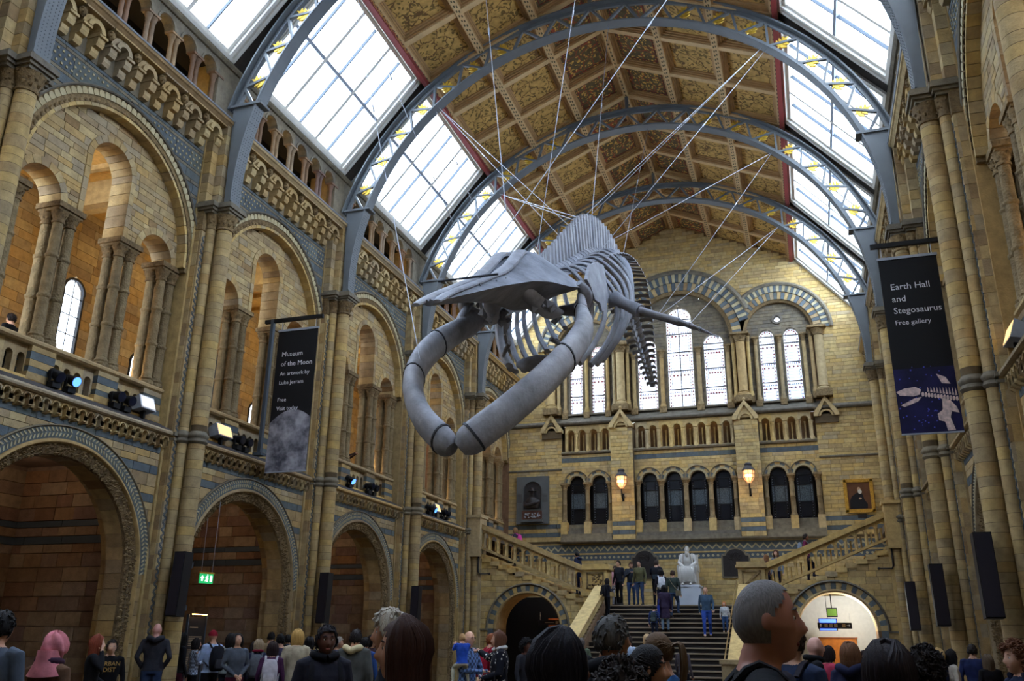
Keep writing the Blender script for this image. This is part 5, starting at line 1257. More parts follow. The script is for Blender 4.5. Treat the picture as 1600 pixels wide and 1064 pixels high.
# ---------------------------------------------------------------- exit sign, information panel
flat('sign_green', (24, 150, 84), .5, emit=.6); flat('sign_white', (236, 244, 236), .5, emit=.7); flat('lamp_warm', (255, 206, 130), .5, emit=4); flat('panel_dark', (26, 20, 20), .5); flat('panel_text', (150, 128, 100), .7)
o = empty('exit_sign', (-8.75, 18.4, 3.02)); tag(o, 'green exit sign hanging on two thin rods in an arch', 'exit sign')
M = Matrix.Rotation(PI/2+.25, 4, 'Z'); o.rotation_euler = (0, 0, PI/2-.45)
obj('case', G().box(-.17, .17, -.02, .02, -.12, .1), o, 'sign_green'); obj('top_bar', G().box(-.19, .19, -.03, .03, .1, .14), o, 'gold')
obj('arrow', G().prism([(-.11, .06), (-.06, 0), (-.09, 0), (-.09, -.07), (-.13, -.07), (-.13, 0), (-.16, 0)], 'y', -.028, -.02), o, 'sign_white'); obj('door_mark', G().box(.09, .14, -.028, -.02, -.08, .06), o, 'sign_white')
obj('running_figure', G().prism([(0, .05), (.04, .05), (.03, .01), (.05, -.02), (.03, -.03), (.04, -.09), (.01, -.09), (0, -.04), (-.03, -.08), (-.04, -.07), (-.01, -.01), (-.03, .02)], 'y', -.028, -.02).ball((.02, -.024, .075), (.016, .006, .016), 8, 5), o, 'sign_white')
for x in (-.14, .14): obj('rod', G().tube([(x, 0, .12), (x, 0, 1.85)], .008, 6), o, 'cable_steel')
o = empty('information_panel', (-9.3, 18.97, 0)); o.rotation_euler = (0, 0, PI/2); tag(o, 'dark upright text panel under a strip lamp inside an arch', 'panel')
obj('board', G().box(-.34, .34, -.02, .02, .35, 2.14), o, 'panel_dark'); obj('post', G().box(-.36, -.33, -.03, .03, 0, 2.2).box(.33, .36, -.03, .03, 0, 2.2), o, 'iron_dark'); obj('foot', G().box(-.4, .4, -.2, .2, 0, .03), o, 'iron_dark')
g = G(); q = random.Random(2)
for k, z in enumerate([1.9]+list(np.arange(1.68, 1.44, -.04))+list(np.arange(1.38, .7, -.045))): g.box(-.26, -.26+(.3 if k == 0 else q.uniform(.3, .5)), -.024, -.02, z-.011, z+.011)
obj('text_lines', g, o, 'panel_text', stuff=True); obj('strip_lamp', G().box(-.3, .25, -.1, -.07, 2.19, 2.21), o, 'lamp_warm'); obj('lamp_arm', G().box(-.02, .02, -.1, .02, 2.18, 2.2), o, 'black')
# ---------------------------------------------------------------- stage lights on the gallery ledges
flat('lens_dark', (30, 34, 50), .1); flat('lens_blue', (70, 120, 255), .3, emit=1.6); flat('lens_warm', (255, 214, 140), .4, emit=.5); flat('lens_pale', (196, 196, 200), .3, emit=.5)
def spot(loc, rz, tilt, lens, lab, sc=1., grp=None):
    o = empty('stage_light', loc, rz); o.scale = (sc,)*3; tag(o, lab, 'stage light', grp)
    obj('base', G().box(-.1, .1, -.08, .08, -.02, .1), o, 'black'); obj('yoke', G().box(-.13, -.11, -.03, .03, .08, .3).box(.11, .13, -.03, .03, .08, .3), o, 'black')
    M = Matrix.Translation((0, 0, .26)) @ Matrix.Rotation(-tilt, 4, 'X') @ Matrix.Rotation(-PI/2, 4, 'X')
    b = obj('barrel', G().lathe([(.06, -.14), (.09, -.12), (.095, .02), (.1, .04), (.115, .1), (.115, .18)], 0, 0, 14, M=M), o, 'black'); obj('lens', G().lathe([(.1, .17), (.1, .186)], 0, 0, 14, M=M), b, lens)
    return o
def flood(loc, rz, lens, lab, w=.3):
    o = empty('flood_light', loc, rz); tag(o, lab, 'flood light')
    M = Matrix.Translation((0, 0, .28)) @ Matrix.Rotation(.35, 4, 'X')
    b = obj('housing', G().prism([(-.16, -.12), (.1, -.17), (.1, .17), (-.16, .12)], 'x', -w, w, M=M), o, 'lead_light'); obj('lens', G().box(-w+.03, w-.03, .1, .112, -.14, .14, M=M), b, lens); obj('stand', G().box(-.03, .03, -.05, .05, -.05, .2), o, 'black')
    return o
LX = 8.78; NV = -PI/2
for y, t, ln, lab in ((12.95, .5, 'lens_dark', 'black stage lamp tilted up beside the blue-lit lamp'), (13.35, .35, 'lens_blue', 'black stage lamp with blue lens on the ledge of the first arch'), (14.62, .2, 'lens_dark', 'black stage lamp left of its twin near the pale flood'), (14.95, .3, 'lens_dark', 'black stage lamp between its twin and the pale flood'),
                      (19.05, .25, 'lens_dark', 'black stage lamp on the ledge beside the moon banner pole'), (19.4, .2, 'lens_dark', 'black stage lamp on the ledge just behind the moon banner'), (25.15, .55, 'lens_blue', 'blue-lit stage lamp on the ledge of the third arch'), (26.5, .1, 'lens_dark', 'black stage lamp on the third ledge, first of two'), (26.85, .3, 'lens_dark', 'black stage lamp on the third ledge, second of two'),
                      (31.6, .4, 'lens_dark', 'black stage lamp before the blue one on the last ledge'), (31.95, .5, 'lens_blue', 'blue-lit stage lamp on the last ledge beside the glowing flood'), (33.0, .1, 'lens_dark', 'black stage lamp of the last ledge nearer its flood'), (33.35, .25, 'lens_dark', 'black stage lamp closest to the stair on the last ledge')):
    spot((-LX, y, 6.32), NV, t, ln, lab)
flood((-LX, 15.5, 6.33), NV, 'lens_pale', 'pale square flood light standing on the ledge of the first arch', .24); flood((-LX, 18.35, 6.33), NV, 'lens_warm', 'warm glowing flood light on the ledge of the second arch'); flood((-LX, 32.3, 6.33), NV, 'lens_warm', 'small warm flood light on the last gallery ledge', .2)
flood((LX, 15.9, 6.38), PI/2, 'lens_warm', 'white flood light on the right gallery ledge beside the pier')
# lights for galleries and great arches; globes and ceiling lamps are added
def pt(name, loc, e, col, r=.15):
    d = bpy.data.lights.new(name, 'POINT'); d.energy = e; d.color = col; d.shadow_soft_size = r; o = bpy.data.objects.new(name, d); COL.objects.link(o); o.location = loc; return o
flat('added_lamp_glass', (255, 214, 150), .4, emit=1.2)
for s in (-1, 1):
    w = 'left' if s < 0 else 'right'
    for bi in (2, 3, 4, 5, 6):
        pt('gallery_lamp_light', (s*11.4, BC[bi], 12.2), 34, (1, .8, .52)); pt('gallery_uplight', (s*9.75, BC[bi]+1.9, 7.4), 14, (1, .72, .4), .1)
        o = empty('added_globe_lamp', (s*11.4, BC[bi], 12.75)); tag(o, 'small added globe lamp hanging from the ceiling of the %s gallery' % w, 'lamp', '%s added gallery lamps' % w)  # unseen globe fixture, added to go with the gallery light
        obj('globe', G().ball((0, 0, 0), .14, 12, 8), o, 'added_lamp_glass'); obj('cord', G().tube([(0, 0, .13), (0, 0, .65)], .012, 6), o, 'black')
        if bi < 6:
            pt('arch_fill_light', (s*11.2, BC[bi]+.6, 5.1), 12, (1, .74, .52)); o = empty('added_ceiling_lamp', (s*11.2, BC[bi]+.6, 5.5)); tag(o, 'added round ceiling lamp inside a great arch on the %s side' % w, 'lamp', '%s added arch lamps' % w)  # unseen lamp and light added to brighten the arch recess
            obj('rim', G().lathe([(.17, 0), (.18, -.06), (.15, -.08)], 0, 0, 16), o, 'black'); obj('diffuser', G().lathe([(.15, -.075), (.1, -.11), (.02, -.12)], 0, 0, 16), o, 'added_lamp_glass')
# ---------------------------------------------------------------- lanterns on the end wall
flat('lantern_glass', (255, 176, 116), .4, emit=.55)
for s in (-1, 1):
    o = empty('wall_lantern', (s*2.9, YE-.42, 8.1)); tag(o, 'lit copper wall lantern on the pilaster nearer the %s' % ('bust niche' if s < 0 else 'framed portrait'), 'lantern')
    obj('bracket', G().tube(smooth([(0, .04, 0), (0, -.1, -.05), (0, -.3, .1), (0, -.34, .38)], 10), .035, 8).box(-.05, .05, 0, .05, -.15, .2), o, 'black')
    gl = obj('glass', G().lathe([(.1, .4), (.24, .6), (.26, .95), (.2, 1.0)], 0, -.34, 8, smooth=False), o, 'lantern_glass'); fr = G()
    for k in range(8): a = PI/4*k; fr.tube([(.1*math.cos(a), -.34+.1*math.sin(a), .4), (.245*math.cos(a), -.34+.245*math.sin(a), .6), (.265*math.cos(a), -.34+.265*math.sin(a), .95)], .013, 5)
    for r, z in ((.25, .6), (.265, .78), (.27, .95)): fr.lathe([(r-.01, z-.012), (r+.014, z), (r-.01, z+.012)], 0, -.34, 8, cap=False)
    obj('frame', fr, gl, 'black'); obj('cap', G().lathe([(.3, .96), (.27, 1.02), (.16, 1.14), (.15, 1.2), (.18, 1.22), (.12, 1.3)], 0, -.34, 8, smooth=False), o, 'lead'); pt('lantern_bulb', (s*2.9, YE-1.05, 8.75), 25, (1, .7, .4))
# ---------------------------------------------------------------- framed portrait, name plates, plaques
flat('gilt', (196, 148, 58), .4, metal=.35, noise=.25, nscale=14); flat('paint_brown', (92, 58, 34), .5, noise=.35, nscale=2); flat('paint_coat', (22, 18, 20), .6); flat('paint_skin', (186, 148, 116), .6); flat('paint_beard', (206, 200, 188), .6); flat('bronze_dark', (44, 38, 36), .45, noise=.2, nscale=10); flat('slate', (86, 88, 88), .7, noise=.12, nscale=3); flat('marble_brown', (88, 58, 48), .4, noise=.4, nscale=9)
o = empty('framed_portrait', (7.46, YE-.02, 7.13)); tag(o, 'gilt framed oil portrait of a bearded person in black', 'painting')
g = G()
for a, b_, c, d in ((-.6, .6, 0, .12), (-.6, .6, 1.32, 1.44), (-.6, -.48, 0, 1.44), (.48, .6, 0, 1.44)): g.box(a, b_, -.1, 0, c, d)
for a, b_, c, d in ((-.5, .5, .1, .14), (-.5, .5, 1.3, 1.34), (-.5, -.46, .1, 1.34), (.46, .5, .1, 1.34)): g.box(a, b_, -.08, 0, c, d)
q = random.Random(5)
for k in range(70): t = k/70*4; u = t % 1; e = int(t); x, z = ((-.6+1.2*u, .0), (.6, 1.44*u), (.6-1.2*u, 1.44), (-.6, 1.44-1.44*u))[e]; g.ball((x, -.09, z), (.028, .02, .028), 6, 4)
obj('frame', g, o, 'gilt'); c = obj('canvas', G().box(-.48, .48, -.05, -.03, .12, 1.32), o, 'paint_brown')
def ell(cx, cz, rx, rz_, n=16): return [(cx+rx*math.cos(a), cz+rz_*math.sin(a)) for a in np.linspace(0, 2*PI, n+1)[:-1]]
fp = lambda pts, y=-.052: G().prism(pts, 'y', y, -.045)
obj('painted_coat', fp([(-.4, .16), (.3, .16), (.32, .35), (.2, .55), (.16, .75), (.06, .86), (-.1, .84), (-.3, .7), (-.4, .5)]), c, 'paint_coat'); obj('painted_face', fp(ell(.02, 1.0, .075, .1), -.054), c, 'paint_skin'); obj('painted_beard', fp(ell(.05, .9, .08, .1), -.056), c, 'paint_beard'); obj('painted_hand', fp(ell(.04, .6, .06, .04), -.056), c, 'paint_skin')
tag(obj('name_plate', G().box(-.18, .18, -.03, 0, 0, .16), None, 'bronze_dark', loc=(7.5, YE-.01, 6.9)), 'small dark name plate under the framed portrait', 'plaque')
for x, lab in ((-2.06, 'arched bronze memorial plaque nearer the group of standing visitors'), (2.02, 'arched bronze memorial plaque nearer the right side flight')):
    o = empty('memorial_plaque', (x, YE-.01, 4.5)); tag(o, lab, 'plaque'); w = .56
    sh = lambda e: [(-w-e, -e), (w+e, -e), (w+e, .88+e), (.42+e, .9+e)] + [(.42*math.cos(a)*(1+e*2), .88+.3*math.sin(a)+e) for a in np.linspace(0, PI, 11)[1:-1]] + [(-.42-e, .9+e), (-w-e, .88+e)]
    obj('stone_surround', G().prism(sh(.07), 'y', -.06, 0), o, 'grey_trim'); p = obj('bronze_panel', G().prism(sh(0), 'y', -.09, -.05), o, 'bronze_dark'); g = G(); q = random.Random(int(x*10))
    for k in range(9): g.box(-.4, .4, -.1, -.088, .1+k*.055, .13+k*.055)
    g.lumps([(q.uniform(-.25, .25), -.1, .72+.3*q.random()) for _ in range(40)], .035, q); obj('relief', g, p, 'bronze_dark')
# niche with bust
o = empty('bust_niche', (-7.44, YE-.03, 7.05)); tag(o, 'grey stone niche tablet set in the end wall around a bronze bust', 'niche')
ap = [(-.82, 0), (.82, 0), (.82, 2.3), (-.82, 2.3)]
g = G().box(-.82, -.46, -.16, 0, 0, 2.3).box(.46, .82, -.16, 0, 0, 2.3).box(-.46, .46, -.16, 0, 0, .7)
g.prism([(-.46, 1.6)] + [(-.46*math.cos(a), 1.6+.46*math.sin(a)) for a in np.linspace(0, PI, 14)[1:-1]] + [(.46, 1.6), (.46, 2.3), (-.46, 2.3)], 'y', -.16, 0)
obj('tablet', g, o, 'slate'); obj('niche_back', G().lathe([(.46, .7), (.46, 1.6), (.4, 1.85), (.25, 2.0), (.02, 2.06)], 0, 0, 20, sy=.0001, cap=False).box(-.46, .46, -.02, 0, .7, 2.05), o, 'lead')
p = obj('relief_panel', G().box(-.5, .5, -.24, -.14, .22, .62), o, 'marble_brown'); obj('relief_animals', G().lumps([(q.uniform(-.4, .4), -.25, .4+.1*math.sin(k)) for k in range(30)], .05, q), p, 'lead_light'); obj('shelf', G().box(-.56, .56, -.34, 0, .08, .2).box(-.5, .5, -.26, 0, .62, .7), o, 'slate')
g = G()
for s in (-1, 1):
    for k in range(7): g.box(s*.64-.13, s*.64+.13, -.166, -.158, 1.05+k*.06, 1.08+k*.06)
obj('inscription', g, o, 'lead')
o = obj('bronze_bust', G().lathe([(.16, .7), (.3, .72), (.36, .8), (.37, .95), (.3, 1.15), (.2, 1.26), (.09, 1.3), (.08, 1.38), (.1, 1.42), (.12, 1.5), (.115, 1.58), (.06, 1.66)], 0, 0, 16, sy=.6), None, 'bronze_dark', loc=(-7.44, YE-.22, 7.06)); tag(o, 'dark bronze bust of a person in a brimmed hat inside the niche', 'bust')
obj('hat', G().lathe([(.22, 1.56), (.2, 1.6), (.12, 1.62), (.11, 1.72), (.03, 1.76)], 0, 0, 16, sy=.9), o, 'bronze_dark'); obj('folded_arms', G().tube(smooth([(-.36, -.05, 1.0), (-.25, -.24, .86), (0, -.27, .88), (.26, -.24, .98), (.36, -.05, 1.05)], 12), .085, 8), o, 'bronze_dark')
# ---------------------------------------------------------------- passage signs, doors
flat('sign_dark', (24, 18, 24), .5); flat('screen_blue', (60, 90, 255), .3, emit=2.0); flat('screen_green', (70, 96, 40), .3, emit=.5); flat('door_wood', (136, 74, 32), .5, noise=.25, nscale=4)
o = empty('direction_sign', (5.8, 36.2, 2.24)); tag(o, 'dark hanging direction sign with arrows in the right passage', 'sign'); obj('board', G().box(-.6, .6, -.02, .02, 0, .21), o, 'sign_dark')
for x in (-.55, .55): obj('wire', G().tube([(x, 0, .2), (x, 0, .55)], .005, 5), o, 'cable_steel')
for k in range(3): obj('pictogram', G().box(-.36+k*.17, -.24+k*.17, -.026, -.02, .05, .17), o, 'panel_text')
obj('pictogram', G().box(.26, .38, -.026, -.02, .05, .17), o, 'panel_text')
obj('arrow', G().prism([(-.5, .05), (-.48, .05), (-.48, .12), (-.45, .12), (-.49, .17), (-.53, .12), (-.5, .12)], 'y', -.026, -.02), o, 'print_white'); obj('arrow', G().prism([(.42, .1), (.5, .1), (.5, .07), (.55, .11), (.5, .15), (.5, .12), (.42, .12)], 'y', -.026, -.02), o, 'print_white')
o = empty('display_screen', (5.76, 36.7, 2.66)); tag(o, 'small green-lit display screen hanging in the right passage', 'screen'); obj('case', G().box(-.19, .19, 0, .06, 0, .34), o, 'black'); obj('picture', G().box(-.16, .16, -.006, 0, .04, .3), o, 'screen_green'); obj('mount', G().box(-.02, .02, .02, .05, .34, .85), o, 'black')
o = empty('blue_display', (5.58, 37.1, 2.18)); tag(o, 'blue glowing display behind the direction sign', 'screen'); obj('case', G().box(-.34, .34, 0, .08, 0, .44), o, 'black'); obj('picture', G().box(-.3, .3, -.006, 0, .02, .42), o, 'screen_blue'); obj('hanger', G().box(-.01, .01, .03, .05, .44, 1.3), o, 'black')
o = empty('wood_counter', (5.9, 38.0, 0)); tag(o, 'orange wooden counter screen in the right passage', 'counter'); obj('panel', G().box(-.68, .68, 0, .08, 0, 1.9), o, 'orange_wood'); obj('top_rail', G().box(-.72, .72, -.03, .1, 1.9, 1.95), o, 'door_wood')
o = empty('passage_sign', (-5.24, 36.3, 2.32)); tag(o, 'dark hanging sign with one square symbol in the left passage', 'sign'); obj('board', G().box(-.48, .48, -.02, .02, 0, .19), o, 'sign_dark'); obj('pictogram', G().box(.26, .38, -.026, -.02, .04, .15), o, 'panel_text'); obj('text_line', G().box(-.2, .2, -.024, -.02, .08, .11), o, 'panel_text')
for x in (-.4, .4): obj('wire', G().tube([(x, 0, .18), (x, 0, .5)], .005, 5), o, 'cable_steel')
o = empty('wooden_door', (-5.1, 37.2, 0)); tag(o, 'brown wooden door standing in the dark left passage', 'door'); obj('leaf', G().box(-.45, .45, 0, .06, 0, 2.6), o, 'door_wood')
for z in (.3, 1.4): obj('panel', G().box(-.3, .3, -.02, 0, z, z+.9), o, 'orange_wood')
obj('handle', G().ball((-.36, -.05, 1.1), .04, 8, 6), o, 'gold')
pt('passage_fill_light', (6.6, 36.4, 3.0), 70, (1, .97, .92)); pt('passage_fill_light', (-5.0, 36.5, 2.7), 5, (1, .7, .4))  # unseen passage lights; the right one added to brighten its white wall

for s in (-1, 1):
    o = obj('wall_pipe', G().tube([(0, 0, 1.6), (0, 0, .1), (s*-.06, 0, 0), (s*-.5, 0, 0)], .03, 8), None, 'bronze_dark', loc=(s*8.0, 35.16, 4.3)); tag(o, 'bent brown pipe on the stair wall at the %s side arch' % ('left' if s < 0 else 'right'), 'pipe'); obj('pipe_end', G().ball((s*-.5, 0, 0), .05, 8, 6), o, 'bronze_dark')
# ---------------------------------------------------------------- people (local frame: facing +y, feet at z = 0, made 1.72 m tall then scaled)
CLOTH = {}
def cloth(c, rough=.85):
    pat = c[3] if len(c) > 3 else None; k = 'cloth_%s_%s_%s_%s' % (c[0], c[1], c[2], pat)
    if k not in MATS:
        m = flat(k, c[:3], rough, spec=.15, noise=.22, nscale=9, bump=.25)
        if pat:
            N, L = m.node_tree.nodes, m.node_tree.links; b = N['Principled BSDF']; tc = N.new('ShaderNodeTexCoord'); mx = N.new('ShaderNodeMix'); mx.data_type = 'RGBA'; mx.inputs['A'].default_value = lin(c[:3])
            if pat == 'check': t = N.new('ShaderNodeTexChecker'); t.inputs['Scale'].default_value = 22; L.new(tc.outputs['Object'], t.inputs['Vector']); L.new(t.outputs['Fac'], mx.inputs['Factor']); mx.inputs['B'].default_value = lin(tuple(v*.55 for v in c[:3]))
            else:
                t = N.new('ShaderNodeTexVoronoi'); t.inputs['Scale'].default_value = 17; r = N.new('ShaderNodeMath'); r.operation = 'LESS_THAN'; r.inputs[1].default_value = .24; L.new(tc.outputs['Object'], t.inputs['Vector']); L.new(t.outputs['Distance'], r.inputs[0]); L.new(r.outputs[0], mx.inputs['Factor']); mx.inputs['B'].default_value = lin((214, 214, 206))
            L.new(mx.outputs['Result'], b.inputs['Base Color'])
    return MATS[k]
def skinmat(c):
    k = 'skin_%d_%d_%d' % c
    if k not in MATS: flat(k, c, .5, spec=.3, noise=.08, nscale=12)
    return MATS[k]
def hairmat(c):
    k = 'hair_%d_%d_%d' % c
    if k not in MATS:
        m, nt, b = newmat(k); N, L = nt.nodes, nt.links; tc = N.new('ShaderNodeTexCoord'); mp = N.new('ShaderNodeMapping'); mp.inputs['Scale'].default_value = (60, 60, 4); nz = N.new('ShaderNodeTexNoise'); nz.inputs['Scale'].default_value = 3
        rp = N.new('ShaderNodeValToRGB'); l = lin(c); rp.color_ramp.elements[0].color = tuple(x*.55 for x in l[:3])+(1,); rp.color_ramp.elements[1].color = tuple(min(1, x*1.5) for x in l[:3])+(1,)
        L.new(tc.outputs['Object'], mp.inputs['Vector']); L.new(mp.outputs['Vector'], nz.inputs['Vector']); L.new(nz.outputs['Fac'], rp.inputs['Fac']); L.new(rp.outputs['Color'], b.inputs['Base Color']); b.inputs['Roughness'].default_value = .6; b.inputs['Specular IOR Level'].default_value = .18
        bp = N.new('ShaderNodeBump'); bp.inputs['Strength'].default_value = .5; bp.inputs['Distance'].default_value = .01; L.new(nz.outputs['Fac'], bp.inputs['Height']); L.new(bp.outputs['Normal'], b.inputs['Normal'])
    return MATS[k]
HC = Vector((0, .025, 1.597))
def gs(v, m, s): return math.exp(-((v-m)/s)**2)
def headpt(th, ph, grow=0.):
    """th: 0 top .. pi bottom, ph: 0 = +y face"""
    nx, ny, nz = math.sin(th)*math.sin(ph), math.sin(th)*math.cos(ph), math.cos(th)
    x, y, z = .077*nx, .098*ny, .122*nz
    if ny < 0: y *= 1.02
    if z < -.02:
        k = min(1, (-z-.02)/.1); x *= 1-.3*k
        if y < 0: y *= 1-.45*k
        else: y = y*(1-.05*k)+.028*k*max(0, 1-abs(nx)*1.4)
    if ny > 0:
        f = ny
        y = y-max(0, y-.07)*.35
        w = gs(x, 0, .013)
        y += f*(w*(.03*gs(z, -.028, .017)+.02*gs(z, -.006, .02)+.008*gs(z, .015, .02)))
        y += f*gs(x, 0, .024)*gs(z, -.034, .009)*.004
        for s in (-1, 1): y -= f*.012*gs(x, s*.03, .015)*gs(z, .012, .011)
        y += f*.006*gs(z, .032, .011)*gs(x, 0, .05)
        y += f*gs(x, 0, .022)*(.008*gs(z, -.058, .006)+.008*gs(z, -.072, .006)-.004*gs(z, -.065, .003))
        y += f*.012*gs(x, 0, .024)*gs(z, -.1, .014)
        for s in (-1, 1): y += f*.005*gs(x, s*.045, .018)*gs(z, -.025, .02)
    if grow:
        n = Vector((nx, ny, nz)); x += n.x*grow; y += n.y*grow; z += n.z*grow
    return Vector((x, y, z))
def headmat(pitch=0., yaw=0.):
    piv = Vector((0, -.01, 1.49))
    return Matrix.Translation(piv) @ Matrix.Rotation(yaw, 4, 'Z') @ Matrix.Rotation(pitch, 4, 'X') @ Matrix.Translation(HC-piv)
def head_geo(M, nth=26, nph=36):
    g = G(); vs = [tuple(M @ headpt(PI*i/nth, 2*PI*k/nph)) for i in range(nth+1) for k in range(nph)]
    g.add(vs, [(i*nph+k, i*nph+(k+1) % nph, (i+1)*nph+(k+1) % nph, (i+1)*nph+k) for i in range(nth) for k in range(nph)], 0, True)
    for s in (-1, 1): g.ball((s*.08, -.008, -.002), (.008, .019, .029), 10, 8, M=M)
    return g
POSES = {}
def limb(g, pts, rs, seg=12): g.tube(pts, rs, seg)
def body_mesh(pose, hp=0., hy=0., hi=False, coat=False, fem=False, kid=False):
    key = (pose, round(hp, 2), round(hy, 2), hi, coat, fem, kid)
    if key in POSES: return POSES[key]
    M = headmat(hp, hy); g = head_geo(M, 40 if hi else 24, 56 if hi else 32)
    sw = .165 if fem else .185
    # torso sections (x half, y half, y centre)
    T = [(.84, .155, .115, 0), (.92, .165, .12, -.005), (1.0, .15 if fem else .16, .11, 0), (1.1, .145 if fem else .165, .105, .005), (1.22, .165 if fem else .185, .12, .005), (1.32, .18 if fem else .2, .115, -.005), (1.4, .17 if fem else .19, .09, -.012), (1.445, .11, .07, -.015), (1.47, .066, .064, -.01)]
    if coat: T = [(.5, .2, .16, 0), (.62, .19, .15, 0), (.75, .185, .145, 0)] + [(z, a+.018, b+.02, c) for z, a, b, c in T]
    n = 18; vs = []
    for z, a, b, c in T:
        for k in range(n): q = 2*PI*k/n; vs.append((a*math.copysign(abs(math.cos(q))**.85, math.cos(q)), c+b*math.copysign(abs(math.sin(q))**.85, math.sin(q)), z))
    m = len(T); g.add(vs, [(i*n+k, i*n+(k+1) % n, (i+1)*n+(k+1) % n, (i+1)*n+k) for i in range(m-1) for k in range(n)] + [tuple(range(n-1, -1, -1)), tuple(range((m-1)*n, m*n))], 0, True)
    limb(g, [(0, -.012, 1.42), (0, -.005, 1.5), M @ Vector((0, -.015, -.06))], [.075, .058, .056])
    S = {s: Vector((s*sw, -.01, 1.4)) for s in (-1, 1)}; E = {}; Wp = {}
    rest = lambda s: (Vector((s*(sw+.07), -.02, 1.12)), Vector((s*(sw+.075), .06, .87)))
    for s in (-1, 1): E[s], Wp[s] = rest(s)
    hip = {s: Vector((s*.09, 0, .88)) for s in (-1, 1)}; knee = {s: Vector((s*.1, .015, .48)) for s in (-1, 1)}; ank = {s: Vector((s*.105, -.02, .08)) for s in (-1, 1)}
    if pose == 'phone':
        for s in (-1, 1): E[s] = Vector((s*(sw+.05), .06, 1.14)); Wp[s] = Vector((s*.09, .3, 1.26))
    if pose == 'photo':
        for s in (-1, 1): E[s] = Vector((s*(sw+.06), .14, 1.22)); Wp[s] = Vector((s*.1, .28, 1.5))
    if pose == 'clasp':
        for s in (-1, 1): E[s] = Vector((s*(sw+.08), -.01, 1.12)); Wp[s] = Vector((s*.05, .2, .93))
    if pose == 'hold':
        for s in (-1, 1): E[s] = Vector((s*(sw+.08), .08, 1.1)); Wp[s] = Vector((-s*.04, .3, 1.06+s*.04))
    if pose == 'ear': E[1] = Vector((sw+.1, .14, 1.2)); Wp[1] = Vector((.12, .1, 1.5)); E[-1] = Vector((-sw-.06, .0, 1.13)); Wp[-1] = Vector((-.08, .2, 1.02))
    if pose == 'point': E[1] = Vector((sw+.24, .12, 1.33)); Wp[1] = Vector((sw+.44, .26, 1.42)); E[-1] = Vector((-sw-.05, .02, 1.12)); Wp[-1] = Vector((-.1, .24, 1.05))
    if pose == 'pocket':
        for s in (-1, 1): E[s] = Vector((s*(sw+.1), -.06, 1.13)); Wp[s] = Vector((s*(.17), .06, .93))
    if pose == 'walk':
        knee[1] = Vector((.1, .16, .5)); ank[1] = Vector((.1, .13, .1)); knee[-1] = Vector((-.1, .0, .47)); ank[-1] = Vector((-.1, -.22, .13)); E[1] = Vector((sw+.06, -.1, 1.14)); Wp[1] = Vector((sw+.06, -.06, .9)); E[-1] = Vector((-sw-.06, .04, 1.14)); Wp[-1] = Vector((-sw-.05, .2, .95))
    if pose == 'climb':
        knee[1] = Vector((.1, .22, .6)); ank[1] = Vector((.1, .2, .25))
    if pose == 'child_hug':
        for s in (-1, 1):
            knee[s] = Vector((s*.2, .16, .78)); ank[s] = Vector((s*.24, .06, .44)); E[s] = Vector((s*(sw+.04), .12, 1.28)); Wp[s] = Vector((s*.13, .26, 1.42))
    sitp = pose == 'sit'
    if sitp:
        for s in (-1, 1):
            hip[s] = Vector((s*.1, 0, .88)); knee[s] = Vector((s*.15, .42, .9)); ank[s] = Vector((s*.13, .45, .46)); E[s] = Vector((s*(sw+.1), .08, 1.15)); Wp[s] = Vector((s*.1, .33, 1.0))
    for s in (-1, 1):
        limb(g, [S[s]+Vector((-s*.05, 0, .005)), S[s], (S[s]+E[s])/2, E[s], (E[s]*.6+Wp[s]*.4), Wp[s]], [.066, .064, .054, .045, .043, .031] if not coat else [.08, .078, .068, .06, .056, .044])
        d = (Wp[s]-E[s]).normalized(); pm = Wp[s]+d*.05
        g.tube([Wp[s]-d*.01, Wp[s]+d*.03, pm+d*.02, pm+d*.035], [(.028, .024), (.038, .02), (.04, .018), (.03, .012)], 10)
        limb(g, [hip[s]+Vector((0, 0, .04)), hip[s], (hip[s]+knee[s])/2, knee[s], (knee[s]*.6+ank[s]*.4), ank[s]], [.1, .1, .084, .06, .06, .04])
        g.tube([ank[s]+Vector((0, -.05, -.035)), ank[s]+Vector((0, .0, -.03)), ank[s]+Vector((0, .09, -.045)), ank[s]+Vector((0, .17, -.055))], [(.04, .036), (.05, .045), (.036, .046), (.022, .036)], 10, up=(0, 0, 1))
    me = g.mesh('tmp'); o = bpy.data.objects.new('tmp', me); COL.objects.link(o); md = o.modifiers.new('r', 'REMESH'); md.mode = 'VOXEL'; md.voxel_size = .0085 if hi else .0165; md.use_smooth_shade = True
    sm = o.modifiers.new('s', 'SMOOTH'); sm.iterations = 2 if hi else 1; sm.factor = .5
    dg = bpy.context.evaluated_depsgraph_get(); out = bpy.data.meshes.new_from_object(o.evaluated_get(dg)); bpy.data.objects.remove(o); bpy.data.meshes.remove(me)
    nv = len(out.vertices); co = np.empty(nv*3, 'f'); out.vertices.foreach_get('co', co); co = co.reshape(-1, 3)
    F = [tuple(p.vertices) for p in out.polygons]; bpy.data.meshes.remove(out)
    b = G(); cen = np.array([co[list(f)].mean(0) for f in F])
    hm = M.translation; low = .5 if coat else (.9 if not sitp else .9)
    mi = np.where(cen[:, 2] > low, 1, 2)
    if sitp: mi = np.where((cen[:, 1] > .16) & (cen[:, 2] < 1.0), 2, mi)
    mi = np.where(cen[:, 2] < .095, 3, mi)
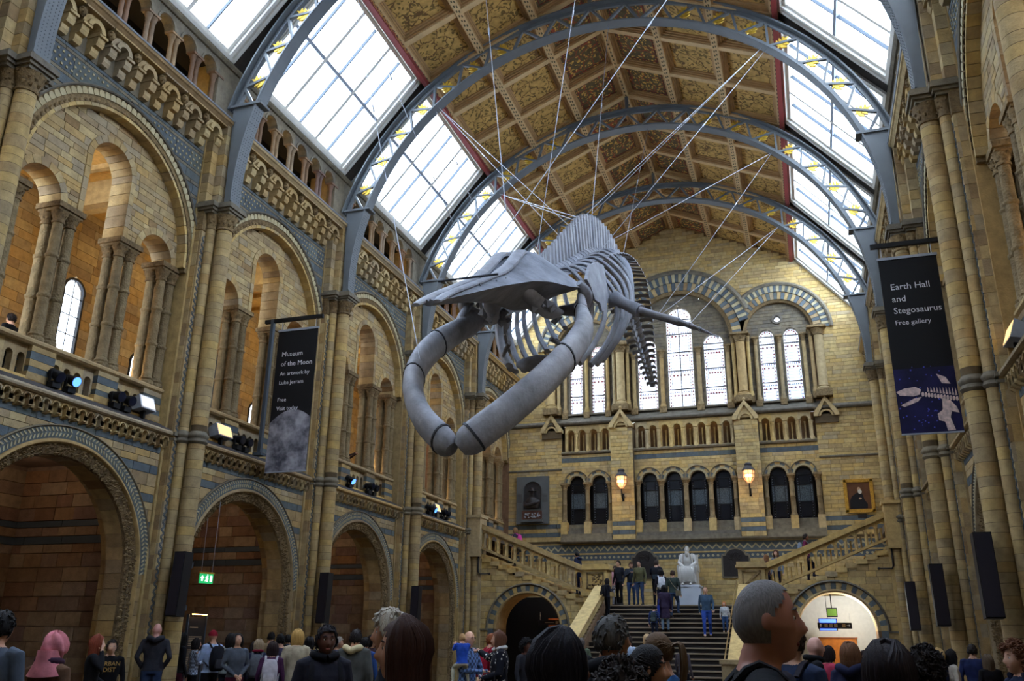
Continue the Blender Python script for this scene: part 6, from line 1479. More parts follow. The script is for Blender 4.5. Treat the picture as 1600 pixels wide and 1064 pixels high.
    for s in (-1, 1):
        a = np.array(E[s]); w = np.array(Wp[s]); d = (w-a)/np.linalg.norm(w-a)
        rel = cen-w; along = rel @ d; dist = np.linalg.norm(rel, axis=1); ra = cen-a; al = ra @ d; rad = np.linalg.norm(ra-np.outer(al, d), axis=1)
        mi = np.where((dist < .15) & (along > -.012) & (rad < .08), 0, mi)
        mi = np.where((al > .0) & (along < -.012) & (rad < .075) & (abs(cen[:, 0]) > .1) & (cen[:, 2] > .8), 1, mi)
    neck = (np.linalg.norm(cen[:, :2]-np.array([0, -.005]), axis=1) < .085) & (cen[:, 2] > 1.455)
    mi = np.where((cen[:, 2] > 1.475) & (np.linalg.norm(cen-np.array(hm), axis=1) < .2) & ((abs(cen[:, 0]) < .12)), 0, mi); mi = np.where(neck, 0, mi)
    for s in (-1, 1):
        w = np.array(Wp[s]); mi = np.where((np.linalg.norm(cen-w, axis=1) > .13) & (cen[:, 2] < 1.44) & (mi == 0), 1, mi)
    b.v = [tuple(map(float, c)) for c in co]; b.f = F; k = len(F); b.t = [0.]*k; b.sm = [True]*k; b.mi = [int(x) for x in mi]
    for s in (-1, 1):   # fingers and thumb
        d = (Wp[s]-E[s]).normalized(); side = d.cross(Vector((0, 0, 1))); side = side.normalized() if side.length > .2 else Vector((0, 1, 0)); nrm = side.cross(d).normalized(); pm = Wp[s]+d*.08
        curl = nrm*(-1 if nrm.z > 0 else 1)
        for j, l in enumerate((.062, .072, .068, .052)):
            if pose == 'point' and s == 1: c0 = .1 if j == 0 else 1.6
            else: c0 = .45
            o0 = pm+side*(-.03+.02*j); o1 = o0+(d*math.cos(c0*.5)+curl*math.sin(c0*.5))*l*.5; o2 = o1+(d*math.cos(c0)+curl*math.sin(c0))*l*.5
            b.tube([o0-d*.02, o0, o1, o2], [.0085, .0085, .008, .006], 6)
        o0 = Wp[s]+d*.035-side*.03; b.tube([o0, o0-side*.02+d*.025+curl*.012, o0-side*.022+d*.055+curl*.022], [.011, .01, .007], 6)
    me = b.mesh('person'); 
    for _ in range(4): me.materials.append(None)
    POSES[key] = (me, M); return POSES[key]
def shell(M, keep, grow, nth=30, nph=40, extra=None, rough=0.):
    g = G(); idx = {}; q = random.Random(4)
    def vid(i, k):
        k %= nph
        if (i, k) not in idx:
            th, ph = PI*i/nth, 2*PI*k/nph; gr = grow(th, ph) if callable(grow) else grow
            if rough: gr += q.uniform(-rough, rough)
            idx[(i, k)] = len(g.v); g.v.append(tuple(M @ headpt(th, ph, gr)))
        return idx[(i, k)]
    for i in range(nth):
        for k in range(nph):
            th, ph = PI*(i+.5)/nth, 2*PI*(k+.5)/nph; ph2 = ph if ph < PI else ph-2*PI
            if keep(th, abs(ph2)): g.f.append((vid(i, k), vid(i, k+1), vid(i+1, k+1), vid(i+1, k)))
    n = len(g.f); g.t = [0.]*n; g.sm = [True]*n; g.mi = [0]*n
    return g
def hair_geo(style, M):
    face = lambda th, ph, t0=1.0: th < t0+max(0, (ph-.75))*1.0 if ph < 1.5 else th < 2.05
    P = lambda x, y, z: M @ Vector((x, y, z))
    if style in ('short', 'grey', 'bob', 'long', 'pony', 'curly', 'wavy'):
        lim = {'short': 2.0, 'grey': 2.0, 'bob': 2.2, 'long': 2.2, 'pony': 2.0, 'curly': 2.3, 'wavy': 2.05}[style]
        def keep(th, ph): return th < .98 if ph < .75 else (th < .98+(ph-.75)*1.05 if ph < 1.55 else th < lim)
        gr = {'short': .01, 'grey': .014, 'bob': .012, 'long': .012, 'pony': .008, 'curly': .03, 'wavy': .016}[style]
        g = shell(M, keep, lambda th, ph: gr*(1 if th < 1.3 else 1.2), rough={'curly': .012}.get(style, .0015))
        q = random.Random(7)
        if style in ('long', 'bob'):      # combed locks from the parting
            L = -.33 if style == 'long' else -.13
            for k in range(96):
                a = 1.12+(2*PI-2.24)*(k+q.random())/96; s_ = 1 if a < PI else -1; aa = a if a < PI else 2*PI-a; pts = []; gw = .014+.012*q.random()
                for t in (.03, .45, .9, 1.25, 1.55):
                    ph = a if t > .8 else s_*(aa*.5+.5*max(aa, 1.4)); ph = a*(min(1, t/1.1))+(s_*PI/2 % (2*PI))*(1-min(1, t/1.1)); pts.append(M @ headpt(t, ph, gw))
                x, y = .088*math.sin(a), .1*math.cos(a); y = min(y, .045); e = L*(.8+.3*q.random())*(1 if aa > 1.7 else .9)
                pts += [P(x*1.12, y*1.02, -.06), P(x*1.12+q.uniform(-.006, .006), y*.98-.008, e*.6), P(x*1.0+q.uniform(-.014, .014), y*.9-.008, e)]
                r = .011+.006*q.random(); g.tube(pts, [r*.6, r, r, r, r, r*1.1, r*1.1, r*.35], 6)
        elif style in ('short', 'grey', 'wavy'):
            ln, rr, n_ = {'short': (.28, .007, 150), 'grey': (.4, .009, 130), 'wavy': (.55, .013, 150)}[style]
            for _ in range(n_):
                th, ph = math.acos(1-q.random()*1.38), q.random()*2*PI; p2 = ph if ph < PI else 2*PI-ph
                if keep(th+.1, p2):
                    d_ = ln*(.6+.6*q.random()); e_ = gr*(1+.8*q.random()); tw = q.uniform(-.3, .3)
                    g.tube([M @ headpt(th, ph, e_*.8), M @ headpt(th+d_*.5, ph+tw*.5, e_*1.25), M @ headpt(th+d_ if p2 > 1 else min(th+d_, 1.0), ph+tw, e_)], [rr*.7, rr, rr*.3], 5)
        elif style == 'pony':
            tie = Vector((0, -.108, .045))
            for k in range(80):
                a = .5+(2*PI-1.)*(k+q.random())/80; t0 = .95 if min(a, 2*PI-a) < .8 else 1.25+.4*q.random(); A = headpt(t0, a, .006); B = (A+tie)/2; B = B.normalized()*max(B.length, .105 if B.z > 0 else .1); g.tube([M @ A, M @ ((A+B)/2*1.06), M @ B, M @ tie], [.006, .009, .009, .006], 5)
            for k in range(26):
                o_ = Vector((q.uniform(-.03, .03), q.uniform(-.02, .02), 0)); g.tube(smooth([M @ tie, P(0, -.16, .05)+o_*.5, P(0, -.175, -.07)+o_, P(0, -.15, -.23-.05*q.random())+o_*.8], 9), [.01, .012, .013, .013, .013, .012, .011, .01, .008, .003], 5)
        elif style == 'curly':
            for _ in range(420):
                th, ph = math.acos(1-q.random()*1.65), q.random()*2*PI; p2 = ph if ph < PI else 2*PI-ph
                if keep(th, p2):
                    c0 = M @ headpt(th, ph, .026+q.random()*.024); u_ = Vector((q.uniform(-1, 1), q.uniform(-1, 1), q.uniform(-1, 1))).normalized(); w_ = u_.orthogonal().normalized(); v_ = u_.cross(w_); rr = .011+.006*q.random()
                    g.tube([c0+(w_*math.cos(t)+v_*math.sin(t))*rr+u_*.004*t for t in np.linspace(0, 5, 7)], [.003, .0055, .006, .006, .006, .0055, .002], 4)
        return g
    if style == 'fringe':   # close-cropped crown receding at the temples
        return shell(M, lambda th, ph: (th < .72 if ph < .7 else th < .72+(ph-.7)*.9 if ph < 1.5 else th < 2.1), .006)
    if style == 'cap':
        g = shell(M, lambda th, ph: th < (1.12 if ph < 1.2 else 1.45), .014); P = lambda x, y, z: tuple(M @ Vector((x, y, z)))
        vs = [P(.075*math.sin(a), .09*math.cos(a), .055) for a in np.linspace(-1.1, 1.1, 9)]+[P(.068*math.sin(a), .1+.075*math.cos(a), .035) for a in np.linspace(-1.1, 1.1, 9)]
        g.add(vs, [(i, i+1, 10+i, 9+i) for i in range(8)], 0, True); return g
    if style == 'hijab':
        g = shell(M, lambda th, ph: (th < .95 if ph < .55 else th < .95+(ph-.55)*3 if ph < 1.2 else True), lambda th, ph: .028+.012*math.sin(ph*5+th*3), rough=.0)
        g.tube([(0, -.03, 1.58), (0, -.03, 1.5), (0, -.03, 1.43), (0, -.02, 1.37)], [(.095, .11), (.1, .115), (.14, .125), (.19, .14)], 18, up=(1, 0, 0)); return g
    return None
def place_px(x, y, hpx, hd=.232):
    """point on the sight line of the head top, at the distance its size gives"""
    fx = (x-800)/1365.036; fy = (532-y)/1365.036; Mc = SC.camera.matrix_world.to_3x3(); r, u, w = Mc.col[0], Mc.col[1], -Mc.col[2]
    dep = 1365.036*hd/hpx; return CAMP + (w + r*fx + u*fy)*dep
def bag_parts(o, kind, c, c2, coat):
    dy = -.135 if not coat else -.155
    if kind == 'backpack':
        g = G(); n = 12; vs = []
        for z, a, b in ((.93, .1, .05), (.96, .135, .085), (1.1, .15, .1), (1.28, .145, .085), (1.38, .12, .06), (1.42, .07, .03)):
            for k in range(n): q = 2*PI*k/n; vs.append((a*math.copysign(abs(math.cos(q))**.6, math.cos(q)), dy-.07+b*math.copysign(abs(math.sin(q))**.6, math.sin(q)), z))
        g.add(vs, [(i*n+k, i*n+(k+1) % n, (i+1)*n+(k+1) % n, (i+1)*n+k) for i in range(5) for k in range(n)]+[tuple(range(n)), tuple(range(5*n, 6*n))], 0, True)
        me = g.mesh('backpack'); me.materials.append(cloth(c)); b = obj('backpack', me, o)
        g = G().box(-.1, .1, dy-.2, dy-.14, .99, 1.16); me = g.mesh('pocket'); me.materials.append(cloth(c2)); obj('pocket', me, b)
        for s in (-1, 1):
            me = G().tube(smooth([(s*.1, dy, 1.38), (s*.11, -.02, 1.475), (s*.12, .1, 1.36), (s*.14, .09, 1.18), (s*.15, dy, 1.02)], 12), (.012), 6, flatten=(1, 2)).mesh('strap'); me.materials.append(cloth(c)); obj('strap', me, b)
        return b
    if kind == 'tote':
        me = G().prism([(-.16, .62), (.16, .62), (.15, .98), (-.15, .98)], 'x', -.29, -.2).mesh('tote_bag'); me.materials.append(cloth(c)); b = obj('tote_bag', me, o)
        me = G().tube([(-.25, -.1, .97), (-.2, -.06, 1.3), (-.15, 0, 1.47), (-.2, .06, 1.3), (-.25, .1, .97)], .012, 6).mesh('strap'); me.materials.append(cloth(c)); obj('strap', me, b); return b
    if kind == 'satchel':
        me = G().box(.14, .3, -.16, -.02, .78, .98).mesh('satchel'); me.materials.append(cloth(c)); b = obj('satchel', me, o)
        me = G().tube(smooth([(.22, -.15, .97), (0, -.165, 1.25), (-.14, -.08, 1.47), (-.1, .1, 1.36), (.1, .15, 1.12), (.22, .06, .97)], 16), .012, 6).mesh('strap'); me.materials.append(cloth(c)); obj('strap', me, b); return b
EYEM = flat('eye_white', (206, 200, 194), .25); flat('eye_dark', (30, 22, 18), .2); flat('glasses', (20, 18, 20), .3); flat('lip', (150, 84, 76), .5)
def person(loc, h, face, lab, top, bot, skin=(196, 150, 124), hair=None, hc=(40, 30, 26), pose='stand', hp=0., hy=0., hi=False, coat=False, fem=False, bag=None, hood=None, scarf=None, specs=False, shoes=(40, 36, 36), beard=None, grp=None, cat='person', name='person'):
    me, M = body_mesh(pose, hp, hy, hi, coat, fem)
    o = bpy.data.objects.new(name, me); COL.objects.link(o); o.location = loc; o.rotation_euler = (0, 0, face); o.scale = (h/1.72,)*3
    for i, m in enumerate((skinmat(skin), cloth(top), cloth(bot), cloth(shoes, .5))): o.material_slots[i].link = 'OBJECT'; o.material_slots[i].material = m
    tag(o, lab, cat, grp)
    if hair:
        g = hair_geo(hair, M); m = g.mesh('hair' if hair not in ('cap', 'hijab') else {'cap': 'cap', 'hijab': 'headscarf'}[hair]); m.materials.append(hairmat(hc) if hair not in ('cap', 'hijab') else cloth(hc)); obj(m.name.split('.')[0], m, o)
    for s in (-1, 1):
        e = obj('eye', G().ball((s*.03, .07, .012), (.0125, .0125, .0095), 8, 6, M=M), o, 'eye_white'); obj('iris', G().ball((s*.03, .0795, .012), (.0058, .004, .0058), 8, 5, M=M), e, 'eye_dark')
        if hi: m = G().tube([M @ Vector((s*.012, .083, .034)), M @ Vector((s*.03, .084, .04)), M @ Vector((s*.05, .068, .034))], [.003, .005, .002], 6).mesh('eyebrow'); m.materials.append(hairmat(hc if hair not in ('cap', 'hijab') else (40, 30, 26))); obj('eyebrow', m, o)
    if hi: obj('lips', G().ball((0, .084, -.064), (.02, .008, .0085), 10, 6, M=M), o, 'lip')
    if bag: bag_parts(o, bag[0], bag[1], bag[2] if len(bag) > 2 else bag[1], coat)
    if hood:
        m = G().tube(smooth([(-.1, .05, 1.46), (-.12, -.06, 1.47), (-.06, -.14, 1.45), (0, -.16, 1.42), (.06, -.14, 1.45), (.12, -.06, 1.47), (.1, .05, 1.46)], 16), [.03]*3+[.05]*11+[.03]*3, 8).mesh('hood'); m.materials.append(cloth(hood)); obj('hood', m, o)
    if scarf:
        m = G().tube(smooth([(0, .09, 1.46), (-.09, .03, 1.48), (-.07, -.08, 1.49), (.07, -.08, 1.49), (.09, .03, 1.48), (0, .09, 1.46)], 18), .034, 8).mesh('scarf'); m.materials.append(cloth(scarf)); obj('scarf', m, o)
    if specs:
        g = G()
        for s in (-1, 1): g.tube([M @ Vector((s*.032+.022*math.cos(a), .092, .012+.016*math.sin(a))) for a in np.linspace(0, 2*PI, 13)], .003, 5); g.tube([M @ Vector((s*.054, .09, .014)), M @ Vector((s*.08, 0, .014))], .003, 5)
        obj('glasses', g, o, 'glasses')
    if beard:
        g = G().ball((0, .05, -.09), (.055, .05, .055), 12, 8, M=M); m = g.mesh('beard'); m.materials.append(hairmat(beard)); obj('beard', m, o)
    return o
SIGHT = lambda p: math.atan2(p.y-CAMP.y, p.x-CAMP.x)
def crowd(x, y, hpx, turn, lab, top, bot=(34, 36, 48), **kw):
    """turn: 0 back to the camera, 180 towards it, +90 looking right, -90 looking left (degrees)"""
    p = place_px(x, y, hpx); h = p.z; face = SIGHT(p)-PI/2-math.radians(turn)
    return person((p.x, p.y, 0), h, face, lab, top, bot, **kw)
BLK, NAVY, DK = (22, 22, 26), (30, 34, 58), (40, 40, 44)
S1, S2, S3, S4 = (206, 160, 134), (186, 136, 108), (126, 84, 62), (98, 62, 50)
# ---- visitors on the hall floor
crowd(4, 955, 44, 35, 'person with black hair in a grey-blue jacket beside the pink headscarf', (74, 82, 94), hair='short', hc=(18, 16, 18), skin=S2, hi=True)
crowd(86, 991, 40, 40, 'person in a pink headscarf and brown coat', (96, 70, 52), hair='hijab', hc=(196, 120, 128), skin=S1, hi=True, fem=True, scarf=(62, 40, 58))
crowd(152, 993, 24, 90, 'red-haired person in a black jacket touching the ear', BLK, (70, 84, 110), hair='long', hc=(120, 56, 38), pose='ear', fem=True, skin=S1)
b = crowd(176, 1000, 22, 172, 'young person in a black top with gold letters beside the red-haired person', (16, 16, 18), hair='short', hc=(40, 32, 28), pose='stand', skin=S1)
for t, z in (('URBAN', 1.3), ('DIST', 1.2)): m = obj('gold_letters', textmesh('gold_letters', t, .1, 'gold_print'), b); m.matrix_basis = Matrix.Translation((0, .13, z)) @ Matrix.Rotation(PI, 4, 'Z') @ Matrix.Rotation(PI/2, 4, 'X')
crowd(247, 974, 17.5, 5, 'bald person in a dark hooded jacket seen from behind', (46, 46, 52), (40, 52, 78), hood=(40, 40, 46), pose='pocket', skin=(202, 146, 132))
crowd(285, 990, 16, 60, 'person with long black hair in black by the text panel', BLK, (70, 26, 38), hair='long', hc=(16, 14, 16), fem=True)
crowd(307, 998, 15.5, 75, 'person in a blue and white checked shirt holding a phone', (170, 180, 200, 'check'), BLK, hair='bob', hc=(34, 28, 28), pose='phone', fem=True, bag=('tote', (150, 150, 150)))
crowd(335, 985, 16.5, -35, 'person in a red cap and pale blue shirt with black backpack', (156, 172, 204), BLK, hair='cap', hc=(128, 26, 40), bag=('backpack', (24, 24, 30), (60, 60, 66)), pose='phone')
crowd(361, 991, 16, 30, 'dark-haired person in a pale top behind the grey sweater', (150, 158, 156), hair='long', hc=(24, 20, 20), fem=True)
crowd(373, 991, 17.5, 160, 'person in a grey sweater looking up with clasped hands', (78, 84, 94), (84, 30, 48), hair='bob', hc=(28, 22, 22), hp=.35, pose='clasp')
crowd(398, 1004, 16, 20, 'person in a purple jacket with a grey backpack', (74, 52, 96), hair='bob', hc=(40, 30, 30), bag=('backpack', (84, 92, 108), (70, 76, 90)), fem=True)
crowd(385, 1033, 15, 10, 'small child in a blue and white jacket', (44, 56, 116), hair='short', hc=(26, 22, 22))
crowd(405, 1000, 17, 5, 'person with greying fair hair, red scarf and navy coat', (36, 40, 66), hair='bob', hc=(150, 130, 104), scarf=(130, 30, 52), bag=('backpack', (88, 92, 100)), fem=True)
crowd(424, 988, 13.5, 25, 'person with short black hair and cream top', (196, 176, 140), hair='short', hc=(18, 16, 18))
crowd(427, 1004, 20, 5, 'dark-haired person in purple with a white patterned backpack', (72, 40, 72), hair='bob', hc=(38, 26, 28), bag=('backpack', (176, 172, 180), (196, 192, 200)), fem=True)
crowd(440, 991, 17, -20, 'black-haired person half hidden beside the white backpack', (60, 56, 80), hair='short', hc=(16, 14, 16))
crowd(452, 992, 14.5, -40, 'black-haired person in a dark jacket next to the beige coat', (44, 46, 54), hair='short', hc=(18, 16, 18), hood=(36, 38, 46))
crowd(466, 985, 19.5, 5, 'fair-haired person in a long beige coat with a navy tote', (172, 162, 140), hair='bob', hc=(190, 154, 90), coat=True, bag=('tote', (30, 36, 62)), fem=True)
crowd(484, 996, 16, 10, 'black-haired person in a grey coat behind the beige coat', (76, 82, 96), hair='bob', hc=(20, 18, 22))
crowd(511, 978, 41, 168, 'short-haired person in a navy quilted jacket turned to the viewer', (34, 34, 44), hair='short', hc=(22, 16, 24), skin=S4, hi=True, coat=True, fem=True, scarf=(20, 20, 26), bag=('backpack', (26, 26, 32)))
crowd(528, 996, 16, 100, 'grey-haired person looking right behind the navy quilted jacket', (60, 60, 80), hair='grey', hc=(170, 166, 160))
crowd(556, 984, 23, 20, 'person in a long grey-green quilted coat with cream hood lining', (80, 82, 80), hair='short', hc=(36, 30, 30), coat=True, hood=(190, 176, 140))
crowd(571, 996, 18, 20, 'black-haired person in a bright blue jacket', (46, 76, 136), hair='short', hc=(18, 16, 18))
crowd(581, 993, 16, 120, 'dark-haired person facing right beside the bright blue jacket', (60, 40, 48), hair='bob', hc=(30, 24, 26), skin=S1, fem=True)
crowd(620, 956, 60, -80, 'person with swept grey hair close behind the long brown hair', (36, 38, 48), hair='wavy', hc=(176, 168, 154), skin=S2, hi=True)
crowd(640, 970, 84, -84, 'person with long straight brown hair in profile', (60, 56, 64), hair='long', hc=(62, 40, 34), skin=S2, hi=True, fem=True)
crowd(732, 986, 20.5, 130, 'bald person with glasses in a blue checked shirt carrying a child', (96, 124, 176, 'check'), (26, 30, 44), specs=True, pose='hold', skin=S1)
p = place_px(723, 990, 20.9); person((p.x, p.y, p.z-1.02), 1.02, SIGHT(p)-PI/2+.4, 'fair-haired child in a bright blue sweatshirt carried in arms', (44, 84, 190), (170, 168, 150), hair='short', hc=(186, 150, 104), pose='child_hug', skin=S1)
crowd(767, 990, 18, 60, 'red-haired young person in a red jacket with backpack', (140, 30, 54), hair='short', hc=(130, 72, 40), bag=('backpack', (150, 30, 50), (60, 50, 90)), specs=True)
crowd(781, 987, 22.5, -95, 'person in a black spotted dress pointing with one arm', (22, 24, 34, 'dots'), (22, 24, 34, 'dots'), hair='long', hc=(90, 58, 42), coat=True, fem=True, pose='point', scarf=(180, 180, 180), bag=('tote', (24, 22, 26)))
crowd(821, 1000, 19, 130, 'person with black curly hair beside the dark passage arch', (38, 38, 44), hair='curly', hc=(20, 18, 20), skin=S4, fem=True, bag=('tote', (180, 40, 60)))
crowd(868, 990, 100, 62, 'person with glossy black hair close in front of the stair foot', (30, 28, 34), hair='bob', hc=(24, 20, 26), skin=S3, hi=True, fem=True)
crowd(951, 963, 62, 55, 'person with cropped grey hair in a black jacket and shoulder strap', (24, 24, 28), hair='short', hc=(84, 82, 80), skin=S2, hi=True, hood=(20, 20, 24), bag=('backpack', (20, 20, 24)))
crowd(1004, 1008, 72, 80, 'person with black tied hair in profile beside the ponytail', (40, 36, 44), hair='pony', hc=(22, 18, 20), skin=S2, hi=True, fem=True)
crowd(1032, 989, 54, -70, 'person with a long fair-tipped ponytail and denim jacket', (52, 96, 150), hair='pony', hc=(92, 70, 48), skin=S1, hi=True, fem=True)
crowd(968, 1042, 90, 0, 'person with dark curly hair in front of the cropped grey hair', (30, 28, 30), hair='curly', hc=(44, 36, 34), hi=True)
crowd(908, 997, 13, 10, 'grey-haired young person at the foot of the stairs', (86, 96, 78), hair='short', hc=(92, 84, 80))
crowd(1011, 992, 12, 0, 'fair-haired person in pink at the foot of the stairs', (206, 110, 140), hair='bob', hc=(180, 150, 110), fem=True)
crowd(982, 994, 13, 30, 'person in pale blue behind the cropped grey hair', (150, 166, 190), hair='short', hc=(60, 50, 46))
crowd(1066, 1006, 13, 40, 'dark-haired person looking up from beside the denim jacket', (70, 64, 70), hair='short', hc=(26, 22, 24), skin=S3, hp=.3)
crowd(1181, 908, 106, 84, 'tall person with cropped grey hair in profile, black shirt and strap', (20, 21, 25), hair='fringe', hc=(112, 108, 106), skin=(168, 116, 98), hi=True, bag=('backpack', (22, 22, 26)))
o = crowd(1232, 975, 50, 30, 'person with a large dark backpack bearing a white emblem', (44, 54, 78), hair='short', hc=(60, 46, 40), bag=('backpack', (42, 40, 48), (36, 34, 42)), hi=True)
g = G()
for s in (-1, 1): g.archprof(0, 1.2, [(.03, -.345), (.042, -.345)], 0, 1, 1) if False else g.tube([(s*.05+(-s)*.032*math.cos(a), -.338, 1.2+.032*math.sin(a)) for a in np.linspace(-1.2, 1.2, 9)], .006, 5)
g.box(-.03, .03, -.344, -.334, 1.193, 1.207); obj('emblem', g, o, 'print_white')
crowd(1269, 995, 30, 75, 'bald person in a black jacket looking towards the right arch', (24, 24, 28), skin=(204, 156, 140), scarf=(22, 22, 26))
crowd(1293, 1011, 22, 60, 'dark-haired person in a pink jacket', (176, 60, 88), hair='bob', hc=(34, 26, 28), fem=True)
crowd(1326, 1006, 33, 10, 'person with layered brown hair and a navy jacket', (36, 40, 66), hair='bob', hc=(112, 76, 52), fem=True, hood=(32, 36, 60))
crowd(1350, 1018, 20, 165, 'dark-haired person facing the viewer between heads', (110, 116, 110), hair='long', hc=(40, 28, 26), skin=S1, fem=True)
crowd(1362, 1007, 14, 150, 'person in a pale hood under the right arch', (150, 130, 116), hair='hijab', hc=(170, 150, 136))
crowd(1384, 1008, 84, 0, 'person with long straight dark hair seen from behind', (40, 34, 36), hair='long', hc=(34, 26, 28), hi=True, fem=True)
crowd(1441, 1019, 60, 30, 'person with dark curly hair beside the long straight hair', (34, 30, 32), hair='curly', hc=(38, 32, 32), hi=True, fem=True)
crowd(1408, 1008, 13, 60, 'dark-haired person near the right passage wall', (60, 56, 60), hair='short', hc=(26, 24, 26))
crowd(1447, 1004, 16, 150, 'dark-haired person looking up at the skeleton by the piers', (46, 40, 44), hair='short', hc=(40, 34, 34), hp=.5)
crowd(1466, 1014, 20, -60, 'fair-haired person in a navy top by the piers', (40, 46, 70), hair='bob', hc=(196, 164, 110), fem=True)
crowd(1484, 1016, 20, 70, 'person with long black hair and a cream top', (190, 180, 166), hair='long', hc=(22, 20, 22), fem=True, skin=S2)
crowd(1492, 1005, 16, 40, 'person with cropped hair behind the cream top', (52, 58, 72), hair='short', hc=(130, 104, 84))
crowd(1517, 1007, 18.5, 5, 'person in a navy polo shirt seen from behind', (36, 44, 82), hair='short', hc=(44, 38, 36))
crowd(1543, 1024, 20, -20, 'person with fair-streaked hair in black', (24, 22, 26), hair='long', hc=(96, 80, 64), fem=True)
crowd(1588, 1007, 42, -120, 'young person with curly ginger hair and navy hooded top', (30, 36, 58), hair='curly', hc=(112, 70, 46), skin=S1, hi=True, hood=(28, 32, 52))
# ---- visitors on the stairs and landing
def stander(x, y, z, h, turn, lab, top, bot=NAVY, **kw): return person((x, y, z), h, math.radians(turn), lab, top, bot, **kw)
LZ = 3.06
stz = lambda y: LZ-.17*math.ceil((35.25-y)/.42)
stander(-2.2, 35.85, LZ, 1.74, 150, 'short-haired person in black, first of three on the landing', (30, 32, 40), BLK, hair='short', hc=(36, 30, 28))
stander(-1.86, 36.6, LZ, 1.75, 200, 'person in a dark grey jacket looking down, between two others', (46, 50, 58), (60, 80, 120), hair='short', hc=(90, 66, 46), hp=-.35, pose='phone')
stander(-1.4, 36.0, LZ, 1.74, 165, 'person in an olive jacket and jeans on the landing', (84, 82, 56), (54, 68, 98), hair='short', hc=(34, 28, 26))
stander(-.8, 36.5, LZ, 1.78, 0, 'person in black with a backpack photographing a plaque', (26, 28, 40), BLK, hair='short', hc=(60, 46, 40), pose='photo', bag=('backpack', (24, 24, 28), (50, 60, 70)))
stander(-.35, 34.75, stz(34.75), 1.62, 15, 'black-haired person with a white rucksack on the upper steps', (40, 38, 44), hair='bob', hc=(20, 18, 20), bag=('backpack', (196, 196, 200)), fem=True)
stander(.02, 33.0, stz(33.0), 1.6, 10, 'person with long black hair in a dark dress and blue bag', (52, 42, 62), (110, 130, 150), hair='long', hc=(18, 16, 20), coat=True, fem=True, bag=('tote', (40, 56, 140)))
stander(.2, 34.05, stz(34.05), 1.7, -10, 'person in a green-grey jacket with a cross-body bag climbing', (52, 62, 58), (56, 72, 100), hair='short', hc=(60, 42, 34), bag=('satchel', (110, 100, 80)), pose='climb')
stander(-.22, 32.05, stz(32.05), 1.2, 0, 'boy in a blue checked shirt with a dark backpack', (60, 78, 134, 'check'), (40, 44, 60), hair='short', hc=(20, 18, 18), bag=('backpack', (50, 60, 64), (70, 80, 84)))
stander(1.55, 32.5, stz(32.5), 1.68, 185, 'person in a blue sweater and bright jeans coming down', (64, 84, 104), (50, 78, 156), hair='fringe', hc=(130, 90, 70), pose='walk', shoes=(190, 160, 140), skin=S1)
stander(2.12, 33.0, stz(33.0), 1.02, 180, 'small child in a white patterned top and jeans on the steps', (196, 196, 196), (70, 100, 150), hair='bob', hc=(196, 120, 70), skin=S1, shoes=(190, 160, 140))
stander(-2.3, 34.0, stz(34.0), 1.42, -50, 'person in black with a backpack at the left edge of the steps', (30, 32, 42), BLK, hair='long', hc=(28, 22, 24), fem=True, bag=('backpack', (22, 22, 26)), pose='phone')
stander(-2.55, 36.7, LZ, 1.6, -150, 'person in pale pink leaning by the left newel', (190, 140, 144), (180, 180, 186), hair='bob', hc=(70, 52, 44), fem=True, hp=-.3)
stander(-3.1, 37.6, LZ, 1.74, 170, 'dark-haired person behind the left newel', (70, 74, 80), hair='curly', hc=(26, 22, 22))
side = lambda x: 3.32+.147*int((abs(x)-3.5)/.36)+.02
stander(-4.0, 36.2, side(4.0), 1.72, 75, 'black-haired person in a navy hooded top on the left side flight', (36, 42, 66), hair='short', hc=(24, 20, 20), hood=(34, 40, 62))
stander(-6.75, 36.3, side(6.75), 1.62, 90, 'person with brown hair and a pink backpack on the left side flight', (60, 54, 70), BLK, hair='bob', hc=(130, 96, 62), bag=('backpack', (206, 70, 150)), fem=True, pose='climb')
stander(5.05, 36.2, side(5.05), 1.78, -95, 'person in a maroon top with a pale backpack on the right side flight', (96, 34, 66), hair='short', hc=(40, 32, 30), bag=('backpack', (120, 130, 144)), pose='climb', skin=S3)
stander(3.55, 36.3, side(3.6), 1.62, 80, 'brown-haired person half hidden behind the right newel', (70, 46, 46), hair='long', hc=(124, 86, 56), fem=True)
stander(3.92, 36.6, side(3.92), 1.66, 160, 'person with wavy brown hair in a grey top beside the right newel', (110, 116, 128), hair='long', hc=(84, 52, 40), fem=True, skin=S1)
stander(-9.55, 26.15, 6.4, 1.68, -75, 'brown-haired person leaning on the left gallery parapet', (60, 44, 40), hair='bob', hc=(110, 76, 50), fem=True, pose='phone')
stander(-10.4, 13.1, 6.4, 1.7, 100, 'dark-haired person in black in the left gallery', BLK, hair='short', hc=(30, 24, 24)); stander(-10.4, 13.95, 6.4, 1.66, 80, 'second dark figure in the left gallery with tied hair', (30, 28, 34), hair='pony', hc=(36, 28, 26), fem=True)
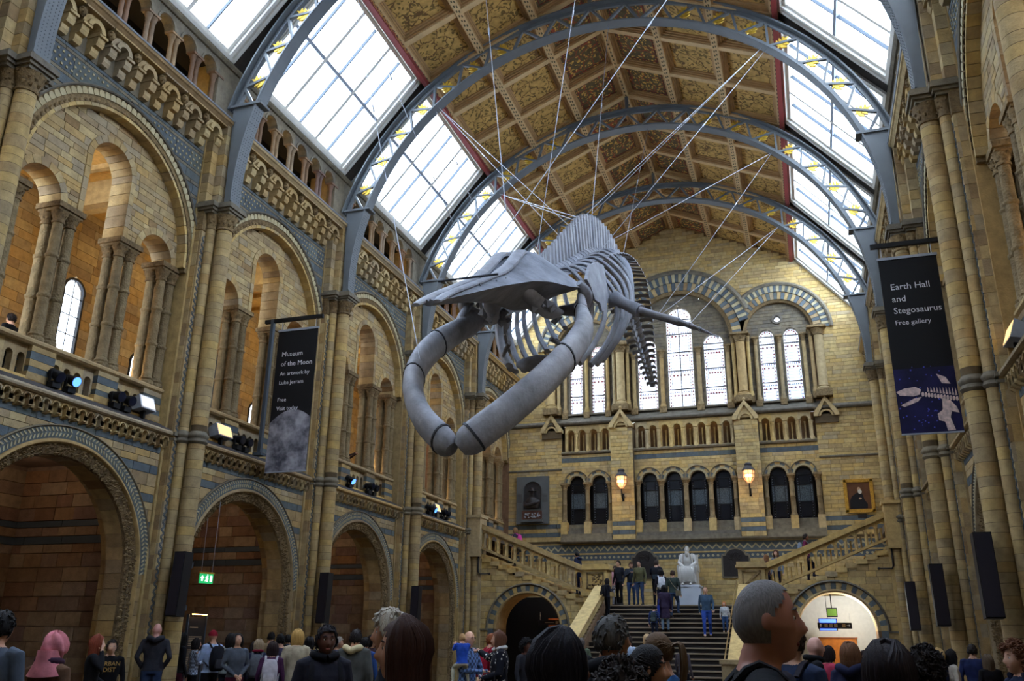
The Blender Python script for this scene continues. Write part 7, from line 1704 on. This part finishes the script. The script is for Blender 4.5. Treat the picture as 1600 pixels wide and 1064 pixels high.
# ---- seated marble statue on its plinth
flat('marble', (186, 183, 176), .45, noise=.06, nscale=6); flat('plinth_white', (196, 200, 206), .5)
st = empty('marble_statue', (0, 40.15, 4.06)); tag(st, 'white marble statue of a seated bearded person on a white plinth', 'statue')
me, M = body_mesh('sit', -.12, 0, False, True)
f = obj('seated_figure', me.copy(), st); f.data.materials.clear(); [f.data.materials.append(MATS['marble']) for _ in range(4)]; f.rotation_euler = (0, 0, PI); f.scale = (1.28,)*3; f.location = (0, .1, -.5)
def mp(name, g): return obj(name, g, f, 'marble')
g = hair_geo('fringe', M); mp('hair', g); g = G().tube([M @ Vector((0, .07, -.06)), M @ Vector((0, .085, -.12)), M @ Vector((0, .08, -.2)), M @ Vector((0, .07, -.27))], [.055, .072, .062, .025], 12); q = random.Random(3); g.lumps([tuple(M @ Vector((q.uniform(-.05, .05), .1+q.uniform(0, .03), q.uniform(-.24, -.06)))) for _ in range(30)], .016, q); mp('beard', g)
g = G()
for k in range(13):
    x = -.24+k*.04; g.tube(smooth([(x*.8, .2, 1.02), (x, .42, .97), (x*1.05, .52, .8), (x*1.1, .5, .5)], 10), .02, 7)
mp('coat_folds', g); g = G()
for s in (-1, 1): g.tube(smooth([(s*.12, .1, 1.44), (s*.17, .14, 1.2), (s*.2, .2, 1.0), (s*.26, .3, .72), (s*.27, .36, .46)], 12), [(.03, .05)]*13, 8); g.box(s*.27-.05, s*.27+.05, -.3, .34, .98, 1.06); g.box(s*.27-.05, s*.27+.05, .24, .33, .4, .98)
mp('coat_fronts', g)
ch = obj('chair', G().box(-.42, .42, -.1, .55, 0, .62).box(-.42, .42, .4, .55, .6, 1.35).box(-.46, -.34, -.12, .55, .6, .85).box(.34, .46, -.12, .55, .6, .85), st, 'marble')
o = empty('statue_plinth', (0, 40.15, LZ)); tag(o, 'plain white stepped plinth under the marble statue', 'plinth'); obj('main_block', G().box(-.52, .52, -.62, .66, 0, .92), o, 'plinth_white'); obj('top_slab', G().box(-.56, .56, -.66, .7, .92, 1.0), o, 'plinth_white'); obj('front_block', G().box(.12, .6, -.8, -.62, 0, .86), o, 'plinth_white')
bpy.context.view_layer.update()
